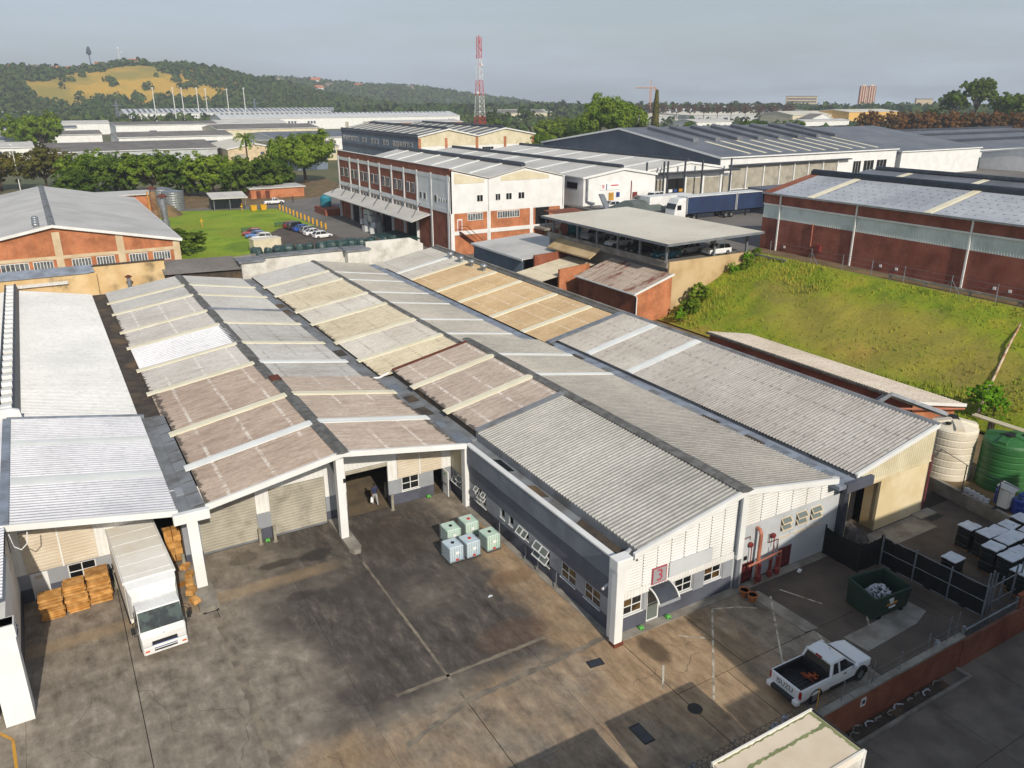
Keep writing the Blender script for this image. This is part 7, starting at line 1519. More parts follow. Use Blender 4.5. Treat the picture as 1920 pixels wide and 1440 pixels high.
for i in range(11):
    x = 5.8+i*.75; r2 = random.Random(70+i); a0 = r2.uniform(.2, .8)
    R_ = r2.uniform(.2, .42); y_ = -9.52+r2.uniform(-.1, .1); x += r2.uniform(-.2, .2)
    MB().tube([(x+R_*cos(a0+q)+r2.uniform(-.05, .05), y_+R_*.8*sin(a0+q)+r2.uniform(-.05, .05), -1.68+r2.uniform(0, .08)) for q in frange(0, r2.uniform(1.2, 3.4), 7)], [r2.uniform(.025, .06) for _ in range(8)], 5).build('edging', 'concrete' if i % 3 else 'plastic_white', pk)
pass; 
for nm in ('wall_body',): pass
# ------------------------------------------------------------------ vegetation
def leafmat(name, cols, tr=.25):
    m = bpy.data.materials.new(name); m.use_nodes = True; nt = m.node_tree; MATS[name] = m
    for n in list(nt.nodes): nt.nodes.remove(n)
    g = node(nt, 'ShaderNodeNewGeometry'); r = g.outputs['Random Per Island']
    col = ramp(nt, r, [(i/(len(cols)-1), lin(c)) for i, c in enumerate(cols)])
    k = nz(nt, g.outputs['Position'], .22, 3.0)
    col = mixc(nt, math_(nt, 'MULTIPLY', step(nt, k, .42, .62), .5), col, lin([min(255, v*1.1+4) for v in cols[-1]]))
    oi = node(nt, 'ShaderNodeObjectInfo').outputs['Random']
    col = mixc(nt, 1.0, col, ramp(nt, oi, [(0, (.82, .86, .82, 1)), (1, (1.12, 1.06, 1.0, 1))]), 'MULTIPLY')
    d = node(nt, 'ShaderNodeBsdfDiffuse', {'Color': col}); t = node(nt, 'ShaderNodeBsdfTranslucent', {'Color': col})
    mx = node(nt, 'ShaderNodeMixShader', {0: tr, 1: d.outputs[0], 2: t.outputs[0]}); node(nt, 'ShaderNodeOutputMaterial', {'Surface': mx.outputs[0]})
leafmat('leaf_dark', ((54, 78, 26), (72, 98, 34), (92, 118, 44), (112, 134, 54)), .35)
leafmat('leaf_mid', ((70, 98, 26), (92, 122, 36), (114, 142, 46), (134, 154, 58)), .35)
leafmat('leaf_olive', ((64, 68, 30), (88, 88, 40), (104, 104, 48), (122, 112, 58)))
leafmat('leaf_brown', ((92, 62, 38), (120, 80, 46), (142, 98, 56), (118, 94, 58)))
leafmat('leaf_bare', ((92, 74, 66), (108, 86, 74), (122, 98, 82), (96, 84, 74)))
leafmat('leaf_bright', ((84, 128, 24), (104, 150, 34), (126, 170, 46), (96, 140, 40)))
leafmat('leaf_far', ((38, 62, 30), (56, 82, 38), (80, 104, 50), (78, 84, 46)), .2)
mat('bark', (86, 72, 56), (64, 54, 42), 2.0, .95, obj=True)
def crownmesh(seed, R, H, z0, nl, leaf, nlobe=9, flat=1.0, hollow=.55):
    r_ = random.Random(seed); mb = MB(); lob = []
    for i in range(nlobe):
        a = 2*pi*i/nlobe+r_.uniform(-.4, .4); q = r_.uniform(.35, .72) if i else 0.0
        zz = z0+H*(r_.uniform(.35, .62) if i else .62)
        lob.append((Vector((R*q*cos(a), R*q*sin(a), zz)), R*r_.uniform(.34, .5), H*r_.uniform(.26, .4)*flat))
    nc = max(30, int(nl/48)); per = int(nl/nc)
    for j in range(nc):
        c, rx, rz = r_.choice(lob); d = Vector((r_.gauss(0, 1), r_.gauss(0, 1), r_.gauss(0, 1)+.3)).normalized()
        cc = c + Vector((d.x*rx, d.y*rx, d.z*rz))*r_.uniform(hollow, 1.05); cr = rx*r_.uniform(.2, .36)
        for i in range(per):
            e = Vector((r_.gauss(0, 1), r_.gauss(0, 1), r_.gauss(0, .8)+.3)); e = e.normalized()*r_.uniform(.45, 1.0)
            p = cc + Vector((e.x*cr, e.y*cr, e.z*cr*.7))
            n = (e+d*.5+Vector((r_.uniform(-.5, .5), r_.uniform(-.5, .5), r_.uniform(0, .7)))).normalized(); u = n.orthogonal().normalized(); u.rotate(Matrix.Rotation(r_.uniform(0, 6.28), 3, n)); w = n.cross(u)
            s_ = leaf*r_.uniform(.5, 1.2)
            mb.add([p-u*s_, p-w*s_*.55, p+u*s_, p+w*s_*.55], ((0, 1, 2, 3),))
    return mb, lob
def trunkmesh(seed, lob, z0, r0):
    r_ = random.Random(seed); mb = MB(); f = Vector((r_.uniform(-.3, .3), r_.uniform(-.3, .3), z0*.9))
    mb.tube([(0, 0, -.1), (f.x*.5, f.y*.5, z0*.5), f], [r0*1.2, r0*.9, r0*.75], 7)
    for c, rx, rz in lob: m_ = f.lerp(c, .5)+Vector((0, 0, rz*.1)); mb.tube([f, m_, c], [r0*.5, r0*.32, r0*.12], 5)
    return mb
VAR = {}
def tree_variant(key, seed, R, H, z0, nl, leaf, m, nlobe=9, flat=1.0, r0=.35, hollow=.55):
    mb, lob = crownmesh(seed, R, H, z0, nl, leaf, nlobe, flat, hollow)
    me = bpy.data.meshes.new('crown'); me.from_pydata(mb.v, [], mb.f); me.materials.append(MATS[m])
    tb = trunkmesh(seed, lob, z0+H*.2, r0); mt = bpy.data.meshes.new('trunk'); mt.from_pydata(tb.v, [], tb.f); mt.materials.append(MATS['bark'])
    VAR[key] = (me, mt)
def tree(key, label, x, y, z, s=1.0, sz=1.0, group=None, name='tree'):
    t = thing(name, label, 'tree', (x, y, z), random.uniform(0, 6.28), group); t.scale = (s, s, s*sz)
    mkobj('trunk', VAR[key][1], t); mkobj('crown', VAR[key][0], t); return t
tree_variant('d1', 1, 8.2, 11.5, .6, 13000, .42, 'leaf_dark', 13); tree_variant('d2', 2, 8.0, 11.8, .8, 13000, .42, 'leaf_mid', 13); tree_variant('o1', 3, 8.2, 11, 1.5, 9000, .38, 'leaf_olive', 12, hollow=.3)
tree_variant('u1', 4, 11.5, 12, 3.0, 22000, .46, 'leaf_mid', 14, .8, .5); tree_variant('e1', 5, 9, 18, 12, 9000, .5, 'leaf_dark', 11, .55, .6, .3); tree_variant('br1', 6, 8, 12, 3, 9000, .42, 'leaf_brown', 14, 1, .3, .3)
tree_variant('ba1', 7, 8, 11, 3, 4200, .5, 'leaf_bare', 12, 1, .3, .2); tree_variant('f1', 8, 7, 9, 2, 1500, 1.0, 'leaf_far', 8); tree_variant('sh1', 9, 1.3, 2.2, .1, 5200, .1, 'leaf_mid', 8, 1, .06); tree_variant('sh2', 10, 1.1, 2.4, .1, 4600, .11, 'leaf_bright', 8, 1, .05)
def cone(seed, H, R, n, leaf):
    r_ = random.Random(seed); mb = MB()
    for i in range(n):
        t = r_.random(); a = r_.uniform(0, 6.28); q = R*(.35+1.0*min(1, t*6)*(1-t)**.6)*r_.uniform(.5, 1); p = Vector((q*cos(a), q*sin(a), H*(.08+.92*t))); n_ = Vector((cos(a), sin(a), r_.uniform(-.2, .6))).normalized(); u = n_.orthogonal().normalized(); w = n_.cross(u); s_ = leaf*r_.uniform(.6, 1.3)
        mb.add([p-u*s_, p-w*s_*.6, p+u*s_, p+w*s_*.6], ((0, 1, 2, 3),))
    return mb
G1 = 'trees in the belt behind the lawn'
for k, x, y, s, sz, lb in (('o1', -31, 262, 1.05, .95, 'brownish tree at the left edge of the belt behind the brick hall'), ('o1', -19, 252, 1.15, .98, 'sparse brown green tree second from the left behind the brick hall'), ('d2', -8, 240, 1.0, 1.0, 'mid green tree behind the ridge of the brick hall roof'), ('d1', -1, 231, 1.0, 1.05, 'dense dark tree right of the brick hall ridge'),
        ('d2', 7, 227, 1.0, 1.02, 'dense green tree directly behind the two chimneys'), ('d1', 14.5, 220, .98, 1.05, 'dense dark tree behind the round silver tanks'), ('d2', 21.5, 214, .95, 1.06, 'dense green tree behind the open shelter'), ('d1', 28, 210, .92, 1.05, 'dark tree left of the low flat roofed store'), ('d1', 35, 211, .9, 1.05, 'dark tree above the low flat roofed store'), ('d1', 42, 222, .8, 1.0, 'dark tree tucked under the left side of the big spreading tree'), ('d1', -12, 226, .8, .9, 'low dark tree in front of the belt behind the brick hall')):
    tree(k, lb, x, y, 0, s, sz, G1)
tree('u1', 'big spreading tree with a broad rounded crown near the factory', 55, 238, 0, 1.0, 1.2)
tree('d1', 'small dark tree beside the right wall of the brick hall', -1.2, 127, 0, .55, .7)
for x, y, z, k, s, lb in ((46.8, 44.6, 2.6, 'sh1', 1.25, 'larger round green bush against the beige retaining wall'), (44.6, 43.4, 1.4, 'sh1', 1.15, 'lower round green bush at the foot of the beige retaining wall'), (42.2, 42.6, .9, 'sh2', .85, 'small pale bush beside the brick shed corner'), (56.2, 45.8, 6.2, 'sh2', .8, 'pale scrub at the top end of the retaining wall'), (55, 44.6, 5.6, 'sh1', .8, 'green scrub on the bank by the carport corner'), (58.0, 46.0, 7.2, 'sh1', .55, 'tiny green sapling beside the carport post'), (43.2, 6.4, 1.4, 'sh2', 1.35, 'bright green bush at the end of the brick outbuilding'), (43.8, 5.6, 1.5, 'sh2', 1.0, 'bright green bush behind the cream tank'), (53.2, 45.3, 5.0, 'sh2', .8, 'yellow green weeds climbing the retaining wall')):
    tree(k, lb, x, y, z, s, 1.0, 'bushes on the bank', 'bush')
G2 = 'trees beyond the sheds'
for k, x, y, z, s, sz, lb in (('u1', 178, 236, 7, 1.15, 1.3, 'big rounded light green tree above the dark shed ridge'), ('d2', 180, 271, 3, 1.05, .98, 'dark tree left of the big rounded tree'), ('d2', 152, 253, 4, 1.0, .82, 'green tree behind the ochre gables'), ('d1', 143, 258, 3, .9, .85, 'dark tree left of the one behind the ochre gables'), ('d1', 220, 316, 3, 1.1, 1.2, 'tall dark tree farther back behind the big rounded tree'), ('d2', 212, 330, 2, 1.2, 1.0, 'broad green tree far behind the ochre gables'),
        ('d1', 132, 268, 3, .9, .9, 'dark tree at the foot of the lattice mast'), ('o1', 190, 228, 7, .8, 1.0, 'olive tree right of the big rounded tree'), ('d1', 208, 223, 7, .95, .95, 'dark tree behind the middle of the slate roof'), ('d1', 219, 221, 7, .9, .9, 'dark tree right of the middle of the slate roof'), ('d1', 231, 211, 7, 1.0, .95, 'dark hedge like tree above the slate roof, left one'), ('d1', 242, 203, 7, 1.0, .95, 'dark hedge like tree above the slate roof, right one')):
    tree(k, lb, x, y, z, s, sz, G2)
nm = ['first', 'second', 'third', 'fourth', 'fifth', 'sixth', 'seventh', 'eighth', 'ninth', 'tenth', 'eleventh', 'twelfth']
for i, (x, y) in enumerate(((333, 233), (340, 223), (346, 214), (352, 204), (357, 196), (361, 189), (365, 182))): tree('br1', nm[i]+' copper brown tree from the left in the row above the long sheds', x, y, 5, 1.0, 1.08, 'copper brown trees at the right')
for x, y, z, s, sz, lb in ((420, 246, 0, 1.0, 1.14, 'tall dark gum tree with a ragged crown, left one'), (427, 237, 0, 1.15, 1.2, 'tallest dark gum tree above the copper brown row'), (416, 213, 0, 1.0, 1.02, 'dark gum tree at the right edge'), (432, 266, 0, .8, .95, 'shorter gum tree left of the tall pair'), (436, 226, 0, 1.1, 1.0, 'dark gum tree behind the tall pair'), (408, 200, 0, 1.1, .9, 'broad dark gum tree beyond the right picture edge')): tree('e1', lb, x, y, z, s, sz, 'gum trees at the right')
for i in range(12):
    u = i/11; tree('ba1', nm[i]+' bare brownish tree from the left in the far row beyond the slate roof', 544+(655-544)*u, 672+(566-672)*u, 4, 1.1, 1.1, 'bare trees in the far row')
for i, (x, y, z, s) in enumerate(((-15, 443, 0, 1.3), (-23, 452, 0, 1.2), (318, 585, 0, 1.4), (395, 656, 0, 1.5), (233, 426, 0, 1.3), (340, 600, 0, 1.2))): tree('d2' if i < 2 else 'f1', ('flat topped tree at the far left, right one', 'flat topped tree at the far left edge', 'far dark tree right of the lattice mast', 'far dark tree midway between the mast and the crane', 'dark tree behind the lattice mast base', 'far tree just right of the lattice mast')[i], x, y, z, s, 1.25 if i < 2 else 1.2, 'distant trees')
t = thing('cypress', 'slim dark columnar tree below the tower crane', 'tree', (282, 332, 4)); mkobj('crown', None and None or cone(3, 26, 1.9, 2600, .5).build('crown', 'leaf_olive').data, t); bpy.data.objects.remove(bpy.data.objects['crown.%03d' % 0]) if 'crown.000' in bpy.data.objects else None
for o in [o for o in COL.objects if o.type == 'MESH' and o.parent is None and o.name.startswith('crown')]: bpy.data.objects.remove(o)
MB().tube([(0, 0, 0), (0, 0, 24)], [.3, .05], 6).build('trunk', 'bark', t)
t = thing('palm_tree', 'feathery palm standing above the tree belt', 'tree', (43, 266, 0)); MB().tube([(0, 0, 0), (.3, 0, 7), (.2, 0, 13.5)], [.35, .28, .22], 8).build('trunk', 'bark', t); mb = MB(); r_ = random.Random(2)
for i in range(26):
    a = i*2.4; el = r_.uniform(-.3, 1.2); P = []
    for k in range(8): q = k/7*4.6; P.append(Vector((.2+q*cos(a)*cos(el*.8), q*sin(a)*cos(el*.8), 13.5+q*sin(el)-.13*q*q)))
    for p, q in zip(P[:-1], P[1:]):
        d = (q-p).normalized(); sd = d.cross(Vector((0, 0, 1))).normalized()
        for s_ in (-1, 1): mb.add([p, q, p.lerp(q, .7)+sd*s_*.7-Vector((0, 0, .35))], ((0, 1, 2),))
mb.build('crown', 'leaf_mid', t)

# ------------------------------------------------------------------ hills and far woods
R1 = [(-420, 1500, 78), (-150, 1490, 66), (-34, 1473, 64), (58, 1471, 62), (111, 1467, 66), (158, 1462, 74), (213, 1455, 71), (268, 1445, 58), (308, 1436, 42), (366, 1422, 22), (424, 1405, 7), (500, 1380, 2)]
R2 = [(300, 2260, 40), (430, 2230, 48), (523, 2208, 56), (588, 2191, 62), (666, 2168, 54), (744, 2142, 46), (810, 2117, 46), (875, 2091, 20), (940, 2062, 8), (1018, 2024, 3)]
def rzf(x, y, R, w):
    best = 0
    for (x0, y0, h0), (x1, y1, h1) in zip(R[:-1], R[1:]):
        dx, dy = x1-x0, y1-y0; t = max(0, min(1, ((x-x0)*dx+(y-y0)*dy)/(dx*dx+dy*dy))); d2 = (x-x0-dx*t)**2+(y-y0-dy*t)**2
        best = max(best, (h0+(h1-h0)*t)*math.exp(-d2/w/w))
    return best
def hz(x, y): return max(rzf(x, y, R1, 200), rzf(x, y, R2, 300))
grassmat('hill_grass', (178, 146, 48), (194, 156, 58), (170, 146, 54), (146, 132, 52), .03)
struct('hill', gridmesh(frange(-700, 760, 73), frange(1020, 1800, 52), lambda x, y: -.5+rzf(x, y, R1, 200)), 'hill_grass', True)
struct('far_hill', gridmesh(frange(100, 1200, 55), frange(1600, 2600, 50), lambda x, y: -.6+rzf(x, y, R2, 300)), 'leaf_far', True)
FIELD = [(-10, 1341), (52, 1403), (143, 1426), (170, 1470), (190, 1462), (178, 1380), (204, 1340), (246, 1275), (235, 1236), (185, 1240), (124, 1256), (69, 1256), (27, 1236), (0, 1270)]
def inside(x, y, P):
    c = False; j = len(P)-1
    for i in range(len(P)):
        if (P[i][1] > y) != (P[j][1] > y) and x < (P[j][0]-P[i][0])*(y-P[i][1])/(P[j][1]-P[i][1])+P[i][0]: c = not c
        j = i
    return c
def blob(mb, r_, x, y, z, rx, h, n):
    for i in range(n):
        a, t = r_.uniform(0, 6.28), r_.random(); q = rx*math.sqrt(max(.05, 1-(2*t-.8)**2*.7)); p = Vector((x+q*cos(a), y+q*sin(a), z+h*t)); nn = Vector((cos(a), sin(a), .9*t+.1)).normalized(); u = nn.orthogonal().normalized(); u.rotate(Matrix.Rotation(r_.uniform(0, 6.28), 3, nn)); w = nn.cross(u); s_ = rx*r_.uniform(.4, .75)
        mb.add([p-u*s_, p-w*s_*.7, p+u*s_, p+w*s_*.7], ((0, 1, 2, 3),))
r_ = random.Random(77); mb = MB(); n = 0
for i in range(6400):
    x, y = r_.uniform(-330, 560), r_.uniform(1060, 1500)
    if inside(x, y, FIELD) and noise.noise((x*.045, y*.045, 1)) < .36: continue
    if x < -150 and y < 1150: continue
    z = rzf(x, y, R1, 200); k = r_.uniform(3.2, 6.0)
    blob(mb, r_, x, y, z-1, k, k*r_.uniform(1.3, 2.1), 16)
tag(mb.build('hill_wood', 'leaf_far'), 'dark woodland covering the golden grass hill', 'wood', kind='stuff')
mb = MB()
for i in range(2600):
    x, y = r_.uniform(330, 1120), r_.uniform(1780, 2240); k = r_.uniform(5, 9); blob(mb, r_, x, y, rzf(x, y, R2, 300)-1, k, k*r_.uniform(1.3, 2.0), 14)
tag(mb.build('far_hill_wood', 'leaf_far'), 'hazy bluish woodland on the second, farther hill', 'wood', kind='stuff')
mb = MB()
for i in range(3000):
    a = r_.uniform(.32, 1.08); d = r_.uniform(1020, 1500) if i % 6 else r_.uniform(560, 1000); x, y = -22+d*sin(a), -27+d*cos(a)
    if (y > 1020 and x < 500) or (d < 1000 and a < .5): continue
    k = r_.uniform(5, 8.5) if d > 1000 else r_.uniform(2.5, 4.5); blob(mb, r_, x, y, -1, k, k*r_.uniform(1.5, 2.3), 12)
tag(mb.build('far_wood', 'leaf_far'), 'low dark line of far trees along the flat horizon', 'wood', kind='stuff')
mb = MB()
for i in range(420):
    a = r_.uniform(.0, .62); d = r_.uniform(820, 1020); x, y = -22+d*sin(a), -27+d*cos(a); k = r_.uniform(3.5, 6); blob(mb, r_, x, y, -1, k, k*r_.uniform(1.3, 1.8), 14)
tag(mb.build('valley_wood', 'leaf_far'), 'band of trees at the foot of the hills behind the white sheds', 'wood', kind='stuff')
# houses scattered on the hills
r_ = random.Random(31)
def house(label, x, y, z, s, wm, rm, group):
    t = thing('house', label, 'house', (x, y, z), r_.uniform(-.5, .5), group); MB().box(-s, s, -s*.6, s*.6, 0, s*.75).build('wall', wm, t); MB().prism([(-s*.75, s*.7), (s*.75, s*.7), (0, s*1.25)], 'x', -s*1.1, s*1.1).build('roof', rm, t)
mat('tile_orange', (178, 110, 74), rough=.9); mat('tile_dark', (110, 96, 90), rough=.9)
HX = ((-20, 1462, 'orange roofed house at the left end of the hill crest'), (10, 1464, 'pale house on the hill crest left of the masts'), (38, 1463, 'white house on the hill crest'), (58, 1462, 'white gabled house on the hill crest below the antenna'), (75, 1458, 'cream house just left of the antenna mast'), (100, 1460, 'low white house right of the antenna mast'), (150, 1460, 'row house at the top of the golden field'))
for i, (x, y, lb) in enumerate(HX): house(lb, x, y, rzf(x, y, R1, 200)+1.5, r_.uniform(5, 7), ('white_wall', 'cream_band')[i % 2], ('tile_orange', 'tile_dark', 'tile_orange')[i % 3], 'houses on the hills')
for i, (x, y, lb) in enumerate(((505, 2090, 'leftmost pale house on the farther hill'), (560, 2110, 'pale house high on the farther hill'), (640, 2080, 'white house near the crest of the farther hill'), (655, 2020, 'orange roofed house midway up the farther hill'), (735, 2030, 'pale house on the right shoulder of the farther hill'), (860, 1990, 'pale house low on the right end of the farther hill'), (610, 1960, 'cream house low on the farther hill'))): house(lb, x, y, rzf(x, y, R2, 300)+5, r_.uniform(8, 11), ('white_wall', 'cream_band')[i % 2], ('tile_orange', 'tile_dark')[i % 2], 'houses on the hills')

# ------------------------------------------------------------------ far buildings
def far(name, label, x0, x1, y0, dep, h, rm, wm, rise=2.0, axis='x', z=0, **kw):
    r = shed(name, label, x0, x1, y0, y0+dep, z, h, h+rise, axis, rm, wm, ov=.5, group='far industrial buildings', **kw)
    n = max(2, int((x1-x0)/16)); q = random.Random(int(x0*3+y0))
    for i in range(n):
        if q.random() < .3: continue
        xa = x0+(x1-x0)*(i+.25)/n; w = q.choice((3, 4.5, 6)); hh = (h-z)
        if q.random() < .5: MB().box(xa, min(xa+w, x1-.5), y0-.12, y0-.02, z, z+hh*.6).build('door', q.choice(('slateblue', 'shutter_beige', 'dark_steel')), r)
        else:
            for k in range(3): MB().box(xa+k*2.6, min(xa+k*2.6+1.7, x1-.4), y0-.12, y0-.02, z+hh*.5, z+hh*.72).build('window', 'slateblue', r)
    return r
s1 = far('far_shed', 'very long white shed with striped rooflights at the foot of the hill', 78, 336, 985, 60, 8.5, 'roof_white', 'white_paint', 4.5)
for i in range(44): MB().loft([[(82+i*5.6+w, y, z) for w in (0, 2.0)] + [(82+i*5.6+w, y, z+.25) for w in (2.0, 0)] for y, z in ((990, 9.5), (1012, 12.7))]).build('rooflight', 'slateblue', s1)
s2 = far('far_shed', 'long white shed in front of the striped one', 118, 335, 676, 46, 9.5, 'roof_white', 'white_paint', 3.6)
for i in range(50): MB().loft([[(122+i*4.2+w, y, z) for w in (0, 1.5)] + [(122+i*4.2+w, y, z+.25) for w in (1.5, 0)] for y, z in ((693, 12.2), (698, 13.0))]).build('rooflight', 'slateblue', s2)
far('far_shed', 'white hall with a grey roof and curved white fascia left of the palm', 30, 94, 570, 40, 9.0, 'roof_old_grey', 'white_paint', 1.5)
far('far_shed', 'white double hall behind the tree belt', -4, 34, 660, 30, 8.0, 'roof_offwhite', 'white_paint', 1.6)
far('far_shed', 'grey roofed shed behind the brownish trees', -60, 16, 500, 40, 6.5, 'roof_old_grey', 'white_paint', 1.5)
far('far_shed', 'broad dark grey roof just above the tree belt', -16, 50, 352, 60, 5.5, 'roof_old_grey', 'pale_wall', 2.2)
far('far_shed', 'cream roofed shed behind the palm', 52, 74, 340, 45, 5.5, 'roof_cream', 'cream_band', 2.0, 'y')
far('far_shed', 'brown roofed shed right of the palm', 76, 98, 330, 60, 6.0, 'roof_old_grey', 'cream_clad', 2.0)
far('far_shed', 'pale blue gabled shed behind the big spreading tree', 66, 78, 285, 26, 6.5, 'roof_old_grey', 'bluegrey', 2.0, 'y')
far('far_shed', 'low white roofed shed left of the broad grey roof', -75, -20, 400, 34, 5.5, 'roof_offwhite', 'white_paint', 1.5)
far('far_shed', 'dark roofed shed at the left edge behind the brownish trees', -85, -22, 455, 30, 6, 'roof_slate', 'white_paint', 1.5)
far('far_shed', 'grey roofed shed between the white halls and the broad grey roof', 20, 78, 450, 44, 6.5, 'roof_old_grey', 'white_paint', 1.8)
far('far_shed', 'cream walled shed below the long white shed', 84, 150, 520, 50, 7, 'roof_old_grey', 'cream_clad', 2)
far('far_shed', 'dark roofed shed behind the pale blue gabled shed', 88, 140, 400, 60, 6.5, 'roof_slate', 'white_paint', 2)
far('far_shed', 'pale roofed shed left of the blue grey factory', 100, 150, 600, 40, 8, 'roof_offwhite', 'pale_wall', 2)
far('far_shed', 'narrow white shed between two halls at the far left', -40, 8, 580, 24, 7.5, 'roof_slate', 'white_paint', 1.2)
far('far_shed', 'grey roofed hall in the far right tree belt', 700, 780, 640, 30, 9, 'roof_old_grey', 'cream_clad', 3)
far('far_shed', 'white roofed hall right of the tower crane', 600, 660, 700, 30, 10, 'roof_white', 'white_paint', 3)
far('far_shed', 'white low building at the left edge below the hill', -70, -8, 1100, 20, 9, 'roof_offwhite', 'white_paint', 1)
far('far_shed', 'brown roofed hall left of the big rounded tree', 442, 500, 779, 40, 9, 'roof_old_grey', 'cream_clad', 3)
far('far_shed', 'cream hall behind the brown roofed one', 470, 540, 830, 40, 9, 'roof_cream', 'cream_clad', 2.5)
far('far_shed', 'long pale shed right of the columnar tree', 525, 708, 646, 40, 7.5, 'roof_cream', 'pale_wall', 2.5)
far('far_shed', 'wide grey green shed far beyond the slate roof', 780, 935, 800, 60, 11, 'roof_offwhite', 'cream_clad', 3)
far('far_shed', 'yellow walled warehouse below the tower blocks', 665, 740, 500, 40, 12.5, 'roof_cream', 'yellow_wall', 2, z=4)
far('far_shed', 'cream warehouse left of the yellow one', 610, 668, 520, 40, 10, 'roof_cream', 'cream_clad', 3, z=2)
hs_ = far('far_shed', 'small white house front with maroon gable near the yellow warehouse', 560, 585, 455, 14, 9, 'roof_old_grey', 'white_paint', 3.5, 'y', z=4)
far('far_shed', 'low white block in front of the maroon gable', 520, 575, 430, 16, 8, 'roof_offwhite', 'white_paint', 1, z=4)
far('far_shed', 'small grey roofed block above the middle of the slate roof', 395, 430, 420, 24, 9.5, 'roof_offwhite', 'white_paint', 1.5, z=2)
far('far_shed', 'orange brick block behind the blue grey factory', 175, 232, 470, 24, 11, 'roof_offwhite', 'brick_orange', 1)
tb = thing('apartment_tower', 'pair of joined red and cream apartment towers on the right skyline', 'tower', (1182, 867, 0), radians(-45))
for i, dx in enumerate((-6.5, 6.5)):
    MB().box(dx-5.5, dx+5.5, -6, 6, 0, 42).build('shaft', 'tower_red', tb)
    for k in (-3.6, 0, 3.6): MB().box(dx+k-.7, dx+k+.7, -6.2, -6, 4, 41.5).build('balcony_strip', 'cream_clad', tb)
    MB().box(dx-2.5, dx+2.5, -3, 3, 42, 44.5).build('lift_house', 'cream_clad', tb)
MB().box(-1, 1, -5, 5, 0, 40).build('link', 'cream_clad', tb)
ap = thing('hospital_block', 'long cream block left of the apartment towers', 'building', (1100, 930, 0), radians(-45)); MB().box(-24, 24, -7, 7, 0, 26).build('wall', 'cream_band', ap); MB().box(-24.5, 24.5, -7.5, 7.5, 26, 27).build('roof', 'gutter_grey', ap)
for k in range(4): MB().box(-23, 23, -7.2, -7, 8+k*4.4, 10+k*4.4).build('window_band', 'slateblue', ap)
ap = thing('hospital_block', 'low cream block right of the apartment towers', 'building', (1235, 800, 0), radians(-45)); MB().box(-12, 12, -6, 6, 0, 22).build('wall', 'cream_band', ap); MB().box(-12.5, 12.5, -6.5, 6.5, 22, 23).build('roof', 'gutter_grey', ap)

# ------------------------------------------------------------------ masts, crane, poles, pylons
mat('mast_red', (190, 48, 50), rough=.5); mat('mast_white', (214, 214, 214), rough=.5); mat('crane_tan', (190, 138, 110), rough=.6)
def lattice(root, name, H, w0, w1, n, mats, r=.12):
    for s in range(len(mats)):
        a, b = int(n*s/len(mats)), int(n*(s+1)/len(mats)); mb = MB()
        W_ = lambda i: w0+(w1-w0)*min(1, (i/n)*1.25)
        for i in range(a, b):
            z0_, z1_ = H*i/n, H*(i+1)/n; c0 = [(W_(i)*x, W_(i)*y, z0_) for x, y in ((1, 1), (1, -1), (-1, -1), (-1, 1))]; c1 = [(W_(i+1)*x, W_(i+1)*y, z1_) for x, y in ((1, 1), (1, -1), (-1, -1), (-1, 1))]
            for k in range(4): mb.tube([c0[k], c1[k]], r, 4, False); mb.tube([c0[k], c1[(k+1) % 4]], r*.6, 3, False); mb.tube([c1[k], c0[(k+1) % 4]], r*.6, 3, False); mb.tube([c1[k], c1[(k+1) % 4]], r*.5, 3, False)
        tag(mb.build(name, mats[s], root), kind='stuff')
lm = thing('lattice_mast', 'tall red and white lattice radio mast on the skyline', 'mast', (177, 343, 0), .3)
lattice(lm, 'mast_section', 54, 2.5, .85, 22, ['mast_white', 'mast_red', 'mast_white', 'mast_red', 'mast_white', 'mast_red'], .13)
for i in range(9):
    a = i*2.1; z = 38+i*1.75; MB().cbox((1.35*cos(a), 1.35*sin(a), z), (.3, .22, 1.6), a).build('antenna', 'mast_white' if i % 2 else 'mast_red', lm)
for z, a in ((33, 1), (28.5, 3.5), (41, 5.2)): MB().tube([(1.3*cos(a), 1.3*sin(a), z), (1.9*cos(a), 1.9*sin(a), z)], .7, 12).build('dish', 'mast_white', lm)
MB().tube([(0, 0, 0), (0, 0, 55)], .14, 5).build('cable_ladder', 'mast_red', lm)
cr = thing('tower_crane', 'pale brown tower crane behind the columnar tree', 'crane', (555, 664, 0), radians(-45))
lattice(cr, 'tower_mast', 35, .9, .9, 18, ['crane_tan'], .2); mb = MB(); mb.tube([(-16, 0, 35), (6, 0, 35)], .5, 4); mb.build('jib', 'crane_tan', cr); MB().tube([(0, 0, 35), (0, 0, 43)], .4, 4).build('apex', 'crane_tan', cr); MB().tube([(-12, 0, 35), (0, 0, 43), (5, 0, 35.2)], .12, 3).build('tie_bar', 'crane_tan', cr); MB().box(4, 6, -.8, .8, 32.5, 34.5).build('counterweight', 'crane_tan', cr)
for i, (x, y, h) in enumerate(((94, 866, 34), (112, 863, 34), (120, 862, 34), (134, 860, 34), (142, 858, 33), (162, 854, 33), (178, 851, 34))):
    t = thing('light_mast', nm[i]+' tall white light mast from the left below the golden field', 'mast', (x, y, 0), 0, 'white light masts'); MB().tube([(0, 0, 0), (0, 0, h)], [.55, .35], 6).build('pole', 'mast_white', t); MB().box(-.9, .9, -.3, .3, h, h+.7).build('lamp_head', 'mast_white', t)
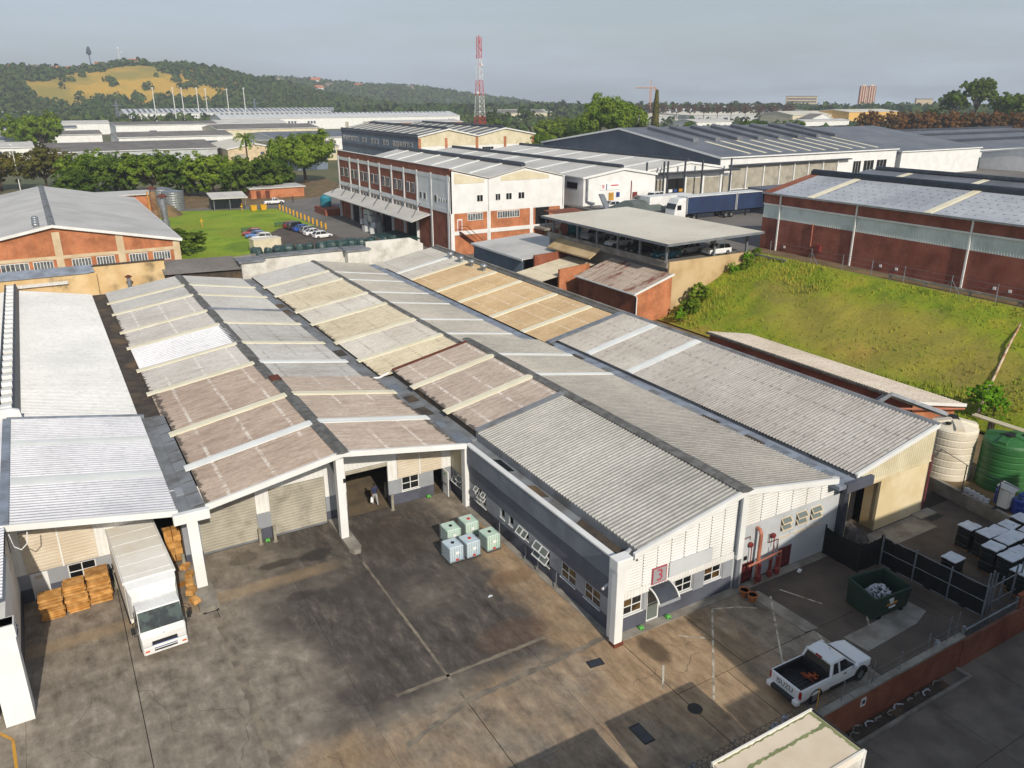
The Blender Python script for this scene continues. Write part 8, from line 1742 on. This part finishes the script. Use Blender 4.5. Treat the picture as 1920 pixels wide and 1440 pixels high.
for i, (x, y, h, lb) in enumerate(((69, 969, 22, 'grey lattice pylon at the left end of the striped shed'), (222, 994, 24, 'grey lattice pylon above the striped white shed'), (600, 1240, 24, 'faint far pylon left of the lattice mast'))):
    t = thing('pylon', lb, 'pylon', (x, y, 0), 0, 'power pylons'); lattice(t, 'tower', h, 2.2, .5, 8, ['bluegrey'], .22); MB().box(-5, 5, -.3, .3, h-5, h-4.5).build('cross_arm', 'bluegrey', t)
t = thing('antenna_mast', 'dark tree shaped cellular mast on the hill crest', 'mast', (88, 1469, 62)); MB().tube([(0, 0, 0), (0, 0, 34)], [.9, .6], 6).build('pole', 'slateblue', t); cone(5, 12, 3.4, 700, 1.1).build('head', 'slateblue', t, loc=(0, 0, 25))
t = thing('antenna_mast', 'thin pale mast with dishes right of the dark cellular mast', 'mast', (130, 1466, 64)); MB().tube([(0, 0, 0), (0, 0, 36)], [.6, .3], 6).build('pole', 'mast_white', t); MB().tube([(-1, 0, 34), (1, 0, 34)], 1.2, 10).build('dish', 'mast_white', t); MB().tube([(3, 0, 28), (4.5, 0, 28)], 1.2, 10).build('dish', 'mast_white', t)
for x, y, h, lb in ((-26, 248, 14, 'white pole with a lamp behind the brick hall, right one'), (-33, 240, 13, 'white pole at the left edge behind the brick hall')):
    t = thing('lamp_pole', lb, 'pole', (x, y, 0), 0, 'white poles behind the brick hall'); MB().tube([(0, 0, 0), (0, 0, h)], [.16, .1], 6).build('pole', 'mast_white', t); MB().box(-.5, .1, -.15, .15, h-.1, h+.1).build('lamp_head', 'mast_white', t)

# ------------------------------------------------------------------ around the lawn
c0 = None
for i, (x, y, h, m_) in enumerate(((-2.4, 148, 9.2, 'pipe_rusty'), (-1.4, 142.5, 8.2, 'galv'))):
    t = thing('chimney', ('rusty steel chimney with a ladder beside the brick hall', 'grey steel chimney nearer the camera beside the brick hall')[i], 'chimney', (x, y, 0)); MB().lathe([(.75, 0), (.75, h*.5), (.62, h*.52), (.6, h)], 16).build('stack', m_, t); MB().lathe([(1.0, h+.35), (1.05, h+.5), (.1, h+.95)], 14).build('cap', 'rust', t)
    for a in (0, 2.1, 4.2): MB().tube([(.55*cos(a), .55*sin(a), h-.1), (.75*cos(a), .75*sin(a), h+.4)], .05, 4).build('cap_bracket', 'rust', t)
    if i == 0: MB().box(-1.05, -.85, -.35, .35, 2, h).build('ladder', 'line_yellow', t)
for x, y, r, h, lb in ((7.0, 190, 2.6, 4.6, 'round corrugated silver tank nearest the chimneys'), (5.2, 196, 2.6, 4.8, 'round corrugated silver tank behind the nearer one')):
    t = thing('silver_tank', lb, 'tank', (x, y, 0), 0, 'silver tanks by the lawn'); MB().lathe([(r+(.04 if k % 2 else 0), h*k/16) for k in range(17)], 28).build('shell', 'galv', t); MB().lathe([(r+.1, h), (.1, h+.5)], 28).build('lid', 'galv', t)
sh = thing('shelter', 'open shelter with a pale mono pitch roof beyond the lawn', 'shelter', (19, 184, 0), absolute=True); MB().loft([[(14.6, y, z), (23.4, y, z-.1), (23.4, y, z+.1), (14.6, y, z+.2)] for y, z in ((181.6, 3.0), (187.5, 3.9))]).build('roof', 'roof_offwhite', sh)
for x in (15.2, 19, 22.8):
    for y in (182.2, 187): MB().box(x-.08, x+.08, y-.08, y+.08, 0, 3.3).build('post', 'grey_steel', sh)
MB().box(15, 23, 187.1, 187.3, 0, 2.6).build('rear_wall', 'mid_grey_paint', sh)
lb_ = thing('store', 'low pale flat roofed store behind the small white pickup', 'store', (36, 206, 0), absolute=True); MB().box(29, 44, 203, 212, 0, 2.6).build('wall', 'brick_orange', lb_); MB().box(28.6, 44.4, 202.6, 212.4, 2.6, 2.9).build('roof', 'roof_galv', lb_)
for x in (30.5, 33): MB().box(x, x+1.2, 202.9, 203, 0, 2.1).build('door', 'rust', lb_)
st_ = thing('store', 'small brick store with a grey roof behind the brick hall', 'store', (-3, 196, 0), absolute=True); MB().box(-12, 2, 190, 198, 0, 4.2).build('wall', 'brick_orange', st_); MB().box(-12.6, 2.6, 189.4, 198.6, 4.2, 4.5).build('roof', 'roof_galv', st_)
sh2 = struct('soil_heap', gridmesh(frange(1, 9, 14), frange(176, 188, 14), lambda x, y: -.1+max(0, 2.6*(1-((x-4)/3.6)**2-((y-182)/5)**2))+.2*noise.noise((x, y, 0))), 'earth', True)
y0 = None
for i in range(13):
    y = 177.6-i*3.05; lbl = ('%s yellow bollard along the lawn kerb, counted from the far end' % (nm[i] if i < 12 else 'thirteenth'))
    if y0 is None: y0 = thing('bollard', lbl, 'bollard', (30.1, y, 0), 0, 'yellow bollards along the lawn'); MB().lathe([(.2, 0), (.2, 1.25), (.12, 1.32)], 10).build('tube', 'bollard_yellow', y0); MB().lathe([(.3, 0), (.3, .05)], 10).build('foot', 'concrete', y0)
    else: copy_tree(y0, None, location=(30.1, y, 0), label=lbl)
for x, lb in ((23.8, 'left yellow bin by the shelter'), (26.2, 'right yellow bin by the shelter')):
    t = thing('bin', lb, 'bin', (x, 178.4, 0), 0, 'yellow bins'); MB().loft([[(-.75*k, -.6*k, z), (.75*k, -.6*k, z), (.75*k, .6*k, z), (-.75*k, .6*k, z)] for k, z in ((.8, .1), (1, 1.3))]).build('body', 'bollard_yellow', t); MB().box(-.8, .8, -.65, .65, 1.3, 1.42).build('lid', 'bollard_yellow', t)
for x, y, lb in ((7.8, 158, 'yellow hydrant post standing alone on the lawn'), (21, 178.6, 'short yellow post by the shelter')):
    t = thing('post', lb, 'post', (x, y, 0)); MB().tube([(0, 0, 0), (0, 0, 2.0)], .09, 6).build('shaft', 'bollard_yellow', t); MB().box(-.35, .35, -.06, .06, 1.2, 1.4).build('arm', 'bollard_yellow', t)
for x, y, lb in ((14.6, 145.4, 'green bench beside the left row of parked cars'), (22.6, 149.6, 'green bench beside the right row of parked cars')):
    t = thing('bench', lb, 'bench', (x, y, 0), 0, 'green benches on the lawn'); MB().box(-1.2, 1.2, -.25, .25, .42, .5).build('seat', 'bench_green', t); MB().box(-1.2, 1.2, .22, .3, .55, 1.0).build('backrest', 'bench_green', t)
    for s_ in (-1, 1): MB().box(s_*1.0-.05, s_*1.0+.05, -.22, .25, 0, .42).build('leg', 'bench_green', t)
t = thing('container', 'cream storage container at the near end of the car park', 'container', (12.6, 122.3, 0), .12); MB().bbox(-2.6, 2.6, -1.2, 1.2, .1, 2.3, .04).build('body', 'cream_clad', t); MB().box(-2.65, 2.65, -1.25, 1.25, 2.3, 2.4).build('roof', 'roof_cream', t)
r_ = random.Random(12)
for i in range(15):
    x = 9.8+i*1.95 if i < 12 else 34.2+(i-12)*1.9; y = 117.6+r_.uniform(-.6, .6); r0 = r_.uniform(.65, 1.2)
    t = thing('waste_bale', '%s dark green wrapped bale from the left in the row behind the white parapet' % (nm+['thirteenth', 'fourteenth', 'fifteenth'])[i], 'bale', (x, y, 0), r_.uniform(0, 3), 'dark green wrapped bales behind the parapet'); mb = MB(); prof = []
    n = 10
    for a in range(7):
        z = (1.1+.5*r0)*a/6; ring = []
        for k in range(n): q = 2*pi*k/n; rr_ = r0*(.75+.35*sin(pi*a/6)**.6)*(1+.22*noise.noise((cos(q)*1.6+i*7, sin(q)*1.6, z*1.3))); ring.append((rr_*cos(q), rr_*sin(q), z+.12*noise.noise((q, z, i))))
        prof.append(ring)
    mb.loft(prof).build('wrap', 'bale_green', t); MB().tube([(-.8*r0, 0, 1.1), (0, -.95*r0, 1.25), (.8*r0, 0, 1.0)], .05, 4).build('strap', 'stack_black', t)
t = thing('goods_heap', 'heap of silvery wrapped goods beside the loading canopy', 'goods', (38.2, 134.5, 0)); r_ = random.Random(4)
for k in range(30):
    h = r_.choice((0, 1.1, 2.2, 3.2)); q = 1-h/5; MB().cbox((r_.uniform(-1.7, 1.7)*q, r_.uniform(-4.2, 4.2)*q, .6+h), (r_.uniform(.9, 1.4), r_.uniform(1, 1.6), 1.15), r_.uniform(-.3, .3)).build('wrapped_pack', 'film', t)
t = thing('chemical_tank', 'turquoise plastic tank on a brick plinth by the loading canopy', 'tank', (38.6, 165, 0)); MB().box(-2.2, 2.2, -4.5, 4, 0, 1.5).build('plinth', 'brick_red', t); MB().lathe([(1.3, 1.5), (1.35, 3.6), (1.1, 4.0), (.4, 4.3)], 18, (0, 1.5, 0)).build('tank', 'turquoise', t)
t = thing('net_cover', 'low dark green net covered bay under the canopy end', 'cover', (39, 121, 0), absolute=True); MB().prism([(33.6, .9), (39.4, 1.4), (39.4, 1.5), (33.6, 1.0)], 'y', 112, 124).build('net', 'bale_green', t); MB().box(33.5, 33.7, 112, 124, 0, 1.0).build('side', 'concrete', t)

# ------------------------------------------------------------------ air
hzb = MB().box(-900, 1700, -60, 2900, -2.9, 125).build('haze', None)
hm = bpy.data.materials.new('haze_air'); hm.use_nodes = True; nt = hm.node_tree
for n in list(nt.nodes): nt.nodes.remove(n)
pv = node(nt, 'ShaderNodeVolumePrincipled', {'Color': (.80, .88, 1.0, 1), 'Density': 0.0002, 'Anisotropy': .0}); node(nt, 'ShaderNodeOutputMaterial', {'Volume': pv.outputs[0]})
hzb.data.materials.append(hm); hzb['kind'] = 'stuff'; hzb['label'] = 'thin pale haze filling the air over the whole valley'; hzb['category'] = 'haze'
